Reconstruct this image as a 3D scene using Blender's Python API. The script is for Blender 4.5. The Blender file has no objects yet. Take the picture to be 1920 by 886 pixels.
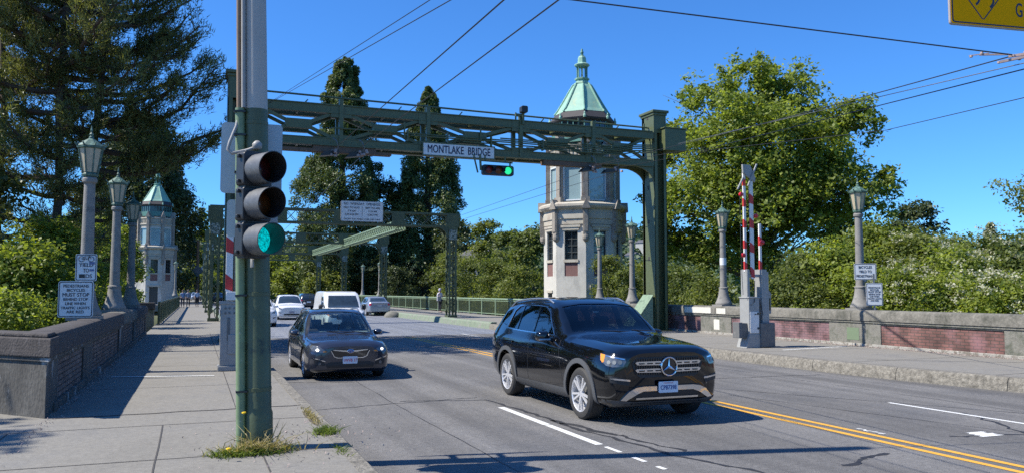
import bpy, bmesh, math, random
import numpy as np
from mathutils import Vector, Matrix
from mathutils.bvhtree import BVHTree
from mathutils.geometry import delaunay_2d_cdt
R = math.radians
PI = math.pi
scn = bpy.context.scene
COL = scn.collection

# ---------------------------------------------------------------- camera, sky, sun, exposure
cd = bpy.data.cameras.new('camera'); cam = bpy.data.objects.new('camera', cd); COL.objects.link(cam)
cam.location = (0, 0, 1.85)
cam.rotation_euler = (R(90 + 3.89), 0, R(-21.43))
cd.sensor_width = 36; cd.lens = 28.125; cd.clip_start = .1; cd.clip_end = 4000
scn.camera = cam
SUN_EL = 50.0
SUN_AZ = math.degrees(math.atan2(-.978, .215))      # compass angle from +Y towards +X
wd = bpy.data.worlds.new('World'); scn.world = wd; wd.use_nodes = True
nt = wd.node_tree; nt.nodes.clear()
wo = nt.nodes.new('ShaderNodeOutputWorld'); wb = nt.nodes.new('ShaderNodeBackground'); sk = nt.nodes.new('ShaderNodeTexSky')
sk.sky_type = 'NISHITA'; sk.sun_disc = False
sk.sun_elevation = R(SUN_EL); sk.sun_rotation = R(SUN_AZ)
sk.altitude = 1200; sk.air_density = 1.15; sk.dust_density = .0; sk.ozone_density = 6.0
wb.inputs[1].default_value = .096
sm = nt.nodes.new('ShaderNodeVectorMath'); sm.operation = 'MULTIPLY'; sm.inputs[1].default_value = (.47, .92, 1.38)     # the deep summer blue of this sky
nt.links.new(sk.outputs[0], sm.inputs[0]); nt.links.new(sm.outputs[0], wb.inputs[0]); nt.links.new(wb.outputs[0], wo.inputs[0])
sd = bpy.data.lights.new('sun', 'SUN'); sun = bpy.data.objects.new('sun', sd); COL.objects.link(sun)
sd.energy = 5.0; sd.angle = R(.5); sd.color = (1, .95, .86)
_e, _a = R(SUN_EL), R(SUN_AZ)
SUNV = Vector((math.sin(_a) * math.cos(_e), math.cos(_a) * math.cos(_e), math.sin(_e)))
sun.rotation_euler = SUNV.to_track_quat('Z', 'Y').to_euler()
sun.location = (-40, 20, 60)
scn.view_settings.view_transform = 'Standard'; scn.view_settings.look = 'None'
scn.view_settings.exposure = 0.62; scn.view_settings.gamma = 1; scn.view_settings.use_curve_mapping = False
scn.render.engine = 'CYCLES'
scn.cycles.max_bounces = 8; scn.cycles.transparent_max_bounces = 12
scn.cycles.use_denoising = False
scn.cycles.caustics_reflective = False; scn.cycles.caustics_refractive = False; scn.cycles.sample_clamp_indirect = 3

# ---------------------------------------------------------------- materials
def _n(nt, t, **k):
    n = nt.nodes.new(t)
    for a, b in k.items(): setattr(n, a, b)
    return n
def mat(name, col, rough=.6, metal=0., var=.12, scale=6., bump=0., bscale=60., col2=None, lo=.55, hi=.7, s2=3., coat=0., emit=None, spec=.5, stretch=(1, 1, 1), detail=5, trans=0., grain=0., gscale=55., streak=0.):
    """col varied by a noise; col2 shows in patches where a second noise passes lo..hi; bump from a third."""
    m = bpy.data.materials.new(name); m.use_nodes = True; nt = m.node_tree; L = nt.links
    p = nt.nodes['Principled BSDF']
    g = _n(nt, 'ShaderNodeNewGeometry'); mp = _n(nt, 'ShaderNodeMapping'); mp.inputs['Scale'].default_value = stretch
    L.new(g.outputs['Position'], mp.inputs[0])
    a = _n(nt, 'ShaderNodeTexNoise'); a.inputs['Scale'].default_value = scale; a.inputs['Detail'].default_value = detail; a.inputs['Roughness'].default_value = .65
    L.new(mp.outputs[0], a.inputs['Vector'])
    r = _n(nt, 'ShaderNodeMapRange'); r.inputs[1].default_value = .25; r.inputs[2].default_value = .75; r.inputs[3].default_value = 1 - var; r.inputs[4].default_value = 1 + var
    L.new(a.outputs[0], r.inputs[0])
    mul = _n(nt, 'ShaderNodeVectorMath', operation='MULTIPLY'); mul.inputs[0].default_value = col
    L.new(r.outputs[0], mul.inputs[1]); out = mul.outputs[0]
    if col2 is not None:
        b = _n(nt, 'ShaderNodeTexNoise'); b.inputs['Scale'].default_value = s2; b.inputs['Detail'].default_value = 8; b.inputs['Roughness'].default_value = .7
        L.new(mp.outputs[0], b.inputs['Vector'])
        r2 = _n(nt, 'ShaderNodeMapRange'); r2.inputs[1].default_value = lo; r2.inputs[2].default_value = hi
        L.new(b.outputs[0], r2.inputs[0])
        mx = _n(nt, 'ShaderNodeMix', data_type='RGBA'); L.new(r2.outputs[0], mx.inputs[0]); L.new(out, mx.inputs[6]); mx.inputs[7].default_value = (*col2, 1)
        out = mx.outputs[2]
    if streak:
        ms_ = _n(nt, 'ShaderNodeMapping'); ms_.inputs['Scale'].default_value = (1.6, .05, 1); L.new(g.outputs['Position'], ms_.inputs[0])
        q = _n(nt, 'ShaderNodeTexNoise'); q.inputs['Scale'].default_value = 1; q.inputs['Detail'].default_value = 4; L.new(ms_.outputs[0], q.inputs['Vector'])
        r5 = _n(nt, 'ShaderNodeMapRange'); r5.inputs[1].default_value = .35; r5.inputs[2].default_value = .65; r5.inputs[3].default_value = 1 - streak; r5.inputs[4].default_value = 1 + streak; L.new(q.outputs[0], r5.inputs[0])
        m5 = _n(nt, 'ShaderNodeVectorMath', operation='MULTIPLY'); L.new(out, m5.inputs[0]); L.new(r5.outputs[0], m5.inputs[1]); out = m5.outputs[0]
    if grain:
        q = _n(nt, 'ShaderNodeTexNoise'); q.inputs['Scale'].default_value = gscale; q.inputs['Detail'].default_value = 6; q.inputs['Roughness'].default_value = .85; L.new(g.outputs['Position'], q.inputs['Vector'])
        r4 = _n(nt, 'ShaderNodeMapRange'); r4.inputs[1].default_value = .3; r4.inputs[2].default_value = .7; r4.inputs[3].default_value = 1 - grain; r4.inputs[4].default_value = 1 + grain; r4.clamp = False; L.new(q.outputs[0], r4.inputs[0])
        m4 = _n(nt, 'ShaderNodeVectorMath', operation='MULTIPLY'); L.new(out, m4.inputs[0]); L.new(r4.outputs[0], m4.inputs[1]); out = m4.outputs[0]
    L.new(out, p.inputs['Base Color'])
    p.inputs['Roughness'].default_value = rough; p.inputs['Metallic'].default_value = metal
    p.inputs['Specular IOR Level'].default_value = spec
    if coat: p.inputs['Coat Weight'].default_value = coat; p.inputs['Coat Roughness'].default_value = .03
    if trans: p.inputs['Transmission Weight'].default_value = trans
    if bump:
        c = _n(nt, 'ShaderNodeTexNoise'); c.inputs['Scale'].default_value = bscale; c.inputs['Detail'].default_value = 4
        L.new(mp.outputs[0], c.inputs['Vector'])
        bp = _n(nt, 'ShaderNodeBump'); bp.inputs['Strength'].default_value = bump; bp.inputs['Distance'].default_value = .02
        L.new(c.outputs[0], bp.inputs['Height']); L.new(bp.outputs[0], p.inputs['Normal'])
    if emit: p.inputs['Emission Color'].default_value = (*emit[0], 1); p.inputs['Emission Strength'].default_value = emit[1]
    return m
def leafmat(name, col, col2, rough=.5, tr=.45, cl=.7):
    m = bpy.data.materials.new(name); m.use_nodes = True; nt = m.node_tree; L = nt.links; nt.nodes.clear()
    o = _n(nt, 'ShaderNodeOutputMaterial'); g = _n(nt, 'ShaderNodeNewGeometry')
    mx = _n(nt, 'ShaderNodeMix', data_type='RGBA'); mx.inputs[6].default_value = (*col, 1); mx.inputs[7].default_value = (*col2, 1)
    no = _n(nt, 'ShaderNodeTexNoise'); no.inputs['Scale'].default_value = cl; no.inputs['Detail'].default_value = 3
    L.new(g.outputs['Position'], no.inputs['Vector'])
    ad = _n(nt, 'ShaderNodeMath', operation='MULTIPLY_ADD'); L.new(g.outputs['Random Per Island'], ad.inputs[0]); ad.inputs[1].default_value = .7
    sb = _n(nt, 'ShaderNodeMath', operation='MULTIPLY_ADD'); L.new(no.outputs[0], sb.inputs[0]); sb.inputs[1].default_value = 1.6; sb.inputs[2].default_value = -.65
    L.new(sb.outputs[0], ad.inputs[2]); ad.use_clamp = True
    L.new(ad.outputs[0], mx.inputs[0])
    p = _n(nt, 'ShaderNodeBsdfPrincipled'); p.inputs['Roughness'].default_value = rough; p.inputs['Specular IOR Level'].default_value = .35
    t = _n(nt, 'ShaderNodeBsdfTranslucent'); L.new(mx.outputs[2], p.inputs['Base Color'])
    hs = _n(nt, 'ShaderNodeVectorMath', operation='MULTIPLY'); L.new(mx.outputs[2], hs.inputs[0]); hs.inputs[1].default_value = (1.5, 1.5, .7); L.new(hs.outputs[0], t.inputs[0])
    ms = _n(nt, 'ShaderNodeMixShader'); ms.inputs[0].default_value = tr
    L.new(p.outputs[0], ms.inputs[1]); L.new(t.outputs[0], ms.inputs[2]); L.new(ms.outputs[0], o.inputs[0])
    return m
def glassmat(name, tint, alpha, rough=.02):
    """thin pane: part mirror, part see-through tint"""
    m = bpy.data.materials.new(name); m.use_nodes = True; nt = m.node_tree; L = nt.links; nt.nodes.clear()
    o = _n(nt, 'ShaderNodeOutputMaterial'); t = _n(nt, 'ShaderNodeBsdfTransparent'); t.inputs[0].default_value = (*tint, 1)
    gl = _n(nt, 'ShaderNodeBsdfGlossy'); gl.inputs['Roughness'].default_value = rough; gl.inputs[0].default_value = (.95, .97, 1, 1)
    lw = _n(nt, 'ShaderNodeLayerWeight'); lw.inputs[0].default_value = .5; f = _n(nt, 'ShaderNodeMath', operation='POWER'); L.new(lw.outputs['Facing'], f.inputs[0]); f.inputs[1].default_value = 4
    a = _n(nt, 'ShaderNodeMath', operation='MULTIPLY_ADD'); L.new(f.outputs[0], a.inputs[0]); a.inputs[1].default_value = .9; a.inputs[2].default_value = .035 + alpha; a.use_clamp = True
    ms = _n(nt, 'ShaderNodeMixShader'); L.new(a.outputs[0], ms.inputs[0]); L.new(t.outputs[0], ms.inputs[1]); L.new(gl.outputs[0], ms.inputs[2]); L.new(ms.outputs[0], o.inputs[0])
    return m

M = {}
GREEN = (.094, .112, .050)
M['steel'] = mat('green_painted_steel', GREEN, .45, var=.22, scale=9, bump=.15, bscale=25, col2=(.035, .05, .035), lo=.6, hi=.72, s2=5)
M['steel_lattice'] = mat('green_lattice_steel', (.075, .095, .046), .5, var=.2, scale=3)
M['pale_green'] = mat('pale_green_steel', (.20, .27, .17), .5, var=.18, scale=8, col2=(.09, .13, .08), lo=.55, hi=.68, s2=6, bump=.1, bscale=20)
M['kerb_green'] = mat('faded_green_kerb_paint', (.17, .21, .145), .8, var=.2, scale=3, col2=(.21, .205, .18), lo=.5, hi=.62, s2=4, bump=.2, grain=.2, gscale=10)
M['rust'] = mat('rusty_steel', (.14, .09, .06), .8, var=.3)
M['pole_grey'] = mat('grey_painted_pole', (.40, .39, .36), .6, var=.08, scale=7, col2=(.10, .09, .08), lo=.70, hi=.74, s2=9, bump=.12, bscale=14, stretch=(1, 1, .3))
M['pole_green'] = mat('green_painted_pole', (.072, .092, .044), .45, var=.2, scale=5, col2=(.02, .03, .022), lo=.58, hi=.66, s2=2.6, bump=.15, bscale=18)
M['conduit'] = mat('green_conduit', (.17, .24, .13), .5, var=.2, scale=10, col2=(.45, .45, .40), lo=.63, hi=.67, s2=9)
M['conduit_grey'] = mat('grey_conduit', (.30, .29, .27), .5, var=.1)
M['conduit_rust'] = mat('rusty_conduit', (.22, .15, .10), .7, var=.3, stretch=(1, 1, .3))
M['sign_back'] = mat('bare_sign_back', (.42, .46, .48), .45, metal=.4, var=.06, scale=9, bump=.05)
M['white_sign'] = mat('white_sign_face', (.68, .69, .68), .5, var=.05, scale=8, col2=(.45, .44, .42), lo=.66, hi=.74, s2=12)
M['black_paint'] = mat('black_lettering', (.02, .02, .03), .6, var=.1)
M['blue_black'] = mat('dark_blue_lettering', (.02, .025, .06), .5, var=.1)
M['yellow_sign'] = mat('yellow_sign_face', (1.0, .42, .0), .8, spec=.1, var=.04, scale=4)
M['asphalt'] = mat('asphalt', (.140, .134, .126), .85, var=.22, scale=.45, bump=.8, bscale=70, col2=(.10, .10, .102), lo=.5, hi=.72, s2=.35, grain=.42, gscale=16, streak=.24)
M['crack'] = mat('tar_crack', (.022, .022, .024), .7, var=.2)
M['grate'] = mat('bridge_grating', (.20, .21, .23), .6, var=.3, scale=14, col2=(.08, .08, .09), lo=.5, hi=.6, s2=22, bump=.7, bscale=30, grain=.6, gscale=5, streak=.15)
M['walk'] = mat('pavement_concrete', (.205, .192, .165), .9, var=.16, scale=.9, bump=.35, bscale=110, col2=(.15, .145, .135), lo=.50, hi=.72, s2=.9, grain=.26, gscale=18)
M['kerb'] = mat('kerb_concrete', (.19, .175, .145), .95, var=.3, scale=14, bump=1., bscale=40, col2=(.12, .11, .09), lo=.5, hi=.68, s2=4, grain=.45, gscale=14)
M['joint'] = mat('dark_joint', (.06, .055, .05), .9)
M['white_line'] = mat('worn_white_paint', (.66, .66, .63), .7, var=.12, scale=8, col2=(.2, .2, .2), lo=.6, hi=.66, s2=16)
M['yellow_line'] = mat('worn_yellow_paint', (.66, .34, .035), .7, var=.15, scale=8, col2=(.18, .15, .1), lo=.62, hi=.68, s2=16)
M['coping'] = mat('weathered_coping', (.165, .155, .13), .95, var=.3, scale=4, bump=.6, bscale=30, col2=(.07, .07, .055), lo=.46, hi=.66, s2=2.2, grain=.3, gscale=16)
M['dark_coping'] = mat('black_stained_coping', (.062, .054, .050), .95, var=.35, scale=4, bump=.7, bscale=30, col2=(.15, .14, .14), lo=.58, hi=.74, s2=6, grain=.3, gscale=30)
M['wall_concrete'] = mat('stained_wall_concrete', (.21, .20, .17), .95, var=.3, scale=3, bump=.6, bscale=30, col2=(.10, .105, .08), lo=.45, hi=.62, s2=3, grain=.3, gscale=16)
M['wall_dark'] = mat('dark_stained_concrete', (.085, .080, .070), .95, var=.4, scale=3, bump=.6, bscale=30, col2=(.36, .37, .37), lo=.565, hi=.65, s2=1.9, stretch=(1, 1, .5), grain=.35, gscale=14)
M['patch_paint'] = mat('cream_patch_paint', (.62, .59, .50), .8, var=.06)
M['green_patch'] = mat('green_patch_paint', (.15, .20, .12), .8, var=.06)
M['plinth'] = mat('flaking_plinth', (.34, .32, .28), .95, var=.25, scale=5, col2=(.18, .16, .13), lo=.5, hi=.56, s2=7, bump=.6)
M['stone'] = mat('tower_stone', (.44, .40, .32), .8, var=.18, scale=1.4, col2=(.33, .26, .20), lo=.52, hi=.68, s2=1.3, bump=.2, bscale=12)
M['stone_dark'] = mat('stained_terracotta_stone', (.30, .265, .215), .8, var=.22, scale=2, col2=(.20, .15, .12), lo=.5, hi=.66, s2=2.2, bump=.3, bscale=12)
M['stucco'] = mat('pale_tower_stucco', (.53, .505, .44), .85, var=.09, scale=1.2, col2=(.40, .385, .34), lo=.50, hi=.62, s2=.8, bump=.15, stretch=(1, 1, .5), grain=.08, gscale=8)
M['terracotta'] = mat('terracotta_panel', (.20, .105, .09), .85, var=.15, scale=6)
M['copper'] = mat('green_copper_roof', (.24, .42, .32), .6, var=.18, scale=2.2, col2=(.36, .44, .28), lo=.55, hi=.68, s2=1.6, bump=.15, bscale=8)
M['copper_dark'] = mat('dark_copper_trim', (.10, .24, .20), .55, var=.3, scale=6, col2=(.05, .07, .06), lo=.55, hi=.65, s2=4)
M['eave'] = mat('dark_eave', (.045, .04, .04), .7, var=.2)
M['tower_glass'] = mat('tower_window_glass', (.26, .36, .37), .06, var=.05, scale=.5, spec=.7, coat=.6)
M['dark_glass'] = mat('dark_window_glass', (.02, .025, .03), .06, var=.05, spec=.7, coat=.5)
M['frame_white'] = mat('pale_window_frame', (.62, .66, .66), .5, var=.05)
M['frame_dark'] = mat('dark_window_frame', (.05, .055, .05), .5, var=.05)
M['lamp_stone'] = mat('lamp_post_concrete', (.225, .215, .195), .85, var=.18, scale=7, bump=.3, bscale=50, col2=(.14, .14, .13), lo=.55, hi=.68, s2=5)
M['lamp_metal'] = mat('verdigris_lamp_metal', (.06, .115, .09), .55, var=.3, scale=14, col2=(.15, .25, .20), lo=.5, hi=.62, s2=14)
M['lamp_pane'] = mat('frosted_amber_pane', (.46, .39, .27), .35, var=.12, scale=9, spec=.5)
M['machine'] = mat('grey_gate_cabinet', (.30, .30, .285), .55, var=.1, scale=6, col2=(.2, .19, .18), lo=.62, hi=.72, s2=7, bump=.1)
M['machine_dark'] = mat('dark_gate_weight', (.13, .13, .125), .6, var=.2, scale=6, col2=(.22, .2, .18), lo=.6, hi=.7, s2=6)
M['gate_white'] = mat('white_gate_arm', (.72, .70, .66), .5, var=.06)
M['gate_red'] = mat('red_gate_stripe', (.50, .035, .03), .5, var=.08)
M['red_lens'] = mat('red_lamp_lens', (.55, .02, .03), .2, var=.05)
M['signal_black'] = mat('signal_housing', (.022, .024, .026), .45, var=.2, scale=20)
M['visor'] = mat('dusty_grey_visor', (.10, .105, .11), .5, var=.25, scale=16, col2=(.24, .24, .24), lo=.62, hi=.70, s2=22)
M['lens_red'] = mat('unlit_red_lens', (.055, .006, .006), .25)
M['lens_amber'] = mat('unlit_amber_lens', (.10, .028, .005), .25)
M['lens_green'] = mat('lit_teal_lens', (.01, .18, .17), .2, var=.2, scale=40, emit=((.0, .56, .62), .62))
_m = M['lens_green']; _t = _m.node_tree; _p = _t.nodes['Principled BSDF']
_q = _n(_t, 'ShaderNodeTexNoise'); _q.inputs['Scale'].default_value = 34; _q.inputs['Detail'].default_value = 5; _q.inputs['Roughness'].default_value = .7; _g = _n(_t, 'ShaderNodeNewGeometry'); _t.links.new(_g.outputs['Position'], _q.inputs['Vector'])
_r = _n(_t, 'ShaderNodeMapRange'); _r.inputs[1].default_value = .36; _r.inputs[2].default_value = .62; _r.inputs[3].default_value = .10; _r.inputs[4].default_value = .80; _t.links.new(_q.outputs[0], _r.inputs[0]); _t.links.new(_r.outputs[0], _p.inputs['Emission Strength'])
M['lens_green2'] = mat('lit_green_lens', (.01, .2, .1), .2, emit=((.02, .75, .30), .8))
M['lens_red2'] = mat('dim_red_lens', (.16, .012, .012), .25)
M['lens_amber2'] = mat('dim_amber_lens', (.16, .045, .012), .25)
M['wire'] = mat('black_wire', (.022, .022, .024), .5)
M['wire_grey'] = mat('grey_wire', (.22, .22, .22), .4, metal=.5)
M['insul'] = mat('pinkish_insulator', (.36, .27, .24), .6, var=.2)
M['bark'] = mat('tree_bark', (.085, .06, .045), .95, var=.3, scale=4, bump=.6, bscale=10, stretch=(1, 1, .25))
M['bark_light'] = mat('grey_tree_bark', (.14, .12, .10), .95, var=.3, scale=4, bump=.6, bscale=10, stretch=(1, 1, .25))
M['wood_pole'] = mat('wooden_pole', (.20, .12, .07), .9, var=.2, stretch=(1, 1, .2))
M['maple'] = leafmat('maple_leaves', (.055, .095, .018), (.33, .385, .07), cl=.8, tr=.5)
M['ash'] = leafmat('bright_shrub_leaves', (.065, .105, .018), (.320, .370, .065), cl=1.1, tr=.5)
M['shrub'] = leafmat('shrub_leaves', (.055, .085, .018), (.230, .255, .060), cl=.8)
M['pine'] = leafmat('pine_needles', (.045, .065, .024), (.230, .240, .080), tr=.3, cl=.8)
M['sequoia'] = leafmat('sequoia_sprays', (.026, .052, .016), (.155, .190, .055), tr=.25, cl=.5)
M['dark_tree'] = leafmat('dark_leaves', (.022, .040, .014), (.100, .120, .036), tr=.25, cl=.4)
M['yellow_tree'] = leafmat('yellow_green_leaves', (.085, .125, .018), (.230, .265, .050), cl=.35)
M['far_leaf'] = leafmat('far_wood_leaves', (.045, .08, .045), (.10, .14, .06), tr=.2, cl=.05)
M['willow'] = leafmat('willow_leaves', (.07, .10, .025), (.17, .20, .055), cl=.3)
M['flower'] = leafmat('cream_blossom', (.30, .30, .20), (.55, .54, .40), tr=.3)
M['grass_dry'] = leafmat('dry_grass', (.22, .19, .07), (.42, .34, .16), tr=.3, cl=4)
M['grass_green'] = leafmat('green_weeds', (.07, .11, .02), (.18, .23, .05), tr=.4, cl=4)
M['soil'] = mat('crumbly_soil', (.085, .07, .05), .95, var=.3, scale=20, grain=.5, gscale=30)
M['dandelion'] = mat('dandelion_yellow', (.85, .55, .01), .7)
M['earth'] = mat('earth_and_grass', (.075, .085, .035), .95, var=.3, scale=.4, col2=(.10, .08, .05), lo=.5, hi=.7, s2=.2, bump=.5, bscale=4)
M['hill'] = mat('wooded_hill', (.045, .07, .04), .95, var=.35, scale=.05, col2=(.07, .10, .055), lo=.45, hi=.6, s2=.03, bump=1., bscale=.3)
M['water'] = mat('canal_water', (.02, .045, .04), .08, var=.1, bump=.3, bscale=1.5)

# ---------------------------------------------------------------- mesh helpers
class MB:
    def __init__(s): s.v = []; s.f = []; s.m = []; s.cur = 0
    def add(s, vs, fs, mi=None):
        o = len(s.v); s.v += [tuple(v) for v in vs]; s.f += [tuple(i + o for i in f) for f in fs]; s.m += [s.cur if mi is None else mi] * len(fs); return s
    def box(s, x0, x1, y0, y1, z0, z1, mi=None):
        return s.add([(x, y, z) for z in (z0, z1) for y in (y0, y1) for x in (x0, x1)],
                     [(0, 2, 3, 1), (4, 5, 7, 6), (0, 1, 5, 4), (2, 6, 7, 3), (0, 4, 6, 2), (1, 3, 7, 5)], mi)
    def bar(s, p0, p1, w, h, up=(0, 0, 1), mi=None):
        p0 = Vector(p0); p1 = Vector(p1); d = (p1 - p0).normalized(); u = Vector(up)
        a = d.cross(u)
        if a.length < 1e-4: a = d.cross(Vector((0, 1, 0)))
        a.normalize(); b = a.cross(d).normalized(); a *= w / 2; b *= h / 2
        vs = [p + i * a + j * b for p in (p0, p1) for i, j in ((-1, -1), (1, -1), (1, 1), (-1, 1))]
        return s.add(vs, [(0, 3, 2, 1), (4, 5, 6, 7), (0, 1, 5, 4), (1, 2, 6, 5), (2, 3, 7, 6), (3, 0, 4, 7)], mi)
    def tube(s, pts, r, n=8, mi=None, cap=True):
        pts = [Vector(p) for p in pts]; k = len(pts)
        rs = r if hasattr(r, '__len__') else [r] * k
        vs = []; ref = Vector((.13, .31, .94)).normalized()
        for i, p in enumerate(pts):
            d = (pts[min(i + 1, k - 1)] - pts[max(i - 1, 0)]).normalized()
            rr = ref if abs(d.dot(ref)) < .9 else Vector((1, .1, 0)).normalized()
            a = d.cross(rr).normalized(); b = d.cross(a)
            for j in range(n):
                t = 2 * PI * j / n; vs.append(p + (a * math.cos(t) + b * math.sin(t)) * rs[i])
        fs = [(i * n + j, i * n + (j + 1) % n, (i + 1) * n + (j + 1) % n, (i + 1) * n + j) for i in range(k - 1) for j in range(n)]
        if cap: fs += [tuple(range(n))[::-1], tuple(range((k - 1) * n, k * n))]
        return s.add(vs, fs, mi)
    def lathe(s, prof, n=16, c=(0, 0, 0), ph=0., axis='z', mi=None, cap=True):
        vs = []
        for r, z in prof:
            for j in range(n):
                t = 2 * PI * j / n + ph; a, b = r * math.cos(t), r * math.sin(t)
                vs.append({'z': (c[0] + a, c[1] + b, c[2] + z), 'x': (c[0] + z, c[1] + a, c[2] + b), 'y': (c[0] + a, c[1] + z, c[2] - b)}[axis])
        k = len(prof)
        fs = [(i * n + j, i * n + (j + 1) % n, (i + 1) * n + (j + 1) % n, (i + 1) * n + j) for i in range(k - 1) for j in range(n)]
        if cap: fs += [tuple(range(n))[::-1], tuple(range((k - 1) * n, k * n))]
        return s.add(vs, fs, mi)
    def prism(s, poly, a, b, axis='y', mi=None):
        """poly (u,v): axis y -> (x,z); x -> (y,z); z -> (x,y)"""
        f = {'y': lambda u, v, t: (u, t, v), 'x': lambda u, v, t: (t, u, v), 'z': lambda u, v, t: (u, v, t)}[axis]
        n = len(poly); vs = [f(u, v, a) for u, v in poly] + [f(u, v, b) for u, v in poly]
        return s.add(vs, [tuple(range(n))[::-1], tuple(range(n, 2 * n))] + [(i, (i + 1) % n, (i + 1) % n + n, i + n) for i in range(n)], mi)
    def ribbon(s, pts, w, z, mi=None):
        """flat strip on the ground along pts (x,y); w may be a list"""
        k = len(pts); ws = w if hasattr(w, '__len__') else [w] * k; vs = []
        for i in range(k):
            a = pts[max(i - 1, 0)]; b = pts[min(i + 1, k - 1)]; dx, dy = b[0] - a[0], b[1] - a[1]; l = math.hypot(dx, dy) or 1
            nx, ny = -dy / l * ws[i] / 2, dx / l * ws[i] / 2
            vs += [(pts[i][0] + nx, pts[i][1] + ny, z), (pts[i][0] - nx, pts[i][1] - ny, z)]
        return s.add(vs, [(2 * i, 2 * i + 1, 2 * i + 3, 2 * i + 2) for i in range(k - 1)], mi)
    def build(s, name, mats, parent=None, org=(0, 0, 0), smooth=None, bevel=0, fix=True):
        me = bpy.data.meshes.new(name); ox, oy, oz = org
        me.from_pydata([(x - ox, y - oy, z - oz) for x, y, z in s.v], [], s.f)
        if not isinstance(mats, (list, tuple)): mats = [mats]
        for m in mats: me.materials.append(m)
        if len(mats) > 1: me.polygons.foreach_set('material_index', s.m)
        if fix:
            bm = bmesh.new(); bm.from_mesh(me); bmesh.ops.recalc_face_normals(bm, faces=bm.faces[:]); bm.to_mesh(me); bm.free()
        o = bpy.data.objects.new(name, me); COL.objects.link(o); o.parent = parent
        if smooth is not None:
            me.polygons.foreach_set('use_smooth', [True] * len(me.polygons)); me.set_sharp_from_angle(angle=R(smooth))
        if bevel:
            b = o.modifiers.new('bevel', 'BEVEL'); b.width = bevel; b.segments = 2; b.limit_method = 'ANGLE'; b.angle_limit = R(40); b.harden_normals = False
        me.update(); return o
def tag(o, label=None, cat=None, group=None, kind=None):
    for k, v in (('label', label), ('category', cat), ('group', group), ('kind', kind)):
        if v: o[k] = v
    return o
def thing(name, loc, label, cat, group=None, rz=0.):
    o = bpy.data.objects.new(name, None); COL.objects.link(o); o.empty_display_size = .2
    o.location = loc; o.rotation_euler = (0, 0, rz); tag(o, label, cat, group); return o
def kids(o): return list(o.children)
def copy_tree(o, parent=None):
    c = o.copy(); COL.objects.link(c); c.parent = parent
    for ch in kids(o): copy_tree(ch, c)
    return c
def struct(o): o['kind'] = 'structure'; return o
def nmesh(name, V, F, mats, parent=None, smooth=False):
    """fast build: V (n,3) array, F (m,k) array of equal-size faces"""
    me = bpy.data.meshes.new(name); n, (m, k) = len(V), F.shape
    me.vertices.add(n); me.vertices.foreach_set('co', np.ascontiguousarray(V, 'f').ravel())
    me.loops.add(m * k); me.loops.foreach_set('vertex_index', np.ascontiguousarray(F, 'i').ravel())
    me.polygons.add(m); me.polygons.foreach_set('loop_start', np.arange(0, m * k, k, dtype='i'))
    me.polygons.foreach_set('loop_total', np.full(m, k, 'i'))
    for q in (mats if isinstance(mats, (list, tuple)) else [mats]): me.materials.append(q)
    if smooth: me.polygons.foreach_set('use_smooth', [True] * m)
    me.update(calc_edges=True)
    o = bpy.data.objects.new(name, me); COL.objects.link(o); o.parent = parent; return o
def text(name, s, size, loc, rot, m, parent, depth=.002, align='CENTER', bold=.0, sx=1., spacing=1., fit=None):
    cu = bpy.data.curves.new(name, 'FONT'); cu.body = s; cu.size = size; cu.align_x = align; cu.align_y = 'CENTER'
    cu.extrude = depth; cu.space_character = spacing; cu.space_line = 1.0; cu.resolution_u = 3
    t = bpy.data.objects.new('tmp', cu); COL.objects.link(t)
    dg = bpy.context.evaluated_depsgraph_get(); dg.update()
    me = bpy.data.meshes.new_from_object(t.evaluated_get(dg)); bpy.data.objects.remove(t)
    me.materials.clear(); me.materials.append(m)
    if bold:
        bm = bmesh.new(); bm.from_mesh(me); g0 = bm.verts[:] + bm.edges[:] + bm.faces[:]
        for dx, dy in ((bold * 1.6, 0), (-bold * 1.6, 0), (0, bold * 1.2), (0, -bold * 1.2)):
            r_ = bmesh.ops.duplicate(bm, geom=g0); bmesh.ops.translate(bm, vec=(dx, dy, -.0003 - abs(dy) * .05), verts=[e for e in r_['geom'] if isinstance(e, bmesh.types.BMVert)])
        bm.to_mesh(me); bm.free()
    if fit: xs_ = [v.co.x for v in me.vertices]; sx = fit / (max(xs_) - min(xs_))
    o = bpy.data.objects.new(name, me); COL.objects.link(o); o.parent = parent; o.location = loc; o.rotation_euler = rot; o.scale = (sx, 1, 1)
    return o
def rrect(x0, x1, z0, z1, r, n=5):
    p = []
    for cx, cz, a in ((x1 - r, z1 - r, 0), (x0 + r, z1 - r, 90), (x0 + r, z0 + r, 180), (x1 - r, z0 + r, 270)):
        for i in range(n + 1):
            t = R(a + 90 * i / n); p.append((cx + r * math.cos(t), cz + r * math.sin(t)))
    return p

# ---------------------------------------------------------------- ground, road, pavements
def terrain(x, y):
    z = -1.1 + 0 * x
    # canal trench under the bridge
    t = np.clip(np.minimum(y - 52, 100 - y) / 9., 0, 1); out = (np.abs(x - 8) > 11)
    z = z - 8 * t * t * (3 - 2 * t)
    d = np.hypot(x, y)
    h = np.clip((d - 240) / 420, 0, 1); az = np.degrees(np.arctan2(x, y))
    amp = 38 * np.exp(-((az - 27) / 10) ** 2) + 26 * np.exp(-((az - 2) / 9) ** 2) + 14 * np.exp(-((az + 40) / 18) ** 2) + 13
    z = z + amp * h * h * (3 - 2 * h) + 1.5 * h * np.sin(x * .03) * np.cos(y * .021)
    return z
xs = np.concatenate([np.linspace(-1500, -160, 34), np.linspace(-150, 150, 101), np.linspace(160, 1500, 34)])
ys = np.concatenate([np.linspace(-600, -60, 12), np.linspace(-50, 180, 116), np.linspace(190, 1800, 60)])
GX, GY = np.meshgrid(xs, ys); V = np.stack([GX, GY, terrain(GX, GY)], -1).reshape(-1, 3)
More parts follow.
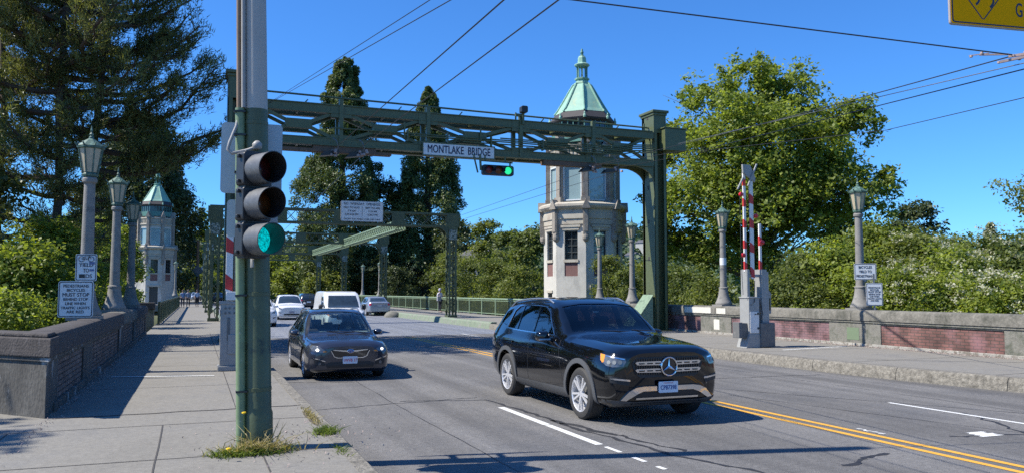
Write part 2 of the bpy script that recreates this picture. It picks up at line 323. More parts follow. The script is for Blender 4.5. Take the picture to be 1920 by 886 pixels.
nx_ = len(xs); I = (np.arange(len(ys) - 1)[:, None] * nx_ + np.arange(nx_ - 1)[None]).ravel()
o = nmesh('ground', V, np.stack([I, I + 1, I + 1 + nx_, I + nx_], -1), M['earth'], smooth=True); struct(o)
me = o.data; me.materials.append(M['hill'])
cy = np.hypot(V[I, 0], V[I, 1]); me.polygons.foreach_set('material_index', (cy > 200).astype('i'))
b = MB(); b.box(-300, 300, 45, 107, -7.6, -7.5); struct(b.build('water', M['water']))

# road: ordinary asphalt up to the bascule span, steel grating on it, asphalt beyond
KR = [(17.5, -30), (15.8, 0), (14.55, 8), (14.0, 10.6), (13.62, 12.8), (13.4, 15), (13.32, 18), (13.3, 30), (13.3, 180)]   # right kerb line
def kr(y):
    for (a, ya), (c, yb) in zip(KR, KR[1:]):
        if ya <= y <= yb: return a + (c - a) * (y - ya) / (yb - ya)
b = MB(); yy = [-30, 0, 8, 10.6, 12.8, 15, 18, 33]
for a, c in zip(yy, yy[1:]): b.add([(1.6, a, 0), (kr(a) + .02, a, 0), (kr(c) + .02, c, 0), (1.6, c, 0)], [(0, 1, 2, 3)])
b.box(1.6, 13.32, 106, 170, -.3, 0)
b.add([(1.6, -30, -.02), (18, -30, -.02), (18, 33, -.02), (1.6, 33, -.02)], [(0, 1, 2, 3)])
struct(b.build('road', M['asphalt']))
b = MB(); b.box(1.6, 13.32, 33.003, 105.997, -.45, .0); struct(b.build('bridge_deck', M['grate']))
b = MB()
b.add([(-26, -30, .2), (1.45, -30, .2), (1.45, 12, .2), (-26, 40, .2)], [(0, 1, 2, 3)])
b.add([(-1.85, 11.9, .196), (1.45, 11.9, .196), (1.45, 107, .196), (-1.85, 107, .196)], [(0, 1, 2, 3)])
b.box(-1.9, 1.44, 40, 107, -.4, .19)
b.box(-30, 1.45, 107.02, 170, -.6, .19)
struct(b.build('left_pavement', M['walk']))
b = MB(); SW = .25
pts = [(y, kr(y)) for y in (-30, 0, 8, 10.6, 12.8, 15, 18, 30, 108)]
for (ya, xa), (yb, xb) in zip(pts, pts[1:]):
    b.add([(xa + .3, ya, SW), (18.3, ya, SW), (18.3, yb, SW), (xb + .3, yb, SW)], [(0, 1, 2, 3)])
b.box(13.7, 18.5, 40, 108, -.4, SW - .01)
b.box(13.7, 40, 108.02, 170, -.6, SW - .01)
struct(b.build('right_pavement', M['walk']))
def kerb(name, pts, h, side, m, w=.3, face=.07):
    b = MB()
    for (xa, ya), (xb, yb) in zip(pts, pts[1:]):
        n = max(1, int((yb - ya) / 3)); 
        for i in range(n):
            t0, t1 = i / n, (i + 1) / n - (.012 / max(yb - ya, .1))
            p = [(xa + (xb - xa) * t, ya + (yb - ya) * t) for t in (t0, t1)]
            pr = [(0, -.05), (face * .6, h * .8), (face, h - .012), (face + .02, h + .004), (w, h + .004), (w, -.05)]
            vs = [(x + side * u, y, z) for x, y in p for u, z in pr]
            k = len(pr); b.add(vs, [(j, (j + 1) % k, (j + 1) % k + k, j + k) for j in range(k)] + [tuple(range(k)), tuple(range(k, 2 * k))])
    return struct(b.build(name, m, smooth=30))
kerb('right_kerb', [p for p in KR if p[1] <= 30] + [(13.3, 37)], SW, 1, M['kerb'])
kerb('bridge_kerb_right', [(13.3, 37), (13.3, 107)], SW + .08, 1, M['kerb_green'], w=.42, face=.14)
kerb('left_kerb', [(1.62, -30), (1.62, 0), (1.62, 37)], .2, -1, M['kerb'], w=.2, face=.03)
kerb('bridge_kerb_left', [(1.62, 37), (1.62, 107)], .3, -1, M['kerb_green'], w=.4, face=.12)

rnd = random.Random(4)
# painted lines
b = MB()
for dx in (-.13, .13): b.ribbon([(8.03 + dx, -10 + i * 1.5) for i in range(29)], .10, .004)
struct(b.build('yellow_centre_lines', M['yellow_line']))
b = MB()
def rag(x0, x1, y0, y1, n=14):     # ragged-edged white mark
    for i in range(n):
        t = y0 + (y1 - y0) * i / n; e = y0 + (y1 - y0) * (i + .93) / n
        b.add([(x0 + rnd.uniform(0, .12), t, .004), (x1 - rnd.uniform(0, .12), t, .004), (x1 - rnd.uniform(0, .12), e, .004), (x0 + rnd.uniform(0, .12), e, .004)], [(0, 1, 2, 3)])
b.ribbon([(4.56, 12.1), (4.565, 10.3)], .115, .004); b.ribbon([(4.565, 10.27), (4.57, 8.75)], .105, .004)
for a, c in ((8.6, 8.25), (7.95, 7.7), (7.45, 7.3)): b.ribbon([(4.575, a), (4.58, c)], .06, .004)
b.ribbon([(10.76, 10.25), (10.82, 7.9), (10.9, 5)], .085, .004)
for y in (17, 24, 31): b.ribbon([(10.76, y), (10.76, y + 2.4)], .085, .004); b.ribbon([(4.56, y + 4), (4.56, y + 6.4)], .1, .004)
rag(9.32, 9.75, 7.42, 7.72, 7); rag(8.28, 8.42, 8.05, 8.5, 8)
struct(b.build('white_lane_marks', M['white_line']))
b = MB(); b.add([(-1.5, 17.25, .205), (.35, 16.8, .205), (.35, 16.9, .205), (-1.5, 17.35, .205)], [(0, 1, 2, 3)])
b.add([(14.9, 17.7, SW + .005), (17.6, 18.2, SW + .005), (17.6, 18.3, SW + .005), (14.9, 17.8, SW + .005)], [(0, 1, 2, 3)])
struct(b.build('pavement_stop_lines', M['white_line']))
# cracks and joints
def wob(p0, p1, n, a, seed=0):
    r = random.Random(seed); out = []; ox = oy = 0
    for i in range(n + 1):
        t = i / n; ox = ox * .75 + r.uniform(-a, a); oy = oy * .75 + r.uniform(-a, a); out.append((p0[0] + (p1[0] - p0[0]) * t + ox, p0[1] + (p1[1] - p0[1]) * t + oy))
    return out
b = MB()
def crack(p0, p1, n, a, w, seed, z=.003):
    r = random.Random(seed + 50); b.ribbon(wob(p0, p1, n, a, seed), [w * r.uniform(.4, 1.5) for _ in range(n + 1)], z)
crack((4.65, 13.0), (5.0, 8.0), 26, .045, .06, 1); crack((5.0, 8.0), (5.6, 6.2), 14, .04, .05, 2)
crack((4.65, 13.0), (3.2, 13.4), 12, .04, .03, 3); crack((1.7, 12.9), (4.6, 13.4), 24, .04, .028, 4)
crack((4.75, 10.6), (5.05, 9.3), 12, .05, .09, 5); crack((5.1, 9.2), (5.3, 8.0), 12, .05, .05, 6)
crack((8.9, 13.6), (12.9, 6.6), 20, .02, .018, 7); crack((8.9, 12), (10.4, 6.3), 20, .02, .014, 8); crack((9.2, 14.5), (13.0, 14.2), 16, .05, .03, 9)
crack((10.9, 9.0), (9.8, 6.9), 18, .06, .05, 10); crack((7.4, 7.1), (6.5, 6.8), 14, .05, .07, 11); crack((9.0, 7.6), (11.0, 7.1), 20, .05, .04, 12)
crack((1.68, 17), (3.0, 16.5), 12, .03, .03, 13); crack((2.4, 24), (12, 24.6), 40, .05, .04, 14); crack((3.05, 20), (3.1, 6.2), 40, .015, .012, 15)
crack((11.6, 30), (11.9, 6), 50, .02, .012, 17)
struct(b.build('road_cracks', M['crack']))
b = MB()
for i in range(7): b.ribbon(wob((-26, 10.9 - i * 2.2), (1.44, 10.9 - i * 2.2), 30, .006, i), .018, .204)
for x in (-.25, -1.9, -3.6, -5.3, .75): b.ribbon(wob((x, -5), (x - .1, 10.9), 20, .006, 9), .016, .2045)
b.ribbon(wob((-1.7, 11.95), (1.44, 12.05), 34, .02, 3), .05, .205)
for y in (15.2, 19.4, 23, 27, 31, 35): b.ribbon(wob((-1.8, y), (1.44, y), 20, .008, int(y)), .016, .201)
b.ribbon([(.55, 12), (.5, 34)], .012, .2015)
for y in (8, 11, 14.2, 17.4, 20.6, 24, 28, 32): b.ribbon(wob((kr(y) + .3, y), (18.2, y + .15), 16, .012, int(y)), .02, SW + .003)
b.ribbon(wob((14.6, 14.5), (18.1, 12.2), 20, .05, 5), .03, SW + .0035)
b.ribbon([(kr(y) + .33, y) for y in (0, 8, 10.6, 12.8, 15, 18, 30, 37)], .02, SW + .006)
struct(b.build('pavement_joints', M['joint']))

# ---------------------------------------------------------------- brick material for the parapet panels
def brickmat(name, c1, c2, mortar, pink=None, pz=(0, 0)):
    m = bpy.data.materials.new(name); m.use_nodes = True; nt = m.node_tree; L = nt.links; p = nt.nodes['Principled BSDF']
    g = _n(nt, 'ShaderNodeNewGeometry'); sx = _n(nt, 'ShaderNodeSeparateXYZ'); L.new(g.outputs['Position'], sx.inputs[0])
    cx = _n(nt, 'ShaderNodeCombineXYZ'); L.new(sx.outputs[1], cx.inputs[0])
    az = _n(nt, 'ShaderNodeMath', operation='SUBTRACT'); L.new(sx.outputs[2], az.inputs[0]); az.inputs[1].default_value = .33; L.new(az.outputs[0], cx.inputs[1])
    br = _n(nt, 'ShaderNodeTexBrick'); br.inputs['Color1'].default_value = (*c1, 1); br.inputs['Color2'].default_value = (*c2, 1); br.inputs['Mortar'].default_value = (*mortar, 1)
    br.inputs['Scale'].default_value = 1; br.inputs['Brick Width'].default_value = .235; br.inputs['Row Height'].default_value = .08; br.inputs['Mortar Size'].default_value = .009; br.inputs['Mortar Smooth'].default_value = .2
    ns = _n(nt, 'ShaderNodeTexNoise'); ns.inputs['Scale'].default_value = 9; ns.inputs['Detail'].default_value = 3; L.new(g.outputs['Position'], ns.inputs[0])
    wv = _n(nt, 'ShaderNodeVectorMath', operation='MULTIPLY_ADD'); L.new(ns.outputs['Color'], wv.inputs[0]); wv.inputs[1].default_value = (.016, .016, 0); L.new(cx.outputs[0], wv.inputs[2]); L.new(wv.outputs[0], br.inputs['Vector'])
    n2 = _n(nt, 'ShaderNodeTexNoise'); n2.inputs['Scale'].default_value = 2.2; n2.inputs['Detail'].default_value = 7; L.new(g.outputs['Position'], n2.inputs[0])
    r = _n(nt, 'ShaderNodeMapRange'); r.inputs[1].default_value = .3; r.inputs[2].default_value = .7; r.inputs[3].default_value = .55; r.inputs[4].default_value = 1.35; L.new(n2.outputs[0], r.inputs[0])
    ml = _n(nt, 'ShaderNodeVectorMath', operation='MULTIPLY'); L.new(br.outputs[0], ml.inputs[0]); L.new(r.outputs[0], ml.inputs[1]); out = ml.outputs[0]
    if pink:
        n3 = _n(nt, 'ShaderNodeTexNoise'); n3.inputs['Scale'].default_value = 1.1; n3.inputs['Detail'].default_value = 4; L.new(g.outputs['Position'], n3.inputs[0])
        r3 = _n(nt, 'ShaderNodeMapRange'); r3.inputs[1].default_value = .48; r3.inputs[2].default_value = .62; r3.inputs[4].default_value = .55; L.new(n3.outputs[0], r3.inputs[0])
        mx = _n(nt, 'ShaderNodeMix', data_type='RGBA'); L.new(r3.outputs[0], mx.inputs[0]); L.new(out, mx.inputs[6]); mx.inputs[7].default_value = (*pink, 1); out = mx.outputs[2]
    L.new(out, p.inputs['Base Color']); p.inputs['Roughness'].default_value = .9
    bp = _n(nt, 'ShaderNodeBump'); bp.inputs['Distance'].default_value = .012; bp.inputs['Strength'].default_value = 1; L.new(br.outputs['Fac'], bp.inputs['Height']); bp.invert = True; L.new(bp.outputs[0], p.inputs['Normal'])
    return m
M['brick'] = brickmat('red_parapet_brick', (.20, .095, .08), (.13, .065, .055), (.075, .065, .055), pink=(.30, .16, .18))
M['brick_dark'] = brickmat('grimy_parapet_brick', (.19, .15, .13), (.12, .09, .08), (.03, .027, .025))
M['brick_purple'] = brickmat('purple_parapet_brick', (.20, .10, .10), (.12, .07, .075), (.06, .055, .055), pink=(.28, .17, .18))

def wall_strip(parent, fx, side, y0, y1, panels, m_cop, m_wall, m_brick, base, org, joints, m_pl=None, m_cop_special=None):
    """parapet along Y. fx = x of the pavement face, side=+1 when the wall body lies at x>fx"""
    s = side; X = lambda u: fx + s * u
    b = MB()
    def bx(a, c, ya, yb, z0, z1, t=b): t.box(min(X(a), X(c)), max(X(a), X(c)), ya, yb, z0, z1)
    bx(.06, .40, y0, y1, -1.1, .965)                                   # core
    bx(-.03, .45, y0, y1, .93, .985)                                   # moulding under the coping
    ends = [y0] + [v for p in panels for v in p] + [y1]
    for a, c in zip(ends[::2], ends[1::2]): bx(0, .06, a, c, base - .1, .93)
    for a, c in panels: bx(0, .06, a, c, .89, .93)
    b.build('wall_body', m_wall, parent, org, bevel=.008)
    pl = MB()
    for a, c in zip([y0] + joints, joints + [y1]): bx(-.025, .055, a + .004, c - .004, base - .1, .33, pl)
    pl.build('plinth', m_pl or m_wall, parent, org, bevel=.012)
    pr = [(-.055, .985), (-.05, 1.2), (-.015, 1.27), (.06, 1.30), (.36, 1.30), (.44, 1.27), (.47, 1.2), (.47, .985)]
    for k, (a, c) in enumerate(zip([y0] + joints, joints + [y1])):
        t = MB(); t.prism([(X(u), z) for u, z in pr], a + .006, c - .006, 'y')
        mm = m_cop_special[k] if m_cop_special and k in m_cop_special else m_cop
        t.build('coping', mm, parent, org, smooth=35, bevel=.012)
    for a, c in panels:
        t = MB(); bx(.03, .07, a, c, .33, .89, t); t.build('brick_panel', m_brick if not isinstance(m_brick, dict) else m_brick.get((a, c), m_brick[0]), parent, org)

WL = thing('parapet_wall', (-1.8, 12, .2), 'dark stained brick and concrete parapet along the left pavement, with a corner turning off left', 'wall', 'bridge parapets')
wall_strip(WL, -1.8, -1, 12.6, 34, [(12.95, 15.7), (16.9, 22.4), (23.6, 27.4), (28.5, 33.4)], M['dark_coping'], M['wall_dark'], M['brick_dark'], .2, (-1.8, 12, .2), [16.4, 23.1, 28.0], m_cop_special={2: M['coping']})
b = MB()   # return wall going off to the left
def seg(b, p0, p1, t, z0, z1, off=0.):
    d = Vector((p1[0] - p0[0], p1[1] - p0[1])).normalized(); n = Vector((-d.y, d.x))
    q = [(p0[0] + n.x * off, p0[1] + n.y * off), (p1[0] + n.x * off, p1[1] + n.y * off), (p1[0] + n.x * (off + t), p1[1] + n.y * (off + t)), (p0[0] + n.x * (off + t), p0[1] + n.y * (off + t))]
    b.prism(q, z0, z1, 'z')
P0, P1 = (-1.80, 12.004), (-9.5, 20.6)
b.prism([(-1.8, 12.0), (-1.8, 12.598), (-2.1, 12.85), (-9.25, 20.83), (-9.55, 20.56)], -1, .94, 'z'); b.prism([(-1.77, 11.93), (-1.77, 12.598), (-2.15, 12.88), (-9.22, 20.86), (-9.58, 20.52)], .93, .985, 'z')
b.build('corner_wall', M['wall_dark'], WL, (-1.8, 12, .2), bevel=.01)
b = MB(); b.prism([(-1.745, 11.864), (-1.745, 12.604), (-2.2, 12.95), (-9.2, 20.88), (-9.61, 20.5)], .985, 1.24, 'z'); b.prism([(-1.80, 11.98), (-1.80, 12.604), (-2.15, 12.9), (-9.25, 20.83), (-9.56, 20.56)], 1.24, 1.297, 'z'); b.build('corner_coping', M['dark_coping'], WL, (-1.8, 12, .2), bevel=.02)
WR = thing('parapet_wall', (18.1, 12, .25), 'long parapet with grey coping and red brick panels along the right pavement', 'wall', 'bridge parapets')
rp = [(-3, .9), (2.0, 5.6), (7.0, 11.6), (13.7, 17.45), (19.45, 24.3), (26.2, 30.8), (32.9, 39)]
wall_strip(WR, 18.1, 1, -6, 41, rp, M['coping'], M['wall_concrete'], {0: M['brick'], rp[4]: M['brick_purple'], rp[5]: M['brick']}, .25, (18.1, 12, .25), [1, 6.3, 12.6, 18.5, 25.2, 32.0], m_pl=M['plinth'])
b = MB(); b.box(18.093, 18.11, 25.0, 25.35, .42, .80); b.box(18.035, 18.06, 24.55, 25.1, 1.02, 1.22); b.box(18.035, 18.06, 25.45, 27.2, 1.02, 1.24); b.build('cream_paint_patches', M['patch_paint'], WR, (18.1, 12, .25))
b = MB(); b.box(18.093, 18.11, 18.25, 18.72, .42, .78); b.build('green_paint_patch', M['green_patch'], WR, (18.1, 12, .25))
b = MB(); b.box(-7, -1.95, 42.9, 43.35, -.6, .95); w = b.build('wall_body', M['wall_concrete'], None, bevel=.02); w.name = 'wing_wall'
w.location = (0, 0, 0); tag(w, 'short concrete wing wall with black coping at the start of the left railing', 'wall')
b = MB(); b.box(-7, -1.9, 42.85, 43.4, .95, 1.3); b.build('coping', M['eave'], w, bevel=.04)

# ---------------------------------------------------------------- lamp posts
def octo(r, ph=PI / 8): return [(r * math.cos(ph + k * PI / 4), r * math.sin(ph + k * PI / 4)) for k in range(8)]
def make_lamp():
    t = thing('lamp_post', (0, 0, 1.28), 'x', 'lamp post')
    b = MB(); b.box(-.31, .31, -.31, .31, -.02, .07); b.lathe([(.30, .07), (.31, .10), (.305, .14), (.27, .20), (.22, .32), (.185, .46), (.165, .60), (.16, .66)], 20)
    b.build('base', M['lamp_stone'], t, smooth=40)
    b = MB(); b.lathe([(.165, .66), (.175, .67), (.175, .71), (.13, .73), (.128, .9), (.105, 2.74), (.105, 2.76), (.14, 2.80), (.145, 2.86), (.12, 2.9)], 14); b.build('column', M['lamp_stone'], t, smooth=35)
    b = MB(); b.lathe([(.10, 2.9), (.15, 2.92), (.16, 2.96), (.13, 3.0)], 8, ph=PI / 8)
    ob = octo(.15); ot = octo(.235)
    for i in range(8): b.bar((*ob[i], 2.98), (*ot[i], 3.50), .022, .022)
    b.lathe([(.235, 3.485), (.27, 3.50), (.275, 3.53), (.24, 3.54)], 8, ph=PI / 8)
    for i in range(8): b.bar((ot[i][0], ot[i][1], 3.52), (ot[i][0] * 1.32, ot[i][1] * 1.32, 3.60), .02, .03)
    b.build('lantern_frame', M['lamp_metal'], t)
    b = MB(); b.lathe([(.145, 3.0), (.228, 3.49)], 8, ph=PI / 8, cap=False); b.build('glass_panes', M['lamp_pane'], t)
    b = MB(); b.lathe([(.27, 3.54), (.20, 3.60), (.11, 3.67), (.05, 3.71), (.05, 3.74)], 8, ph=PI / 8); b.lathe([(.05, 3.74), (.028, 3.76), (.04, 3.80), (.015, 3.84), (.022, 3.88), (.006, 3.98)], 8)
    b.build('roof', M['lamp_metal'], t); return t
lamp0 = make_lamp(); first = True
for x, y, lab in [(-2.12, 18.45, 'nearest concrete lamp post on the left parapet, behind the bicycle yield sign'),
                  (-2.12, 24.5, 'second lamp post on the left parapet, clear of any sign'),
                  (-2.12, 30.2, 'third lamp post on the left parapet, lantern just left of the far tower'),
                  (18.45, 18.5, 'nearest lamp post on the right parapet, behind the bicycles yield to pedestrians sign'),
                  (18.45, 25.2, 'lamp post with a sticker on its column, just left of the red and white gate'),
                  (18.45, 32.0, 'lamp post on the right parapet just left of the gantry post'),
                  (20.2, 38.5, 'lamp post in front of the near tower, half hidden by a bush'),
                  (18.55, 96.5, 'left of two distant lamp posts beyond the right railing'),
                  (18.55, 87, 'right of two distant lamp posts beyond the right railing'),
                  (-2.2, 93, 'pale slim lamp post in front of the far tower')]:
    o = lamp0 if first else copy_tree(lamp0); first = False
    o.location = (x, y, 1.28); o['label'] = lab; o['group'] = 'lamp posts along the bridge'
    if x > 18 and 25 < y < 26: st = MB(); st.lathe([(.1235, 1.55), (.1215, 1.82)], 14, cap=False); st.build('sticker', M['white_sign'], o, smooth=40)
    if y == 38.5: bb = MB(); bb.box(-.3, .3, -.3, .3, -2.6, 0); bb.build('plinth', M['wall_concrete'], o)

# ---------------------------------------------------------------- signs
def sign_plate(name, label, loc, rz, w, h, lines, border=True, post=None, m=None, cat='sign', extra=None, th=.012, group=None):
    t = thing(name, loc, label, cat, group, rz)
    b = MB(); b.prism(rrect(-w / 2, w / 2, -h / 2, h / 2, min(w, h) * .07), -th, 0, 'y'); b.build('plate', m or M['white_sign'], t)
    if border:
        o_ = rrect(-w / 2 + .012, w / 2 - .012, -h / 2 + .012, h / 2 - .012, min(w, h) * .06); i_ = rrect(-w / 2 + .026, w / 2 - .026, -h / 2 + .026, h / 2 - .026, min(w, h) * .05)
        b = MB(); n = len(o_); b.add([(u, -th - .003, v) for u, v in o_] + [(u, -th - .003, v) for u, v in i_], [(i, (i + 1) % n, (i + 1) % n + n, i + n) for i in range(n)]); b.build('border', M['black_paint'], t)
    for s, size, z, sx in lines: text('lettering', s, size, (0, -th - .003, z), (R(90), 0, 0), M['black_paint'], t, .001, bold=size * .014, fit=sx * w)
    if post: b = MB(); b.box(-.025, .025, .004, .03, post[0], post[1]); b.build('sign_post', M['wire_grey'], t)
    return t
MS = lambda k: [('PEDESTRIANS', .075 * k, .245 * k, .72), ('BICYCLES', .075 * k, .165 * k, .52), ('MUST STOP', .095 * k, .08 * k, .76), ('BEHIND STOP', .075 * k, -.005 * k, .70), ('LINE WHEN', .075 * k, -.085 * k, .58), ('TRAFFIC LIGHTS', .07 * k, -.165 * k, .82), ('ARE RED', .075 * k, -.24 * k, .5)]
sign_plate('regulatory_sign', 'larger black on white sign reading pedestrians bicycles must stop, low on the left parapet', (-2.13, 17.1, 1.70), R(-6), .60, .68, MS(1), post=(-.5, -.3))
ys = sign_plate('regulatory_sign', 'bicycle yield to peds sign with stickers, strapped to the nearest left lamp post', (-2.03, 17.6, 2.31), R(-6), .38, .52, [('YIELD', .105, .05, .66), ('TO', .105, -.06, .27), ('PEDS', .105, -.17, .56)], post=(-.4, .26))
b = MB()
for cx in (-.085, .085): b.tube([(cx + .05 * math.cos(a * PI / 8), -.0165, .165 + .05 * math.sin(a * PI / 8)) for a in range(17)], .006, 5)
for p, q in (((-.085, .165), (-.03, .215)), ((-.03, .215), (.055, .215)), ((.055, .215), (0, .155)), ((0, .155), (-.03, .215)), ((-.085, .165), (0, .155)), ((.085, .165), (.05, .235)), ((.05, .235), (.02, .235))): b.bar((p[0], -.0165, p[1]), (q[0], -.0165, q[1]), .008, .006)
b.build('bicycle_symbol', M['black_paint'], ys)
b = MB(); b.box(.05, .15, -.018, -.0155, .06, .11); b.box(.06, .14, -.018, -.0155, -.07, -.03); b.build('sticker', mat('blue_grey_sticker', (.12, .16, .30), .5), ys)
b = MB(); b.box(-.12, -.02, -.018, -.0155, -.20, -.13); b.build('sticker', M['signal_black'], ys)
sign_plate('regulatory_sign', 'white sign reading bicycles yield to pedestrians on the right parapet lamp post', (18.3, 18.15, 2.42), R(-30), .62, .48, [('BICYCLES', .105, .13, .60), ('YIELD TO', .105, .0, .58), ('PEDESTRIANS', .10, -.13, .82)], post=(-.3, .2))
sign_plate('regulatory_sign', 'smaller sign reading must stop, beneath the bicycles sign on the right parapet', (18.42, 17.95, 1.76), R(-30), .46, .66, MS(.78), post=(-.5, .6))

# yellow warning sign at the top right corner, on a roadside pole beyond the frame
D = thing('warning_sign', (14.76, 12.1, 7.50), 'big yellow road sign with black border cut off by the top right corner', 'sign', rz=R(-8.4))
# local: x along sign, z up; lower left corner at origin
W_, H_ = 2.6, 1.55
b = MB(); b.prism(rrect(0, W_, 0, H_, .06), 0, .05, 'y'); b.build('frame', mat('bare_aluminium_edge', (.45, .38, .34), .5, metal=.3), D, smooth=40)
b = MB(); b.prism(rrect(.02, W_ - .02, .02, H_ - .02, .05), -.004, 0, 'y'); b.build('face', M['yellow_sign'], D)
def ring(b, o_, i_, y): n = len(o_); b.add([(u, y, v) for u, v in o_] + [(u, y, v) for u, v in i_], [(i, (i + 1) % n, (i + 1) % n + n, i + n) for i in range(n)])
b = MB(); ring(b, rrect(.045, W_ - .045, .045, H_ - .045, .07), rrect(.075, W_ - .075, .075, H_ - .075, .05), -.007); b.build('border', M['blue_black'], D)
b = MB(); c = (.83, .16)
def stroke(b, pts, w, y):
    k = len(pts); vs = []
    for i in range(k):
        a_ = pts[max(i - 1, 0)]; c_ = pts[min(i + 1, k - 1)]; dx, dy = c_[0] - a_[0], c_[1] - a_[1]; l = math.hypot(dx, dy)
        vs += [(pts[i][0] - dy / l * w / 2, y, pts[i][1] + dx / l * w / 2), (pts[i][0] + dy / l * w / 2, y, pts[i][1] - dx / l * w / 2)]
    b.add(vs, [(2 * i, 2 * i + 1, 2 * i + 3, 2 * i + 2) for i in range(k - 1)])
stroke(b, [(.83 - .62, .16 + .72), (.83 - .02, .17), (.83 + .02, .17), (.83 + .62, .16 + .72)], .025, -.007)
stroke(b, [(.83 + .62, .88), (.85, 1.42), (.81, 1.42), (.21, .88)], .025, -.007)
b.build('diamond_outline', M['blue_black'], D)
b = MB()
for dx, dz in ((0, 0), (.36, -.03)): stroke(b, [(.66 + dx, .47 + dz), (.72 + dx, .53 + dz), (.755 + dx, .60 + dz), (.74 + dx, .67 + dz), (.66 + dx, .73 + dz), (.50 + dx, .79 + dz), (.42 + dx, .84 + dz), (.40 + dx, .90 + dz)], .05, -.007)
b.build('skid_tracks', M['blue_black'], D)
text('lettering', 'G', .44, (1.77, -.007, .42), (R(90), 0, 0), M['blue_black'], D, .001, bold=.004, sx=.62)
b = MB(); b.tube([(2.3, .2, -7.5), (2.3, .2, 1.9)], .09, 12); b.box(.2, 2.5, .05, .13, .3, .38); b.box(.2, 2.5, .05, .13, 1.2, 1.28); b.build('support_post', M['wire_grey'], D, smooth=40)

# ---------------------------------------------------------------- near pole with traffic signal
NP = thing('signal_pole', (.64, 8.97, .2), 'thick near pole painted green below and grey above, with conduits on its left side', 'pole')
b = MB(); b.lathe([(.152, -.1), (.152, .36), (.14, .40), (.126, 3.60)], 16); b.build('green_shaft', M['pole_green'], NP, smooth=30)
b = MB(); b.lathe([(.1255, 3.60), (.105, 8.3), (.09, 8.35)], 16); b.build('grey_shaft', M['pole_grey'], NP, smooth=30)
for z in (.62, 1.62, 2.18, 3.1, 3.45):
    b = MB(); b.lathe([(.142 - .0041 * z, z - .02), (.146 - .0041 * z, z - .018), (.146 - .0041 * z, z + .018), (.142 - .0041 * z, z + .02)], 16, cap=False)
    b.build('steel_band', M['pole_green'], NP, smooth=30)
b = MB(); b.tube([(-.175, -.05, -.1), (-.17, -.05, 1.5), (-.162, -.05, 3.60)], .05, 10); b.build('conduit', M['conduit'], NP, smooth=60)
b = MB(); b.tube([(-.172, -.05, 3.602), (-.15, -.05, 8.2)], .026, 8); b.build('conduit', M['conduit_rust'], NP, smooth=60)
b = MB(); b.tube([(-.128, -.085, 3.602), (-.105, -.085, 8.2)], .024, 8); b.build('conduit', M['conduit_grey'], NP, smooth=60)
for z in (.6, 1.6, 2.2, 2.9, 3.3, 3.55): b = MB(); b.box(-.225, -.11, -.106, -.03, z, z + .02); b.build('conduit_clip', M['signal_black'], NP)
b = MB(); b.tube([(-.18, -.06, 3.5), (-.2, -.08, 3.40), (-.27, -.1, 3.22), (-.29, -.11, 3.14), (-.25, -.12, 3.10), (-.1, -.17, 3.13), (-.02, -.19, 3.16)], .018, 8); b.build('signal_cable', M['conduit_grey'], NP, smooth=60)
b = MB(); b.lathe([(.035, 0), (.05, .02), (.05, .06), (.02, .09)], 10, (-.0, -.2, 3.14)); b.tube([(-.06, -.16, 2.02), (-.06, -.2, 1.98), (-.06, -.2, 1.9)], .02, 6); b.build('signal_bracket', M['conduit_grey'], NP, smooth=50)
NP.rotation_euler.y = R(-1.6)
SG = thing('traffic_signal', (.545, 8.60, 2.735), 'black three-light traffic signal on the near pole with its bottom teal light lit', 'traffic light', rz=R(28))
b = MB()
for k in (-1, 0, 1): z = .36 * k; b.prism(rrect(-.165, .165, z - .172, z + .172, .03), -.02, .13, 'y')
b.box(-.13, .13, 0, .14, -.55, .55)
for k in (-1, 0, 1):
    for e in (-.13, .13): b.box(-.2, -.165, .03, .07, .36 * k + e - .02, .36 * k + e + .02)
b.build('housing', M['signal_black'], SG, bevel=.01)
for k, m in ((1, 'lens_red'), (0, 'lens_amber'), (-1, 'lens_green')):
    b = MB(); b.lathe([(.15, -.03), (.13, -.05), (.08, -.068), (.0, -.075)], 28, (0, 0, .36 * k), axis='y', cap=False); b.build('lens', M[m], SG, smooth=60)
    b = MB(); n = 32; z0 = .36 * k      # visor: tube open at the front, slightly slanted mouth
    vs = []
    for r, f in ((.158, 0), (.160, 1), (.152, 1), (.150, 0)):
        for j in range(n):
            a = 2 * PI * j / n; zz = r * math.sin(a); L_ = (.27 + .03 * math.sin(a)) * f
            vs.append((r * math.cos(a), -.02 - L_, z0 + zz))
    fs = [(i * n + j, i * n + (j + 1) % n, (i + 1) % 4 * n + (j + 1) % n, (i + 1) % 4 * n + j) for i in range(3) for j in range(n)]
    b.add(vs, fs); b.m = [0] * n + [1] * (2 * n)
    b.build('visor', [M['visor'], M['signal_black']], SG, smooth=50)
for z, w, h, lab, dx in ((3.32, .65, .79, 'upper of two bare sign backs fixed behind the near pole', .53), (2.65, .54, .41, 'lower and smaller of two bare sign backs behind the near pole', .55)):
    t = thing('sign_back', (dx, 9.3, z), lab, 'sign', rz=R(-6)); b = MB(); b.prism(rrect(-w / 2, w / 2, -h / 2, h / 2, .045), -.004, .004, 'y'); b.build('panel', M['sign_back'], t)
    b = MB(); b.box(-.03, .03, -.2, -.004, -.02, .02); b.build('bracket', M['wire_grey'], t)

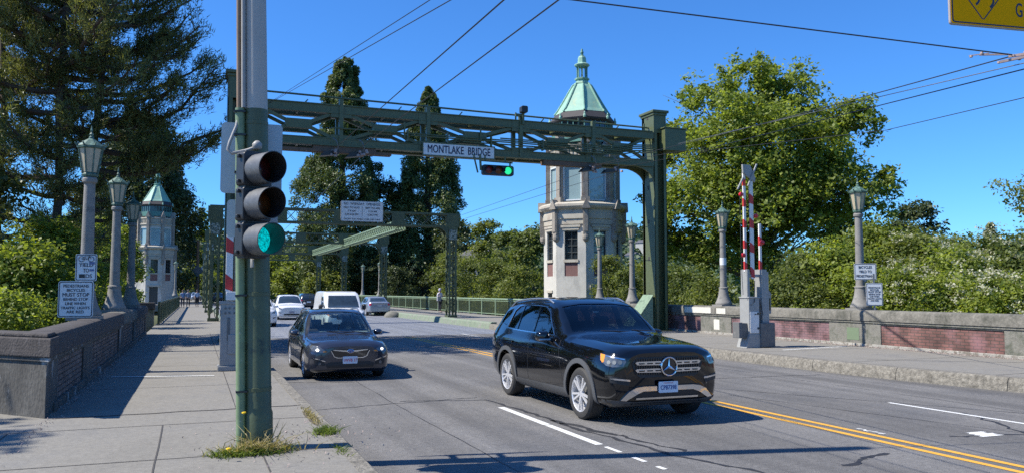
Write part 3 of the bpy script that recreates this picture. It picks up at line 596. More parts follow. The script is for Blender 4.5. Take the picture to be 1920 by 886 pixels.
# ---------------------------------------------------------------- gantry over the road
GY_ = 28.0; GO = (9.4, GY_, .2)
G = thing('bridge_gantry', GO, 'green riveted steel gantry spanning the road from post to post', 'gantry')
st = M['steel']
def gb(b, name, m=None, **k): return b.build(name, m or st, G, GO, **k)
for x0, x1 in ((.80, 1.38), (17.22, 17.80)):
    b = MB(); b.box(x0 + .02, x1 - .02, GY_ + .30, GY_ + .34, .2, 8.3); b.box(x0, x0 + .15, GY_ + .0, GY_ + .02, .2, 8.3); b.box(x1 - .13, x1, GY_ + .0, GY_ + .02, .2, 8.3); b.box(x0 + .031, x1 - .031, GY_ + .01, GY_ + .05, 8.3, 9.1); b.box(x0, x1, GY_ + .75, GY_ + .93, .2, 9.1)
    for x in (x0, x1 - .03): b.box(x, x + .03, GY_, GY_ + .95, .2, 9.1)
    b.box(x0 + .26, x0 + .31, GY_ + .22, GY_ + .30, .2, 8.3)
    gb(b, 'post', bevel=.006)
    b = MB(); b.box(x0 - .09, x1 + .09, GY_ - .1, GY_ + 1.05, 9.13, 9.24); b.box(x0 - .04, x1 + .04, GY_ - .04, GY_ + 1., 9.03, 9.13); gb(b, 'post_cap', bevel=.02)
    for z in (1.6, 3.1, 4.6, 6.0, 8.9): b = MB(); b.box(x0 - .004, x0, GY_ + .42, GY_ + .54, z, z + .16); gb(b, 'access_hole', M['eave'])
    b = MB(); b.box(x0 - .1, x1 + .1, GY_ - .1, GY_ + 1.05, .2, .3); gb(b, 'foot_plate')
b = MB(); b.prism([(17.15, .25), (16.2, .25), (16.2, .45), (17.15, 1.7)], GY_ + .1, GY_ + .13, 'y'); b.prism([(17.15, .25), (16.2, .25), (16.2, .45), (17.15, 1.7)], GY_ + .8, GY_ + .83, 'y'); b.bar((16.2, GY_ + .46, .45), (17.15, GY_ + .46, 1.7), .8, .02); gb(b, 'base_brace', M['pale_green'])
for pl, y in (('front', GY_), ('rear', GY_ + .78)):
    b = MB(); b.box(1.38, 17.22, y + .00, y + .16, 8.06, 8.31); b.box(1.65, 17.15, y - .05, y + .21, 8.31, 8.345); b.box(1.65, 17.15, y - .03, y + .19, 8.03, 8.06); gb(b, 'top_chord')
    b = MB(); b.box(1.38, 17.22, y + .00, y + .16, 6.93, 7.14); b.box(1.65, 17.15, y - .05, y + .21, 6.88, 6.93); b.box(1.65, 17.15, y - .03, y + .19, 7.14, 7.165); gb(b, 'bottom_chord')
    vx = [1.65, 4.55, 7.7, 11.35, 14.45, 17.1]
    for a, c in zip(vx, vx[1:]):
        m_ = (a + c) / 2
        for sx in (-1, 1):
            for sz, zc in ((1, 8.05), (-1, 7.15)):
                xe = m_ + sx * ((c - a) / 2 - .25); xi = m_ + sx * .40
                b = MB(); b.bar((xi, y + .08, 7.60 + sz * .1), (xe, y + .08, zc), .10, .11); gb(b, 'diagonal')
        b = MB(); b.prism([(m_ - .40, 7.44), (m_ + .40, 7.44), (m_ + .44, 7.48), (m_ + .44, 7.72), (m_ + .40, 7.76), (m_ - .40, 7.76), (m_ - .44, 7.72), (m_ - .44, 7.48)], y - .012, y + .17, 'y'); gb(b, 'gusset_plate')
    for x in vx[1:-1]:
        if pl == 'front':
            b = MB(); b.box(x - .36, x + .36, y - .014, y - .002, 7.90, 8.305); gb(b, 'gusset_plate')
            b = MB(); b.box(x - .36, x + .36, y - .014, y - .002, 6.935, 7.28); gb(b, 'gusset_plate')
        b = MB(); b.box(x - .07, x + .07, y - .06, y + .10, 6.9, 8.55 if pl == 'front' else 8.3); gb(b, 'vertical_strut')
    for sx, px in ((1, 1.39), (-1, 17.21)):
        n = 8; b = MB()
        arc = [(px + sx * 1.15 * (1 - math.cos(R(90) * i / n)), 6.9 - .62 * (1 - math.sin(R(90) * i / n))) for i in range(n + 1)]
        b.prism(arc + [(px, 6.92)], y + .03, y + .10, 'y'); gb(b, 'knee_bracket')
for z in (6.95, 8.1):
    b = MB()
    for x in [1.65, 3.1, 4.55, 6.1, 7.7, 9.5, 11.35, 12.9, 14.45, 15.8]: b.bar((x, GY_ + .16, z), (x, GY_ + .78, z), .08, .08)
    for i, (a, c) in enumerate(zip([1.65, 3.1, 4.55, 6.1, 7.7, 9.5, 11.35, 12.9, 14.45], [3.1, 4.55, 6.1, 7.7, 9.5, 11.35, 12.9, 14.45, 15.8])): b.bar((a, GY_ + (.1 if i % 2 else .84), z), (c, GY_ + (.84 if i % 2 else .1), z), .06, .04)
    gb(b, 'cross_bracing')
b = MB(); b.tube([(1.65, GY_ + .4, 8.72), (17.2, GY_ + .4, 8.56)], .035, 8)
for x in (4.55, 7.7, 11.3, 14.0, 17.0): b.bar((x, GY_ + .4, 8.3), (x, GY_ + .4, 8.72), .05, .05)
gb(b, 'top_pipe')
b = MB()
for k, (y, z, x0, x1) in enumerate(((-.10, 7.50, 4.2, 16.3), (-.16, 7.42, 7.0, 16.2), (-.10, 7.34, 9.0, 16.0), (-.05, 7.58, 10.5, 16.1), (-.2, 7.25, 11.5, 15.8))): b.tube([(x0, GY_ + y, z), (15.5, GY_ + y, z), (16.1, GY_ + y, z + .12), (17.2, GY_ + y, z + .18)], .028, 7)
for x in (6.9, 8.4, 10.1, 12.2, 14.1): b.box(x - .02, x + .02, GY_ - .2, GY_ - .04, 7.2, 7.62)
gb(b, 'conduit_pipe')
for x, z in ((3.3, 8.33), (6.6, 8.35), (8.9, 8.35), (12.2, 8.35), (15.5, 8.35)): b = MB(); b.bar((x, GY_, z), (x + .1, GY_, z + .12), .04, .04); gb(b, 'small_stub')
for x in (9.7, 6.8): b = MB(); b.bar((x, GY_ - .08, 7.3), (x, GY_ - .08, 7.9), .05, .05); gb(b, 'pipe_stub')
b = MB(); b.box(2.4, 6.35, GY_ - .02, GY_ + .32, 6.66, 6.76); b.box(3.6, 5.8, GY_ + .0, GY_ + .3, 6.76, 6.88); gb(b, 'wire_board', M['rust'])
b = MB(); b.box(12.3, 14.8, GY_ - .02, GY_ + .3, 6.7, 6.88); gb(b, 'wire_board', M['rust'])
b = MB(); b.box(17.55, 18.55, GY_ - .32, GY_ + .35, 7.55, 8.45); b.box(17.50, 18.60, GY_ - .36, GY_ + .38, 8.45, 8.50); gb(b, 'switch_box', bevel=.015)
def insul(x, y, z):
    t = thing('trolley_insulator', (x, y, z), 'x', 'insulator', 'pinkish wire insulators under the gantry')
    b = MB(); r2 = random.Random(int(x * 10))
    for k in range(7): b.lathe([(.0, -.05), (.06, -.03), (.05, .04), (0, .06)], 8, (r2.uniform(-.16, .16), r2.uniform(-.2, .1), r2.uniform(-.12, .10)), cap=False)
    b.build('clamp', M['insul'], t, smooth=50)
    b = MB(); b.tube([(-.1, 0, .5), (.0, -.06, .42), (.08, -.06, .2), (0, 0, 0)], .018, 6); b.build('jumper_cable', M['wire_grey'], t, smooth=60)
    b = MB(); b.prism([(-.55, -.14), (.1, -.05), (.1, .09), (-.4, .02)], -.02, .3, 'y'); b.build('wire_shoe', M['signal_black'], t); return t
for x, lb in ((4.35, 'leftmost wire insulator under the gantry, left of the bridge name'), (5.25, 'second wire insulator under the gantry, nearer the bridge name board'), (14.35, 'third wire insulator from the left, in front of the near tower'), (15.35, 'rightmost wire insulator under the gantry, nearest the right post')):
    insul(x, GY_ - .2, 6.62)['label'] = lb
# name board and hanging signal on the gantry
t = thing('name_board', (8.85, GY_ - .12, 6.98), 'long white board lettered MONTLAKE BRIDGE on the gantry', 'sign')
b = MB(); b.box(-1.37, 1.37, -.03, 0, -.22, .22); b.build('board', M['white_sign'], t)
b = MB(); ring(b, [(-1.4, -.25), (1.4, -.25), (1.4, .25), (-1.4, .25)], [(-1.36, -.21), (1.36, -.21), (1.36, .21), (-1.36, .21)], -.036); b.box(-1.4, 1.4, -.028, .02, -.25, -.22); b.build('rim', M['steel'], t)
text('lettering', 'MONTLAKE  BRIDGE', .40, (0, -.033, -.005), (R(90), 0, 0), M['blue_black'], t, .001, bold=.006, fit=2.42)
t = thing('traffic_signal', (10.35, GY_ - .25, 6.33), 'small horizontal traffic signal hanging under the gantry with its right light green', 'traffic light')
b = MB(); b.prism(rrect(-.62, .62, -.19, .19, .08), 0, .2, 'y'); b.build('housing', M['signal_black'], t, bevel=.01)
for k, m in ((-1, 'lens_red2'), (0, 'lens_amber2'), (1, 'lens_green2')):
    b = MB(); b.lathe([(.14, -.005), (.10, -.03), (0, -.04)], 20, (.38 * k, 0, 0), axis='y', cap=False); b.build('lens', M[m], t, smooth=60)
    b = MB(); n = 16; vs = [(.38 * k + .155 * math.cos(PI * j / n - .3 * (1 - 2 * j / n)), -f, .155 * math.sin(PI * j / n - .3 * (1 - 2 * j / n))) for f in (0, .14) for j in range(n + 1)]
    b.add(vs, [(j, j + 1, j + n + 2, j + n + 1) for j in range(n)]); b.build('visor', M['signal_black'], t, smooth=60)
b = MB(); b.bar((-.95, .1, .55), (-.78, .1, -.12), .05, .05); b.bar((-.7, .1, .55), (-.66, .1, -.02), .07, .07); b.bar((-.7, .1, .34), (.6, .1, .32), .05, .05); b.bar((-.5, .1, .34), (-.5, .1, .55), .05, .05); b.bar((.5, .1, .15), (.5, .1, .34), .05, .05); b.bar((.3, .1, .34), (.3, .1, .55), .05, .05)
b.build('hanger', M['steel'], t)
t = thing('horn_speaker', (11.4, GY_ - .16, 8.72), 'small black horn on top of the gantry right of the bridge name', 'loudspeaker')
b = MB(); b.prism(rrect(-.13, .13, -.13, .13, .06), -.14, .12, 'y'); b.build('horn', M['signal_black'], t, bevel=.01); b = MB(); b.bar((0, .05, -.13), (0, .05, -.55), .08, .08); b.bar((-.3, .1, -.2), (.0, .1, -.2), .1, .1); b.build('bracket', M['steel'], t)

# ---------------------------------------------------------------- overhead wires
def wire(p0, p1, label, r=.012, sag=.0, m='wire', grp='overhead trolley and span wires'):
    n = 12; pts = [Vector(p0).lerp(Vector(p1), i / n) - Vector((0, 0, sag * 4 * (i / n) * (1 - i / n))) for i in range(n + 1)]
    b = MB(); b.tube(pts, r, 5); o = b.build('overhead_wire', M[m], None, smooth=60); tag(o, label, 'wire', grp); return o
wire((4.21, GY_ - .2, 6.66), (3.2, 5, 5.10), 'left of the two thick trolley wires running up from the left insulators', .011)
wire((5.02, GY_ - .2, 6.70), (3.9, 5, 5.2), 'right of the two thick trolley wires running up from the left insulators', .011)
wire((2.02, GY_, 8.13), (2.95, 4, 4.6), 'lower of two thin wires crossing up from the gantry left end', .007)
wire((2.04, GY_, 8.16), (2.62, 4, 4.55), 'upper of two thin wires crossing up from the gantry left end', .006)
wire((14.11, GY_ - .2, 6.68), (16.9, 24, 7.0), 'short wire from the right insulators to the gantry box', .009)
wire((15.76, 24, 7.0), (9.62, 7.0, 4.84), 'topmost dark wire running up to the right frame edge', .009, sag=.03)
wire((15.76, 24, 7.05), (9.4, 6.2, 4.62), 'pale twisted wire just under the topmost wire at right', .007, m='wire_grey')
wire((14.11, GY_ - .2, 6.68), (15.76, 24, 7.0), 'wire from the left one of the right insulators towards the gantry box', .009)
wire((15.34, GY_ - .2, 6.70), (17.4, 24.6, 6.98), 'wire from the right one of the right insulators under the gantry box', .009)
wire((15.3, 22, 6.45), (9.6, 6.6, 4.62), 'third wire down at the right frame edge', .009)
wire((17.4, 26, 7.15), (14.85, 14, 5.58), 'lowest right wire, part nearest the gantry', .007)
wire((14.85, 14, 5.58), (12.2, 8.0, 4.92), 'lowest wire at the right edge, in front of the sky', .008)
wire((.52, 8.9, 5.43), (9.62, 7.0, 4.85), 'span wire crossing the top of the picture to the right edge', .009, sag=.0)
wire((14.3, GY_ - .2, 6.6), (15.2, 47.3, 6.55), 'upper of two thin wires beyond the gantry before the near tower', .010)
wire((15.5, GY_ - .2, 6.6), (15.45, 47.3, 6.35), 'lower of two thin wires beyond the gantry before the near tower', .010)
wire((5.3, GY_ + .3, 6.6), (5.3, 67, 5.6), 'trolley wire running on over the bridge from the left insulators', .012)
t = thing('wire_clamp', (9.62, 7.0, 4.84), 'pinkish metal wire clamp at the right edge below the yellow sign', 'wire clamp')
b = MB(); b.bar((-.02, .05, 0), (.28, -.3, .02), .03, .03); b.bar((-.28, .25, .05), (-.02, .05, .03), .02, .02); b.bar((-.12, .1, -.07), (.2, -.2, -.01), .035, .03)
b.bar((-.37, .33, .05), (-.2, .18, .06), .012, .012)
for x_, z_ in ((-.35, .04), (-.26, .07), (-.12, -.07), (.0, .0), (.05, -.05), (.1, .03)): b.lathe([(0, -.02), (.02, -.012), (.02, .012), (0, .02)], 8, (x_, -.9 * x_, z_), cap=False)
b.build('clamp', M['insul'], t)

# ---------------------------------------------------------------- portal frames over the bascule span
def lattice(b, p0, p1, w, n, nrm, t=.03, s=.05):
    """X lacing between two chords parallel to p0-p1, offset +-w/2 along nrm"""
    p0 = Vector(p0); p1 = Vector(p1); nrm = Vector(nrm) * w / 2
    for i in range(n):
        a = p0.lerp(p1, i / n); c = p0.lerp(p1, (i + 1) / n)
        b.bar(a - nrm, c + nrm, s, t); b.bar(a + nrm, c - nrm, s, t)
def make_portal():
    t = thing('portal_frame', (0, 0, .25), 'x', 'portal frame')
    S = M['steel_lattice']; x0, x1 = .85, 14.6
    for x in (x0, x1):
        b = MB()
        for dx in (-.20, .20):
            for dy in (-.3, .3): b.box(x + dx - .05, x + dx + .05, dy - .05, dy + .05, -.1, 6.3)
        for z in (.0, 5.4): b.box(x - .3, x + .3, -.36, .36, z - .05, z + .12)
        b.build('post', S, t)
        b = MB()
        for dy in (-.3, .3): lattice(b, (x, dy, .3), (x, dy, 5.3), .40, 11, (1, 0, 0))
        for dx in (-.27, .27): lattice(b, (x + dx, 0, .3), (x + dx, 0, 5.3), .6, 9, (0, 1, 0))
        b.build('lacing', S, t)
        b = MB(); sx = 1 if x < 5 else -1; n = 6
        arc = [(x + sx * (.3 + .75 * (1 - math.cos(R(90) * i / n))), 5.5 - .0 - .85 * (1 - math.sin(R(90) * i / n))) for i in range(n + 1)]
        for dy in (-.34, .30): b = MB(); b.prism(arc + [(x + sx * .3, 5.5)], dy, dy + .04, 'y'); b.build('knee_bracket', S, t)
        b = MB(); b.box(x - .26, x + .26, -.372, -.362, 4.75, 5.35); b.build('tagged_plate', mat('scribbled_plate', (.30, .34, .30), .6, var=.1, col2=(.05, .08, .06), lo=.47, hi=.52, s2=9), t)
    b = MB()
    for dy in (-.3, .3):
        for z in (5.55, 6.3): b.box(x0 - .3, x1 + .3, dy - .06, dy + .06, z - .06, z + .06)
    b.box(x0 - .3, x1 + .3, -.30, .30, 6.3, 6.33)
    for k in range(5): xx = x0 + (x1 - x0) * (k + .0) / 4; b.box(xx - .4, xx + .4, -.37, -.36, 5.55, 6.3)
    b.build('beam', S, t)
    b = MB()
    for dy in (-.3, .3): lattice(b, (x0, dy, 5.925), (x1, dy, 5.925), .70, 22, (0, 0, 1))
    lattice(b, (x0, 0, 5.55), (x1, 0, 5.55), .6, 20, (0, 1, 0)); b.build('beam_lacing', S, t)
    return t
pf = make_portal()
for i, (y, lb) in enumerate(((47.5, 'nearest green lattice portal frame, carrying the weekday openings sign'), (67, 'second lattice portal frame beyond the signed one'), (86.5, 'third lattice portal frame, at the far end of the lit strut'), (106, 'farthest lattice portal frame over the bridge'))):
    o = pf if i == 0 else copy_tree(pf); o.location = (0, y, .25); o['label'] = lb; o['group'] = 'lattice portal frames over the bridge'
for y0, y1, lb in ((48.0, 66.5, 'nearer sunlit lattice strut joining the first two portal frames'), (67.5, 86.0, 'farther lattice strut joining the second and third portal frames')):
    t = thing('longitudinal_strut', (11.5, y0, 5.8), lb, 'strut', 'struts joining the portal frames')
    b = MB(); L_ = y1 - y0
    for dx in (-.3, .3):
        for z in (-.2, .3): b.box(dx - .04, dx + .04, 0, L_, z - .04, z + .04)
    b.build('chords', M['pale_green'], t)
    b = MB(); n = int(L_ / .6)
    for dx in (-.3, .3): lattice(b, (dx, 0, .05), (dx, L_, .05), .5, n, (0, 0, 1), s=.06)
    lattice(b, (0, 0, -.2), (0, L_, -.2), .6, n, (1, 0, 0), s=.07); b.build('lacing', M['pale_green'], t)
t = sign_plate('openings_sign', 'white no weekday openings sign fixed on the nearest portal beam', (8.95, 47.05, 6.52), 0, 2.5, 1.2,
    [('NO  WEEKDAY  OPENINGS', .20, .42, .86), ('EXCEPT FOR VESSELS OVER 1000 TONS', .12, -.47, .86)], border=True, th=.03)
for s, x, z in (('MAY TO AUG', -.62, .2), ('7-9 AM', -.62, .0), ('3:30-6:30 PM', -.62, -.2), ('SEPT TO APR', .62, .2), ('7-10 AM', .62, .0), ('3:30-7 PM', .62, -.2)):
    text('lettering', s, .15, (x, -.033, z), (R(90), 0, 0), M['black_paint'], t, .001, bold=.003)
b = MB(); b.box(-.01, .01, -.034, -.03, -.28, .26); b.build('divider', M['black_paint'], t)

# ---------------------------------------------------------------- railings
def railing(x, y0, y1, z, lab, post_side):
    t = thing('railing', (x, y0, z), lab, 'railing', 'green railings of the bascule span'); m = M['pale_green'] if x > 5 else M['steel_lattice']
    b = MB(); b.tube([(0, 0, 1.08), (0, y1 - y0, 1.08)], .06, 8); b.box(-.03, .03, 0, y1 - y0, .95, .99); b.box(-.03, .03, 0, y1 - y0, .10, .15); b.build('rails', m, t, smooth=50)
    n = int((y1 - y0) / 2.6)
    for i in range(n + 1):
        y = (y1 - y0) * i / n; b = MB(); b.box(-.05, .05, y - .06, y + .06, -.3, 1.06); b.build('post', m, t)
    b = MB(); k = int((y1 - y0) / .17)
    for i in range(k): y = (i + .5) * (y1 - y0) / k; b.box(-.016, .016, y - .02, y + .02, .15, .95)
    b.build('balusters', M['steel_lattice'], t)
railing(18.25, 41.3, 106, .25, 'green baluster railing along the right side of the bridge', 1)
railing(-1.75, 43.5, 92, .2, 'dark green railing beside the left pavement, leading to the far tower', -1)
b = MB(); b.box(12.9, 13.28, 51.5, 52.6, 0, .0); 
t = thing('kerb_hump', (13.0, 56.5, 0), 'small rounded dark hump on the road edge beside the silver car', 'kerb block')
b = MB(); b.lathe([(.6, 0), (.58, .15), (.45, .32), (.25, .42), (0, .46)], 14); b.build('hump', M['wall_concrete'], t, smooth=60)

# ---------------------------------------------------------------- bridge towers
def make_tower():
    t = thing('bridge_tower', (0, 0, .2), 'x', 'tower', 'bridge towers')
    ph = PI / 8; c8 = 1 / math.cos(PI / 8)
    def oct_(b, pr): return b.lathe([(a * c8, z) for a, z in pr], 8, ph=ph)
    def face(k):     # frame of face k: centre direction and tangent
        a = -PI / 2 + k * PI / 4; return Vector((math.cos(a), math.sin(a), 0)), Vector((-math.sin(a), math.cos(a), 0))
    def fbox(b, k, ap, u0, u1, z0, z1, d0, d1):
        n, tg = face(k); vs = [n * (ap + d) + tg * u + Vector((0, 0, z)) for z in (z0, z1) for d in (d0, d1) for u in (u0, u1)]
        b.add(vs, [(0, 2, 3, 1), (4, 5, 7, 6), (0, 1, 5, 4), (2, 6, 7, 3), (0, 4, 6, 2), (1, 3, 7, 5)])
    A = 2.27; ZS, WT = -1.6, 2
    # stucco shaft as panels around each window so that openings are real
    hw = .98 * A * math.tan(PI / 8) * 1.012
    b = MB()
    for k in range(8):
        holes = [(-.42, .42, 3.95, 5.65), (-.42, .42, 2.95, 3.78)] + ([(-.30, .30, 1.15, 1.95)] if k % 2 == 0 else [])
        if k == 0: holes = [(-.42, .42, 3.95, 5.65), (-.42, .42, 2.95, 3.78), (-.5, .5, .0, 2.2)]
        zs = sorted({ZS, 6.2} | {z for h in holes for z in h[2:]})
        for z0, z1 in zip(zs, zs[1:]):
            hh = [h for h in holes if h[2] <= z0 + 1e-6 and h[3] >= z1 - 1e-6]
            if hh: h = hh[0]; fbox(b, k, A, -hw, h[0], z0, z1, -.3, 0); fbox(b, k, A, h[1], hw, z0, z1, -.3, 0)
            else: fbox(b, k, A, -hw, hw, z0, z1, -.3, 0)
    b.build('wall', M['stucco'], t, fix=True)
    b = MB(); oct_(b, [(A - .32, ZS), (A - .32, 6.2)]); b.build('inner_core', M['dark_glass'], t)
    for k in range(8):
        b = MB(); fbox(b, k, A, -.42, .42, 3.95, 5.65, -.20, -.17); f = b.build('window', M['dark_glass'], t)
        b = MB()
        for u in (-.41, -.02, .37): fbox(b, k, A, u, u + .05, 3.95, 5.65, -.17, -.12)
        for z in (3.95, 4.35, 4.75, 5.15, 5.58): fbox(b, k, A, -.42, .42, z, z + .05, -.168, -.125)
        b.build('frame', M['frame_dark'], f)
        b = MB(); fbox(b, k, A, -.47, .47, 3.78, 3.95, -.1, .05); b.build('sill', M['stone'], f)
        b = MB(); fbox(b, k, A, -.42, .42, 2.95, 3.78, -.1, -.04); b.build('spandrel_panel', M['terracotta'], t)
        if k == 0:
            b = MB(); fbox(b, k, A, -.5, .5, 0, 2.2, -.2, -.15); b.build('door', M['frame_dark'], t)
            b = MB(); fbox(b, k, A, -.72, .72, 2.2, 2.42, -.05, .12); b.build('door_hood', M['stone'], t)
        elif k % 2 == 0:
            b = MB(); fbox(b, k, A, -.3, .3, 1.15, 1.95, -.2, -.16); b.build('window', M['dark_glass'], t)
            b = MB(); fbox(b, k, A, -.4, .4, 1.95, 2.10, -.1, .06); b.build('lintel', M['stone'], t)
    # stone belt with stepped bands and pilaster brackets
    b = MB(); oct_(b, [(A + .02, 5.98), (A + .02, 6.05), (A + .06, 6.05), (A + .06, 6.35), (A + .12, 6.38), (A + .12, 6.72), (A + .08, 6.74), (A + .08, 6.9), (A + .26, 7.02), (A + .33, 7.12), (A + .33, 7.26), (A + .12, 7.38), (2.1, 7.42), (2.1, 6.0)])
    for k in range(8): fbox(b, k, A, -.52, .52, 5.70, 5.86, 0, .08); fbox(b, k, A, -.62, .62, 5.86, 5.99, 0, .12)
    b.build('belt_course', M['stone'], t)
    for k in range(8):
        a = -PI / 2 + (k + .5) * PI / 4; n = Vector((math.cos(a), math.sin(a), 0)); tg = Vector((-math.sin(a), math.cos(a), 0)); r = A * c8
        def cb(b, u0, u1, z0, z1, d0, d1):
            vs = [n * (r + d) + tg * u + Vector((0, 0, z)) for z in (z0, z1) for d in (d0, d1) for u in (u0, u1)]
            b.add(vs, [(0, 2, 3, 1), (4, 5, 7, 6), (0, 1, 5, 4), (2, 6, 7, 3), (0, 4, 6, 2), (1, 3, 7, 5)])
        b = MB(); cb(b, -.17, .17, 5.45, 7.05, -.2, .20); cb(b, -.11, .11, 5.6, 7.0, .2, .25)
        vs = [n * (r + d) + tg * u + Vector((0, 0, z)) for d in (-.1, .36) for u, z in ((-.27, 6.95), (.27, 6.95), (0, 7.55))]; b.add(vs, [(0, 1, 2), (3, 5, 4), (0, 3, 4, 1), (1, 4, 5, 2), (2, 5, 3, 0)])
        p = n * (r + .02); b.lathe([(0, 4.98), (.12, 5.02), (.20, 5.14), (.22, 5.30), (.20, 5.45)], 12, (p.x, p.y, 0), cap=False)
        b.build('bracket_pilaster', M['stone_dark'], t)
    # lantern room: tall glazing between piers
    U = 2.0
    b = MB(); oct_(b, [(U - .12, 7.4), (U - .12, 9.75)]); b.build('glazing', M['tower_glass'], t)
    hu = U * math.tan(PI / 8)
    for k in range(8):
        b = MB()
        for u in (-.60, .52): fbox(b, k, U, u, u + .08, 7.5, 9.7, -.1, -.02)
        fbox(b, k, U, -.6, .6, 7.5, 7.58, -.1, -.02); fbox(b, k, U, -.6, .6, 9.62, 9.7, -.1, -.02)
        b.build('window_frame', M['frame_white'], t)
    b = MB()
    for k in range(8):
        a = -PI / 2 + (k + .5) * PI / 4; n = Vector((math.cos(a), math.sin(a), 0)); tg = Vector((-math.sin(a), math.cos(a), 0)); r = U * c8
        for u0, u1, z0, z1, d0, d1 in ((-.22, .22, 7.4, 11.3, -.3, .06), (-.15, .15, 7.4, 11.0, .06, .16), (-.26, .26, 7.38, 7.7, -.2, .20)):
            vs = [n * (r + d) + tg * u + Vector((0, 0, z)) for z in (z0, z1) for d in (d0, d1) for u in (u0, u1)]
            b.add(vs, [(0, 2, 3, 1), (4, 5, 7, 6), (0, 1, 5, 4), (2, 6, 7, 3), (0, 4, 6, 2), (1, 3, 7, 5)])
        vs = [n * (r + d) + tg * u + Vector((0, 0, z)) for d in (-.25, .24) for u, z in ((-.28, 11.0), (.28, 11.0), (0, 11.75))]; b.add(vs, [(0, 1, 2), (3, 5, 4), (0, 3, 4, 1), (1, 4, 5, 2), (2, 5, 3, 0)])
    b.build('pier', M['stone_dark'], t)
    b = MB(); oct_(b, [(U - .3, 9.7), (U - .02, 9.7), (U - .02, 10.0), (U + .07, 10.05), (U + .07, 10.15), (U - .02, 10.2), (U - .02, 10.75), (U + .06, 10.8), (U + .06, 10.95), (U - .1, 11.0), (U - .3, 11.0)])
    for k in range(8):
        for i in range(5): u = -.5 + i * .25 - .04; fbox(b, k, U, u, u + .08, 10.25, 10.7, -.02, .03)
    b.build('frieze', M['stone'], t)
    # clerestory, eave, roof
    b = MB(); oct_(b, [(1.72, 10.9), (1.72, 12.5)]); b.build('clerestory_glass', M['dark_glass'], t)
    b = MB()
    for k in range(8):
        for i in range(5): u = -.72 + i * .36 - .03; fbox(b, k, 1.72, u, u + .06, 11.3, 12.45, 0, .06)
        fbox(b, k, 1.72, -.75, .75, 11.15, 11.75, 0, .08)
    b.build('mullions', M['copper_dark'], t)
    b = MB(); oct_(b, [(1.70, 12.40), (1.88, 12.56), (1.92, 12.66), (1.56, 13.16), (1.4, 13.16)]); b.build('eave', M['eave'], t)
    RF = [(1.62, 13.10), (1.46, 13.32), (1.20, 13.78), (.93, 14.28), (.70, 14.72), (.54, 15.0), (.46, 15.08)]
    b = MB(); oct_(b, RF); b.build('roof', M['copper'], t)
    b = MB()
    for k in range(8):
        a = -PI / 2 + (k + .5) * PI / 4; n = Vector((math.cos(a), math.sin(a), 0))
        b.tube([n * (r * c8 + .02) + Vector((0, 0, z + .02)) for r, z in RF], .06, 6)
        p = n * (1.9 * c8); b.lathe([(.09, 12.58), (.10, 12.7), (.05, 12.8), (.06, 12.86), (0, 12.98)], 8, (p.x, p.y, 0), cap=False)
    b.build('roof_rib', M['copper'], t)
    b = MB(); oct_(b, [(.47, 15.02), (.49, 15.10), (.48, 15.18), (.38, 15.22), (.34, 15.34), (.43, 15.40), (.44, 15.48), (.34, 15.50)]); b.build('cupola_base', M['copper'], t); b = MB(); oct_(b, [(.34, 16.24), (.42, 16.28), (.46, 16.36), (.44, 16.40), (.30, 16.46), (.26, 16.50), (.235, 16.82), (.18, 16.94), (.1, 16.96)])
    b.build('cupola', M['copper'], t)
    b = MB()
    for k in range(8): a = -PI / 2 + (k + .5) * PI / 4; b.lathe([(.055, 15.5), (.045, 15.58), (.045, 16.1), (.07, 16.25)], 6, (.31 * math.cos(a), .31 * math.sin(a), 0))
    b.build('cupola_column', M['copper_dark'], t)
    b = MB(); b.lathe([(.08, 16.95), (.12, 17.01), (.07, 17.07), (.11, 17.14), (.11, 17.22), (.06, 17.28), (.08, 17.35), (0, 17.46)], 10); b.build('finial', M['copper_dark'], t, smooth=60)
    return t
T1 = make_tower(); T1['label'] = 'nearer octagonal bridge tower with green copper roof, behind the gantry on the right'
T2 = copy_tree(T1); T2['label'] = 'far octagonal bridge tower with green copper roof, at the end of the left pavement'
T1.location = (22.45, 45, -.2); T2.location = (-5.15, 113, .2)

# ---------------------------------------------------------------- drawbridge gates
def striped_arm(parent, x, y, z0, z1, w, name='gate_arm', d=.05, n=None):
    b = MB(); b.box(x - w / 2, x + w / 2, y - d / 2, y + d / 2, z0, z1); a = b.build(name, M['gate_white'], parent, bevel=.006)
    k = n or max(2, int((z1 - z0) / .8)); h = (z1 - z0) / k
    for i in range(k):
        b = MB(); zb = z0 + i * h + .06; e = h * .40
        b.prism([(x - w / 2 - .001, zb), (x + w / 2 + .001, zb - w * .8 + .06), (x + w / 2 + .001, zb + e - w * .8), (x - w / 2 - .001, zb + e)], y - d / 2 - .004, y + d / 2 + .004, 'y')
        b.build('red_stripe', M['gate_red'], a)
    return a
t = thing('bridge_gate', (14.85, 18.95, .25), 'grey drawbridge gate machine on the right pavement with raised red and white arms', 'gate')
b = MB(); b.prism([(-.42, 0), (.20, 0), (.08, .38), (-.30, .38)], -.25, .2, 'y'); b.build('base', M['machine'], t, bevel=.01)
b = MB(); b.box(-.30, .06, -.24, .18, .36, 1.42); b.box(-.32, .08, -.26, .2, 1.40, 1.44); cb = b.build('cabinet', M['machine'], t, bevel=.012)
b = MB(); b.box(-.27, .03, -.252, -.238, .42, 1.02); b.build('cabinet_door', M['gate_white'], cb, bevel=.004)
b = MB(); b.box(-.03, .02, -.262, -.25, .93, 1.0); b.box(-.12, -.06, -.262, -.25, .93, .96); b.box(-.03, .02, -.262, -.25, .52, .58); b.build('latch', M['signal_black'], cb)
b = MB(); b.box(.06, .55, -.30, -.12, .02, .70); b.box(.10, .50, -.12, .3, .02, .68); b.build('counterweight', M['machine_dark'], t, bevel=.015)
b = MB(); b.box(-.62, -.50, -.2, .1, .28, .72); b.box(-.50, -.30, -.16, .06, .28, .70); b.build('side_box', M['machine_dark'], t, bevel=.01)
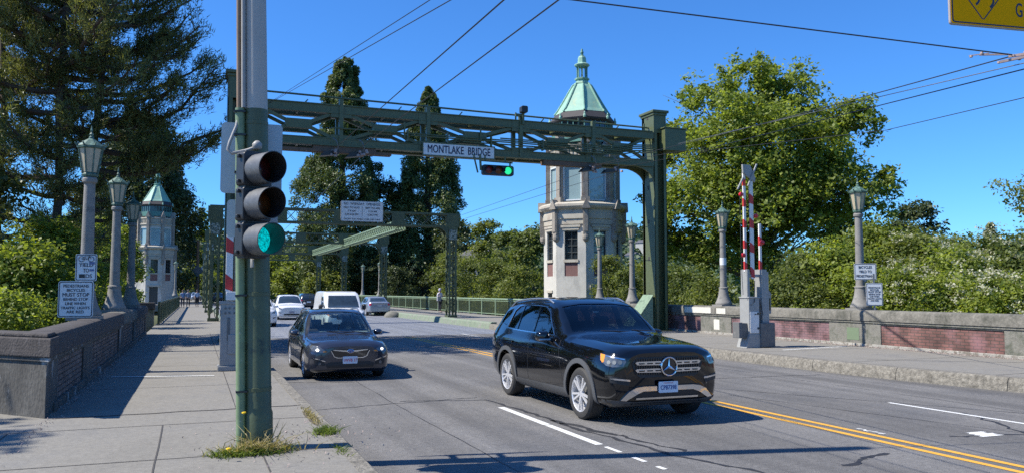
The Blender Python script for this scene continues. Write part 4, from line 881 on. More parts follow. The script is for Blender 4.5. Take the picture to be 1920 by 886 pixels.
b = MB(); b.box(-.30, -.22, -.2, .1, 1.42, 2.22); b.box(.18, .24, -.22, .12, .70, 2.22); b.box(.24, .36, -.22, -.18, .70, 2.22); b.box(.36, .42, -.22, .12, .70, 2.15); b.box(-.22, .2, -.14, -.10, 2.0, 2.08); b.build('arm_channel', M['machine'], t, bevel=.006)
striped_arm(t, -.27, -.08, 2.15, 5.15, .085, n=5); striped_arm(t, -.06, -.12, 1.95, 4.75, .115, n=4); striped_arm(t, .36, .05, 2.15, 3.55, .08, n=2)
b = MB(); b.prism([(-.34, 4.98), (.06, 4.72), (.08, 4.86), (-.1, 5.22), (-.36, 5.22)], -.16, -.10, 'y'); b.bar((-.5, -.1, 4.5), (-.3, -.1, 4.85), .04, .04); b.bar((-.2, -.18, 4.6), (.12, -.18, 5.25), .04, .04); b.build('arm_bracket', M['machine'], t)
for x, z in ((-.42, 4.35), (-.38, 2.62), (.08, 3.75), (.28, 3.0)):
    b = MB(); b.lathe([(0, -.05), (.06, -.04), (.07, 0), (.06, .04), (0, .05)], 12, (x, -.14, z), axis='y', cap=False); b.bar((x, -.12, z), (x + .1, -.1, z), .03, .03); b.build('warning_lamp', M['red_lens'], t, smooth=50)
b = MB(); b.tube([(-.45, -.12, 4.3), (-.46, -.14, 2.6), (-.43, -.16, 1.5)], .008, 5); b.tube([(-.02, -.16, 1.9), (-.12, -.26, 1.3), (-.25, -.27, 1.2)], .01, 5); b.tube([(.1, -.24, 1.3), (.15, -.28, .95), (.1, -.27, .85)], .01, 5); b.build('cable', M['signal_black'], t)
b = MB(); b.box(.42, .66, -.02, .35, .95, 1.48); b.prism([(.40, 1.48), (.68, 1.48), (.60, 1.60), (.48, 1.60)], -.04, .37, 'y'); b.build('control_cabinet', M['machine'], t, bevel=.01)
b = MB(); b.box(.45, .63, -.028, -.018, 1.05, 1.40); b.build('control_panel', M['dark_glass'], t)

t = thing('bridge_gate', (.62, 17.95, .2), 'pale grey gate machine on the left pavement half hidden behind the near pole', 'gate')
b = MB(); b.box(-.19, .5, -.22, .3, 0, .10); b.box(-.15, .45, -.18, .28, .10, 1.40); b.box(-.18, .48, -.2, .3, 1.38, 1.44); cb = b.build('cabinet', M['machine'], t, bevel=.012)
b = MB(); b.box(.0, .3, -.2, -.18, .35, .75); b.build('access_panel', M['machine'], cb, bevel=.004)
b = MB()
for z in (1.18, 1.28):
    for x in (-.08, .0, .10): b.box(x, x + .035, -.195, -.182, z, z + .035)
b.box(-.02, .03, -.192, -.182, .62, 1.1); b.build('bolt_holes', M['machine_dark'], cb)
b = MB(); b.box(-.06, .26, -.22, -.06, 1.46, 1.64); b.build('white_box', M['gate_white'], t, bevel=.008)
striped_arm(t, .0, -.05, 1.64, 3.2, .14, n=2)
b = MB(); b.box(.10, .26, .02, .06, 1.44, 3.05); b.build('arm_channel', M['machine_dark'], t)
b = MB(); b.lathe([(0, -.05), (.085, -.04), (.09, 0), (.05, .04), (0, .05)], 14, (.14, -.08, 3.02), axis='y', cap=False); b.build('warning_lamp', mat('glowing_red_lamp', (.6, .02, .03), .2, emit=((.9, .02, .03), .7)), t, smooth=50)
b = MB(); b.tube([(-.22 + .06 * math.cos(a * PI / 6), -.25, 1.2 + .12 * math.sin(a * PI / 6)) for a in range(13)], .007, 5); b.build('cable_loop', M['signal_black'], t)

# ---------------------------------------------------------------- cars
def pchip(x, y, xi):
    x = np.asarray(x, float); y = np.asarray(y, float); h = np.diff(x); d = np.diff(y) / h; m = np.zeros_like(y)
    for i in range(1, len(x) - 1):
        if d[i - 1] * d[i] > 0: w1 = 2 * h[i] + h[i - 1]; w2 = h[i] + 2 * h[i - 1]; m[i] = (w1 + w2) / (w1 / d[i - 1] + w2 / d[i])
    m[0], m[-1] = d[0], d[-1]
    k = np.clip(np.searchsorted(x, xi) - 1, 0, len(x) - 2); t = (xi - x[k]) / h[k]
    return (2 * t**3 - 3 * t**2 + 1) * y[k] + (t**3 - 2 * t**2 + t) * h[k] * m[k] + (-2 * t**3 + 3 * t**2) * y[k + 1] + (t**3 - t**2) * h[k] * m[k + 1]
def hull(tab, nx=110, sub=5, inset=0.):
    """tab rows: y, wb,zb, ws,zs, wm,zm, wsh,zsh, wbelt,zbelt, w6,z6, w7,z7, z8 -> closed mesh (V, F)"""
    T = np.array(tab, float); ys = T[:, 0]
    yi = np.unique(np.concatenate([np.linspace(ys[0], ys[-1], nx), ys]))
    C = np.stack([pchip(ys, T[:, j], yi) for j in range(1, 16)], 1)
    rings = []
    for i, y in enumerate(yi):
        c = C[i]; P = [(0, c[1]), (c[0], c[1]), (c[2], c[3]), (c[4], c[5]), (c[6], c[7]), (c[8], c[9]), (c[10], c[11]), (c[12], c[13]), (0, c[14])]
        P = np.array(P); Q = np.vstack([P[0] * [-1, 1] - [P[1][0], 0], P, [-P[7][0], P[7][1]]]); out = []
        for k in range(8):
            p0, p1, p2, p3 = Q[k], Q[k + 1], Q[k + 2], Q[k + 3]
            t1 = (p2 - p0) * .5; t2 = (p3 - p1) * .5; L = np.linalg.norm(p2 - p1)
            for t, s in ((t1, 0), (t2, 1)):
                l = np.linalg.norm(t)
                if l > L * .9: t *= L * .9 / l
            if k == 0: t1 = t2 = (p2 - p1)
            if k == 4: t2 = t2 * .35 + (p2 - p1) * .65          # firm belt line
            if k == 5: t1 = t1 * .35 + (p2 - p1) * .65
            for u in np.arange(sub) / sub:
                out.append((2 * u**3 - 3 * u**2 + 1) * p1 + (u**3 - 2 * u**2 + u) * t1 + (-2 * u**3 + 3 * u**2) * p2 + (u**3 - u**2) * t2)
        out.append(P[8]); out = np.array(out)
        ring = np.vstack([out, (out[1:-1] * [-1, 1])[::-1]]); rings.append(np.column_stack([ring[:, 0], np.full(len(ring), y), ring[:, 1]]))
    n = len(rings[0]); V = np.vstack(rings); F = []
    for i in range(len(rings) - 1):
        for j in range(n): F.append((i * n + j, i * n + (j + 1) % n, (i + 1) * n + (j + 1) % n, (i + 1) * n + j))
    F.append(tuple(range(n))[::-1]); F.append(tuple(range(len(V) - n, len(V))))
    return [tuple(v) for v in V], F
def patch(bvh, poly, view='front', off=.006, th=.012, step=.05, ang=0., far=6.):
    """outline in a view plane laid onto the hull as a thin curved panel.
    front: (x,z) seen from -y; rear: (x,z) from +y; left: (y,z) seen from -x; right: (y,z) from +x; top: (x,y) from above. ang turns front/rear views about z."""
    if view in ('front', 'rear'):
        s = 1 if view == 'front' else -1; d = Vector((math.sin(ang), math.cos(ang) * s, 0)); u = Vector((math.cos(ang), -math.sin(ang) * s, 0)); v = Vector((0, 0, 1))
        c0 = Vector((0, .2 if ang else 2.2, 0))
    elif view == 'left': d = Vector((1, 0, 0)); u = Vector((0, 1, 0)); v = Vector((0, 0, 1)); c0 = Vector((0, 0, 0))
    elif view == 'right': d = Vector((-1, 0, 0)); u = Vector((0, 1, 0)); v = Vector((0, 0, 1)); c0 = Vector((0, 0, 0))
    else: d = Vector((0, 0, -1)); u = Vector((1, 0, 0)); v = Vector((0, 1, 0)); c0 = Vector((0, 0, 0))
    pts = []
    for i, a in enumerate(poly):
        c = poly[(i + 1) % len(poly)]; l = math.hypot(c[0] - a[0], c[1] - a[1]); k = max(1, int(l / step + .5))
        pts += [(a[0] + (c[0] - a[0]) * j / k, a[1] + (c[1] - a[1]) * j / k) for j in range(k)]
    nb = len(pts); x0 = min(p[0] for p in pts); x1 = max(p[0] for p in pts); z0 = min(p[1] for p in pts); z1 = max(p[1] for p in pts)
    def inside(x, z):
        r = False; j = nb - 1
        for i in range(nb):
            (xi, zi), (xj, zj) = pts[i], pts[j]
            if (zi > z) != (zj > z) and x < (xj - xi) * (z - zi) / (zj - zi) + xi: r = not r
            j = i
        return r
    allp = [Vector(p) for p in pts]; gx = x0 + step * .5
    while gx < x1:
        gz = z0 + step * .5
        while gz < z1:
            if inside(gx, gz) and min((gx - p[0])**2 + (gz - p[1])**2 for p in pts) > (step * .4)**2: allp.append(Vector((gx, gz)))
            gz += step
        gx += step
    vs, es, fs, _, _, _ = delaunay_2d_cdt(allp, [(i, (i + 1) % nb) for i in range(nb)], [], 1, 1e-5)
    V = []; last = None
    for p in vs:
        o = c0 + u * p.x + v * p.y - d * far; h = bvh.ray_cast(o, d)
        if h[0] is None:
            q = bvh.find_nearest(c0 + u * p.x + v * p.y - d * (last if last else 2.)); V.append(q[0] - d * off)
        else: V.append(h[0] - d * off); last = far - (h[0] - o).length
    n = len(V); b = MB(); F = [tuple(f) for f in fs]; ed = {}
    for f in F:
        for a, c in zip(f, f[1:] + f[:1]): ed[(a, c)] = 1
    F2 = [tuple(reversed([i + n for i in f])) for f in F]; rim = [(a, c, c + n, a + n) for (a, c) in ed if (c, a) not in ed]
    b.add(V + [q + d * th for q in V], F + F2 + [tuple(reversed(r)) for r in rim]); return b
def tmp_obj(V, F):
    me = bpy.data.meshes.new('t'); me.from_pydata(V, [], F); bm = bmesh.new(); bm.from_mesh(me); bmesh.ops.recalc_face_normals(bm, faces=bm.faces[:]); bm.to_mesh(me); bm.free()
    o = bpy.data.objects.new('t', me); COL.objects.link(o); return o
def carve(o, cutters):
    for c in cutters:
        m = o.modifiers.new('b', 'BOOLEAN'); m.operation = 'DIFFERENCE'; m.solver = 'EXACT'; m.object = c
    dg = bpy.context.evaluated_depsgraph_get(); dg.update()
    me = bpy.data.meshes.new_from_object(o.evaluated_get(dg)); o.modifiers.clear(); o.data = me
    for c in cutters: bpy.data.objects.remove(c)
M['rubber'] = mat('tyre_rubber', (.035, .034, .033), .75, var=.2, scale=30)
M['alloy'] = mat('silver_alloy', (.68, .68, .69), .3, metal=.45, var=.05)
M['chrome'] = mat('bright_chrome', (.75, .76, .78), .12, metal=1., var=.03)
M['satin'] = mat('satin_rail_metal', (.60, .61, .62), .3, metal=.9, var=.03)
M['black_trim'] = mat('black_plastic_trim', (.022, .022, .023), .5, var=.1)
M['grey_trim'] = mat('grey_arch_plastic', (.075, .078, .082), .55, var=.1)
M['gloss_black'] = mat('gloss_black_trim', (.008, .008, .009), .1, var=.05, coat=1)
M['interior'] = mat('dark_interior', (.03, .03, .033), .7, var=.1)
M['dash_grey'] = mat('grey_dashboard', (.16, .18, .18), .7, var=.1)
M['pane_dark'] = glassmat('tinted_car_glass', (.30, .33, .34), .03)
M['pane_clear'] = glassmat('greenish_windscreen', (.93, .985, .95), .0)
M['pane_soft'] = glassmat('lightly_tinted_glass', (.80, .84, .82), .0)
M['pane_mid'] = glassmat('smoked_windscreen', (.60, .65, .67), .0)
M['lamp_glass'] = mat('headlamp_glass', (.11, .12, .125), .08, var=.6, scale=26, metal=.2, coat=1)
M['satin_lens'] = mat('projector_lens', (.22, .23, .22), .2, var=.1)
M['lamp_on'] = mat('lit_headlamp', (.9, .9, .85), .2, emit=((1, 1, .95), 2.2))
M['amber'] = mat('amber_marker', (.85, .28, .02), .2, coat=.6)
M['tail_red'] = mat('tail_lamp_red', (.45, .02, .03), .15, coat=.8)
M['plate_white'] = mat('number_plate', (.72, .74, .78), .45, var=.05)
M['plate_red'] = mat('plate_red_ink', (.55, .05, .08), .5)
M['plate_blue'] = mat('plate_blue_ink', (.04, .08, .26), .5)
def wheel(parent, x, y, r, w, side, spokes=5, double=True, simple=False, rimm='alloy', name='wheel'):
    t = bpy.data.objects.new(name, None); COL.objects.link(t); t.parent = parent; t.location = (x, y, r); t.empty_display_size = .1
    rr = r * .70; h = w / 2
    b = MB(); b.lathe([(rr, -h * .9), (r * .80, -h), (r * .93, -h * .92), (r, -h * .7), (r, h * .7), (r * .93, h * .92), (r * .80, h), (rr, h * .9), (rr, h * .5), (rr, -h * .5), (rr, -h * .9)], 36 if not simple else 20, axis='x', cap=False); b.build('tyre', M['rubber'], t, smooth=35)
    s = side; b = MB(); b.lathe([(rr * 1.01, s * h * .92), (rr * .97, s * h * .86), (rr * .93, s * h * .5), (rr * .90, -s * h * .3), (rr * .2, -s * h * .3)], 36 if not simple else 20, axis='x', cap=False)
    b.lathe([(rr * .24, s * h * .5), (rr * .22, s * h * .74), (rr * .1, s * h * .78), (0, s * h * .78)], 16, axis='x', cap=False)
    n = spokes * 2 if double else spokes
    for k in range(n):
        a = 2 * PI * k / n + (.12 if double and k % 2 else -.12 if double else 0) ; ca, sa = math.cos(a), math.sin(a)
        b.bar((s * h * .68, .16 * rr * ca, .16 * rr * sa), (s * h * .78, .96 * rr * ca, .96 * rr * sa), rr * (.11 if double else .2), .03, up=(1, 0, 0))
    b.build('rim', M[rimm], t, smooth=30)
    b = MB(); b.lathe([(rr * .6, s * h * .1), (rr * .6, s * h * .2), (0, s * h * .2)], 24, axis='x', cap=False); b.build('brake_disc', M['machine_dark'], t, smooth=30)
    return t
def arc(cy, cz, r, a0, a1, n=18): return [(cy + r * math.cos(R(a0 + (a1 - a0) * i / n)), cz + r * math.sin(R(a0 + (a1 - a0) * i / n))) for i in range(n + 1)]
def mirx(p): return [(-x, z) for x, z in reversed(p)]
def make_car(label, cat, name, sp):
    t = thing(name, (0, 0, 0), label, cat, sp.get('group'))
    V, F = hull(sp['tab'], sp.get('nx', 110), sp.get('sub', 5)); body = tmp_obj(V, F); bvh = BVHTree.FromPolygons(V, F)
    r = sp['r']; rw = sp.get('rw', r * 1.16); cut = []
    for y in sp['wy']:
        for s in (-1, 1):
            b = MB(); xs_ = sorted((s * sp['win'], s * 1.3)); b.lathe([(rw, xs_[0]), (rw, xs_[1])], 40, (0, y, r + .01), axis='x'); cut.append(tmp_obj(b.v, b.f))
    if sp.get('open'):
        Tc = [list(q) for q in sp['tab']]; ci = .045
        y0, y1 = sp['cabin']; rows = []
        ya = np.array([q[0] for q in Tc]); A_ = np.array(Tc)
        for y in np.linspace(y0, y1, 22):
            q = [y] + [float(pchip(ya, A_[:, j], np.array([y]))[0]) for j in range(1, 16)]
            fl = .5; q[1] = q[1] * .8; q[2] = fl; q[3] = q[3] - .09; q[4] = fl + .04; q[5] -= .09; q[6] = max(q[6], .62); q[7] -= .07; q[8] = max(q[8] - .02, .66); q[9] -= .06; q[10] -= .01; q[11] -= ci; q[12] -= ci; q[13] -= ci * .5; q[14] -= ci; q[15] -= ci; rows.append(q)
        cv, cf = hull(rows, 22, 4); cut.append(tmp_obj(cv, cf))
        for kind, poly in sp['win_side']:
            for s in (-1, 1): b = MB(); b.prism(poly, *sorted((s * .3, s * 1.3)), 'x'); cut.append(tmp_obj(b.v, b.f))
        b = MB(); b.prism(sp['wind'], sp['wind_y'][0], sp['wind_y'][1], 'y'); cut.append(tmp_obj(b.v, b.f))
        if 'rearw' in sp: b = MB(); b.prism(sp['rearw'], sp['rear_y'][0], sp['rear_y'][1], 'y'); cut.append(tmp_obj(b.v, b.f))
    carve(body, cut); body.name = 'body'; body.data.name = 'body'; body.parent = t; body.data.materials.clear(); body.data.materials.append(sp['paint'])
    body.data.polygons.foreach_set('use_smooth', [True] * len(body.data.polygons)); body.data.polygons.foreach_set('material_index', [0] * len(body.data.polygons)); body.data.set_sharp_from_angle(angle=R(26))
    ip = -.012 if sp.get('open') else .006
    P_ = lambda n, poly, view, m, parent=t, **k: patch(bvh, poly, view, **k).build(n, m, parent, smooth=40)
    for kind, poly in sp['win_side']:
        for v in ('left', 'right'): P_('side_window', poly, v, sp['side_glass'], off=ip, th=.006)
    wp = P_('windscreen', sp['wind'], 'front', sp['front_glass'], off=ip, th=.006)
    if 'rearw' in sp: P_('rear_window', sp['rearw'], 'rear', sp['side_glass'], off=ip, th=.006)
    for y in sp['wy']:
        for s in (-1, 1): wheel(t, s * (sp['track'] / 2), y, r, sp.get('tw', .25), s, spokes=sp.get('spokes', 5), double=sp.get('double', True), simple=sp.get('simple', False), rimm=sp.get('rim', 'alloy'))
    if sp.get('open'):
        for x in (-.38, .38):
            y = sp['seat_y']; b = MB(); b.prism([(y + .1, .62), (y + .25, .62), (y + .42, sp['seat_z']), (y + .30, sp['seat_z'] + .02)], x - .24, x + .24, 'x'); b.box(x - .13, x + .13, y + .34, y + .44, sp['seat_z'] + .04, sp['seat_z'] + .24); b.build('seat', M['interior'], t, bevel=.03)
        y = sp['seat_y'] + .95; b = MB(); b.box(-.62, .62, y, y + .14, .6, sp['seat_z'] - .04)
        for x in (-.42, 0, .42): b.box(x - .11, x + .11, y + .02, y + .12, sp['seat_z'] - .02, sp['seat_z'] + .14)
        b.build('rear_seat', M['interior'], t, bevel=.03)
        y = sp['dash_y']; z = sp['dash_z']; b = MB(); b.prism([(y, z - .06), (y + .25, z), (y + .62, z - .04), (y + .66, z - .25), (y, z - .3)], -.70, .70, 'x'); b.build('dashboard', M['dash_grey'], t, bevel=.03)
        b = MB(); b.tube([(.38 + .18 * math.cos(a * PI / 10), y + .72 + .06 * math.sin(a * PI / 10), z - .05 + .17 * math.sin(a * PI / 10)) for a in range(21)], .014, 6); b.build('steering_wheel', M['interior'], t, smooth=60)
        b = MB(); b.box(-.11, .11, sp['mir'][0], sp['mir'][0] + .03, sp['mir'][1], sp['mir'][1] + .07); b.build('rear_view_mirror', M['black_trim'], t, bevel=.01)
    return t, bvh, P_
def mirrors(t, pos, paint, low=None, w=.2, h=.14):
    x, y, z = pos
    for s in (-1, 1):
        b = MB(); vs = []; n = 12
        for k, (f, sc) in enumerate(((-.09, .45), (-.07, .8), (-.02, .98), (.05, 1.), (.09, .92))):
            for j in range(n): a = 2 * PI * j / n; ca, sa = math.cos(a), math.sin(a); sg = lambda q: math.copysign(abs(q)**.7, q); vs.append((s * (x + w * .5) + w * .5 * sc * sg(ca), y + f, z + h * .5 * sc * sg(sa)))
        b.add(vs, [(i * n + j, i * n + (j + 1) % n, (i + 1) * n + (j + 1) % n, (i + 1) * n + j) for i in range(4) for j in range(n)] + [tuple(range(n)), tuple(range(4 * n, 5 * n))])
        b.bar((s * (x - .06), y + .02, z - h * .35), (s * (x + .06), y + .02, z - h * .3), .1, .035); mo = b.build('door_mirror', paint, t, smooth=50)
        if low: b = MB(); b.box(*sorted((s * (x + .01), s * (x + w - .01))), y - .098, y - .05, z - h * .36, z - h * .2); b.build('mirror_trim', low, mo, bevel=.004)
def roof_rails(t, bvh, x, y0, y1, m, lift=.05):
    for s in (-1, 1):
        pts = []; n = 16
        for i in range(n + 1):
            u = i / n; y = y0 + (y1 - y0) * u; h = bvh.ray_cast(Vector((s * x, y, 5)), Vector((0, 0, -1))); l = lift * min(1, math.sin(PI * u) * 2.6); pts.append((s * x, y, h[0].z + l - .005))
        b = MB(); b.tube(pts, .018, 8); b.build('roof_rail', m, t, smooth=60)

# --- black suv
st_suv = [
 (0.00, .50,.42, .60,.46, .66,.62, .66,.80, .60,.93, .45,.985, .25,.995, 1.0),
 (0.05, .66,.30, .77,.36, .82,.62, .80,.82, .72,.97, .55,1.03, .30,1.045, 1.05),
 (0.18, .74,.25, .87,.34, .91,.62, .885,.84, .79,1.00, .60,1.07, .34,1.085, 1.09),
 (0.50, .78,.23, .925,.33, .955,.64, .935,.89, .84,1.035, .65,1.10, .36,1.12, 1.125),
 (0.90, .80,.22, .935,.33, .965,.66, .945,.92, .86,1.06, .67,1.13, .38,1.15, 1.155),
 (1.32, .80,.22, .935,.33, .965,.68, .945,.95, .87,1.085, .71,1.155, .40,1.185, 1.195),
 (1.46, .80,.22, .935,.33, .965,.68, .945,.96, .875,1.095, .79,1.165, .45,1.215, 1.23),
 (1.80, .80,.22, .935,.33, .965,.68, .945,.97, .88,1.11, .755,1.37, .42,1.435, 1.45),
 (2.18, .80,.22, .935,.33, .965,.69, .945,.98, .885,1.125, .70,1.59, .40,1.655, 1.67),
 (2.48, .80,.22, .935,.33, .965,.69, .945,.985, .885,1.13, .67,1.66, .38,1.715, 1.73),
 (3.20, .80,.22, .935,.33, .965,.70, .945,.99, .885,1.14, .655,1.675, .37,1.73, 1.745),
 (3.90, .80,.23, .93,.34, .965,.72, .945,1.0, .88,1.155, .645,1.645, .36,1.70, 1.715),
 (4.32, .78,.26, .91,.36, .95,.74, .93,1.01, .865,1.165, .625,1.60, .34,1.655, 1.67),
 (4.58, .74,.30, .88,.40, .92,.74, .905,1.0, .84,1.16, .66,1.40, .36,1.46, 1.47),
 (4.75, .68,.36, .82,.44, .87,.74, .855,.96, .78,1.12, .62,1.16, .33,1.18, 1.185),
 (4.82, .56,.42, .66,.48, .76,.70, .73,.90, .64,1.04, .5,1.08, .28,1.09, 1.095)]
black = mat('black_gloss_paint', (.003, .0035, .0045), .12, var=.02, coat=1., spec=.35)
sw = [('front', [(1.93, 1.17), (2.74, 1.175), (2.74, 1.60), (2.52, 1.585), (2.30, 1.50)]),
      ('rear', [(2.82, 1.175), (3.48, 1.185), (3.50, 1.60), (2.82, 1.60)]),
      ('quarter', [(3.54, 1.19), (3.94, 1.21), (3.88, 1.50), (3.74, 1.58), (3.55, 1.595)]),
      ('back', [(4.05, 1.23), (4.42, 1.28), (4.34, 1.47), (4.16, 1.52), (4.02, 1.54)])]
suv_sp = dict(tab=st_suv, r=.372, rw=.425, wy=(.86, 3.79), win=.60, track=1.655, tw=.255, paint=black, open=True, cabin=(1.75, 4.45),
    win_side=sw, wind=[(-.71, 1.225), (.71, 1.225), (.635, 1.60), (.3, 1.645), (-.3, 1.645), (-.635, 1.60)], wind_y=(1.3, 2.4), rearw=[(-.6, 1.22), (.6, 1.22), (.52, 1.55), (-.52, 1.55)], rear_y=(4.3, 4.9),
    side_glass=M['pane_dark'], front_glass=M['pane_mid'], seat_y=2.3, seat_z=1.18, dash_y=1.65, dash_z=1.14, mir=(2.12, 1.50))
SUV, bv, P_ = make_car('shiny black suv with chrome grille and roof rails, the nearest car', 'car', 'parked_suv', suv_sp); SUV.name = 'suv'
SUV.location = (6.15, 9.72, 0)
for y, n_ in ((.86, 'front'), (3.79, 'rear')):     # grey arch mouldings and sills
    for v in ('left', 'right'):
        P_('arch_trim', arc(y, .382, .50, -12, 192) + arc(y, .382, .428, 192, -12), v, M['grey_trim'], off=.014, th=.03, step=.04)
for v in ('left', 'right'):
    P_('side_sill', [(1.33, .25), (3.3, .25), (3.3, .37), (1.33, .40)], v, M['grey_trim'], off=.012, th=.03, step=.08)
    P_('window_trim', [(1.90, 1.15), (2.75, 1.155), (3.5, 1.165), (4.0, 1.185), (3.99, 1.207), (3.5, 1.184), (2.75, 1.174), (1.93, 1.169)], v, M['chrome'], off=.006, th=.01)
    P_('window_trim', [(1.90, 1.165), (2.29, 1.51), (2.52, 1.60), (2.82, 1.618), (3.5, 1.615), (3.75, 1.598), (3.90, 1.51), (3.99, 1.20), (3.965, 1.20), (3.88, 1.50), (3.74, 1.58), (3.5, 1.60), (2.82, 1.603), (2.52, 1.585), (2.30, 1.495), (1.93, 1.165)], v, M['chrome'], off=.006, th=.01, step=.03)
    for pts in ([(1.36, .42), (1.50, .75), (1.62, 1.10)], [(2.78, .40), (2.78, 1.15)], [(3.52, .84), (3.66, .98), (3.86, 1.17)]):
        q = [(y + .004, z) for y, z in pts] + [(y - .004, z) for y, z in reversed(pts)]; P_('door_seam', q, v, M['black_trim'], off=.002, th=.003, step=.06)
    for y in (2.55, 3.5):
        P_('door_handle', rrect(y, y + .19, .955, .99, .015), v, black, off=.04, th=.03, step=.03); P_('handle_trim', [(y + .01, .957), (y + .18, .957), (y + .18, .966), (y + .01, .966)], v, M['chrome'], off=.044, th=.01)
# front end
gr = [(-.50, .94), (-.57, .86), (-.53, .72), (-.44, .66), (.44, .66), (.53, .72), (.57, .86), (.50, .94)]
P_('grille', gr, 'front', M['black_trim'], off=.010, th=.02)
for i in range(27):
    x = -.50 + i * 1.0 / 26; P_('grille_slat', [(x - .006, .69 + abs(x) * .03), (x + .006, .69 + abs(x) * .03), (x + .006, .92), (x - .006, .92)], 'front', M['gloss_black'], off=.022, th=.012)
for z in (.855, .755):
    for s in (-1, 1):
        q = [(s * .11, z - .028), (s * .50, z - .020 + .0), (s * .53, z + .012), (s * .50, z + .028), (s * .11, z + .028)]
        P_('grille_bar', q if s > 0 else list(reversed(q)), 'front', M['chrome'], off=.036, th=.016)
        for x in (.17, .30, .43): P_('bar_slot', rrect(s * x - .045 if s > 0 else s * x - .045, s * x + .045, z - .010, z + .010, .006), 'front', M['gloss_black'], off=.040, th=.006)
b = MB(); yv = -.052
b.tube([(.125 * math.cos(a * PI / 16), yv, .805 + .125 * math.sin(a * PI / 16)) for a in range(33)], .011, 8); b.lathe([(.118, .03), (.118, .012), (0, .012)], 24, (0, yv, .805), axis='y', mi=1, cap=False)
for a in (90, 210, 330):
    ca, sa = math.cos(R(a)), math.sin(R(a)); px_, pz_ = -sa, ca
    b.add([(px_ * .022, yv, .805 + pz_ * .022), (-px_ * .022, yv, .805 - pz_ * .022), (ca * .118, yv, .805 + sa * .118), (0, yv - .014, .805)], [(0, 2, 3), (1, 3, 2), (0, 3, 1)])
b.build('round_emblem', [M['chrome'], M['gloss_black']], SUV, smooth=40)
b = MB(); b.lathe([(0, .006), (.028, .004), (.03, 0)], 12, (0, .22, 1.086), cap=False); b.build('bonnet_badge', M['chrome'], SUV, smooth=60)
for s in (-1, 1):
    f = (lambda p: p) if s > 0 else mirx
    A_ = -s * R(35)
    P_('headlight', f([(.42, .88), (.43, .93), (.58, .955), (.80, .985), (.79, .90), (.70, .83), (.60, .81), (.46, .82)]), 'front', M['lamp_glass'], off=.010, th=.02, step=.03, ang=A_)
    P_('amber_marker', f([(.79, .983), (.72, .97), (.735, .88), (.755, .865), (.785, .90)]), 'front', M['amber'], off=.013, th=.01, step=.025, ang=A_)
    P_('headlight_strip', f([(.44, .925), (.58, .948), (.71, .966), (.71, .953), (.58, .934), (.44, .91)]), 'front', M['chrome'], off=.014, th=.006, step=.03, ang=A_)
    for x in (.50, .58, .66): P_('headlight_lens', [(s * x + .028 * math.cos(a * PI / 6), .875 + .028 * math.sin(a * PI / 6)) for a in range(12)], 'front', M['satin_lens'], off=.015, th=.006, step=.02, ang=A_)
    P_('air_intake', f([(.62, .56), (.86, .60), (.88, .70), (.70, .66), (.60, .62)]), 'front', M['black_trim'], off=.006, th=.01)
    P_('intake_trim', f([(.60, .615), (.86, .645), (.86, .665), (.60, .64)]), 'front', M['chrome'], off=.014, th=.014)
P_('bumper_grille', [(-.52, .36), (.52, .36), (.60, .50), (.5, .55), (-.5, .55), (-.60, .50)], 'front', M['black_trim'], off=.008, th=.015)
ch = [(-.74, .36), (-.66, .35), (-.5, .44), (-.40, .475), (.40, .475), (.5, .44), (.66, .35), (.74, .36), (.62, .48), (.52, .525), (.40, .54), (-.40, .54), (-.52, .525), (-.62, .48)]
P_('chrome_bumper_bar', ch, 'front', M['chrome'], off=.030, th=.03, step=.04)
P_('lower_trim', [(-.5, .36), (.5, .36), (.5, .385), (-.5, .385)], 'front', M['chrome'], off=.018, th=.02)
P_('lower_valance', [(-.88, .25), (.88, .25), (.90, .36), (.76, .355), (.5, .33), (-.5, .33), (-.76, .355), (-.90, .36)], 'front', M['grey_trim'], off=.014, th=.02)
def number_plate(parent, loc, s, w=.31, h=.155, rot=0., ink='plate_blue', top=None, size=.085, ink_parts=None):
    b = MB(); b.prism(rrect(-w / 2, w / 2, -h / 2, h / 2, .015), -.012, 0, 'y'); o = b.build('number_plate', M['plate_white'], parent, bevel=.002); o.location = loc; o.rotation_euler = (0, 0, rot)
    text('plate_lettering', s, size, (0, -.013, -.008), (R(90), 0, 0), M[ink], o, .001, bold=.0015, sx=.80)
    if top: text('plate_lettering', top, .022, (0, -.013, h / 2 - .022), (R(90), 0, 0), M['plate_red'], o, .0008)
number_plate(SUV, (-.02, -.045, .525), 'CPB7398', top='WASHINGTON')
mirrors(SUV, (.93, 1.98, 1.14), black, M['chrome'], w=.21, h=.17); roof_rails(SUV, bv, .66, 2.35, 4.25, M['satin'], .055)
P_('sunroof', rrect(-.42, .42, 2.55, 3.7, .06), 'top', M['gloss_black'], off=.006, th=.01, step=.1)
for s in (-1, 1): P_('tail_light', [(s * .62, .92), (s * .86, .95), (s * .86, 1.08), (s * .62, 1.04)], 'rear', M['tail_red'], off=.01, th=.02)
for x in (-.25, .3):
    b = MB(); b.tube([(x, 1.50, 1.235), (x + .28, 1.42, 1.222), (x + .52, 1.44, 1.21)], .008, 5); b.build('wiper', M['black_trim'], SUV)
b = MB(); b.box(-.10, .0, 2.05, 2.055, 1.50, 1.525); b.build('windscreen_tag', M['plate_white'], SUV)

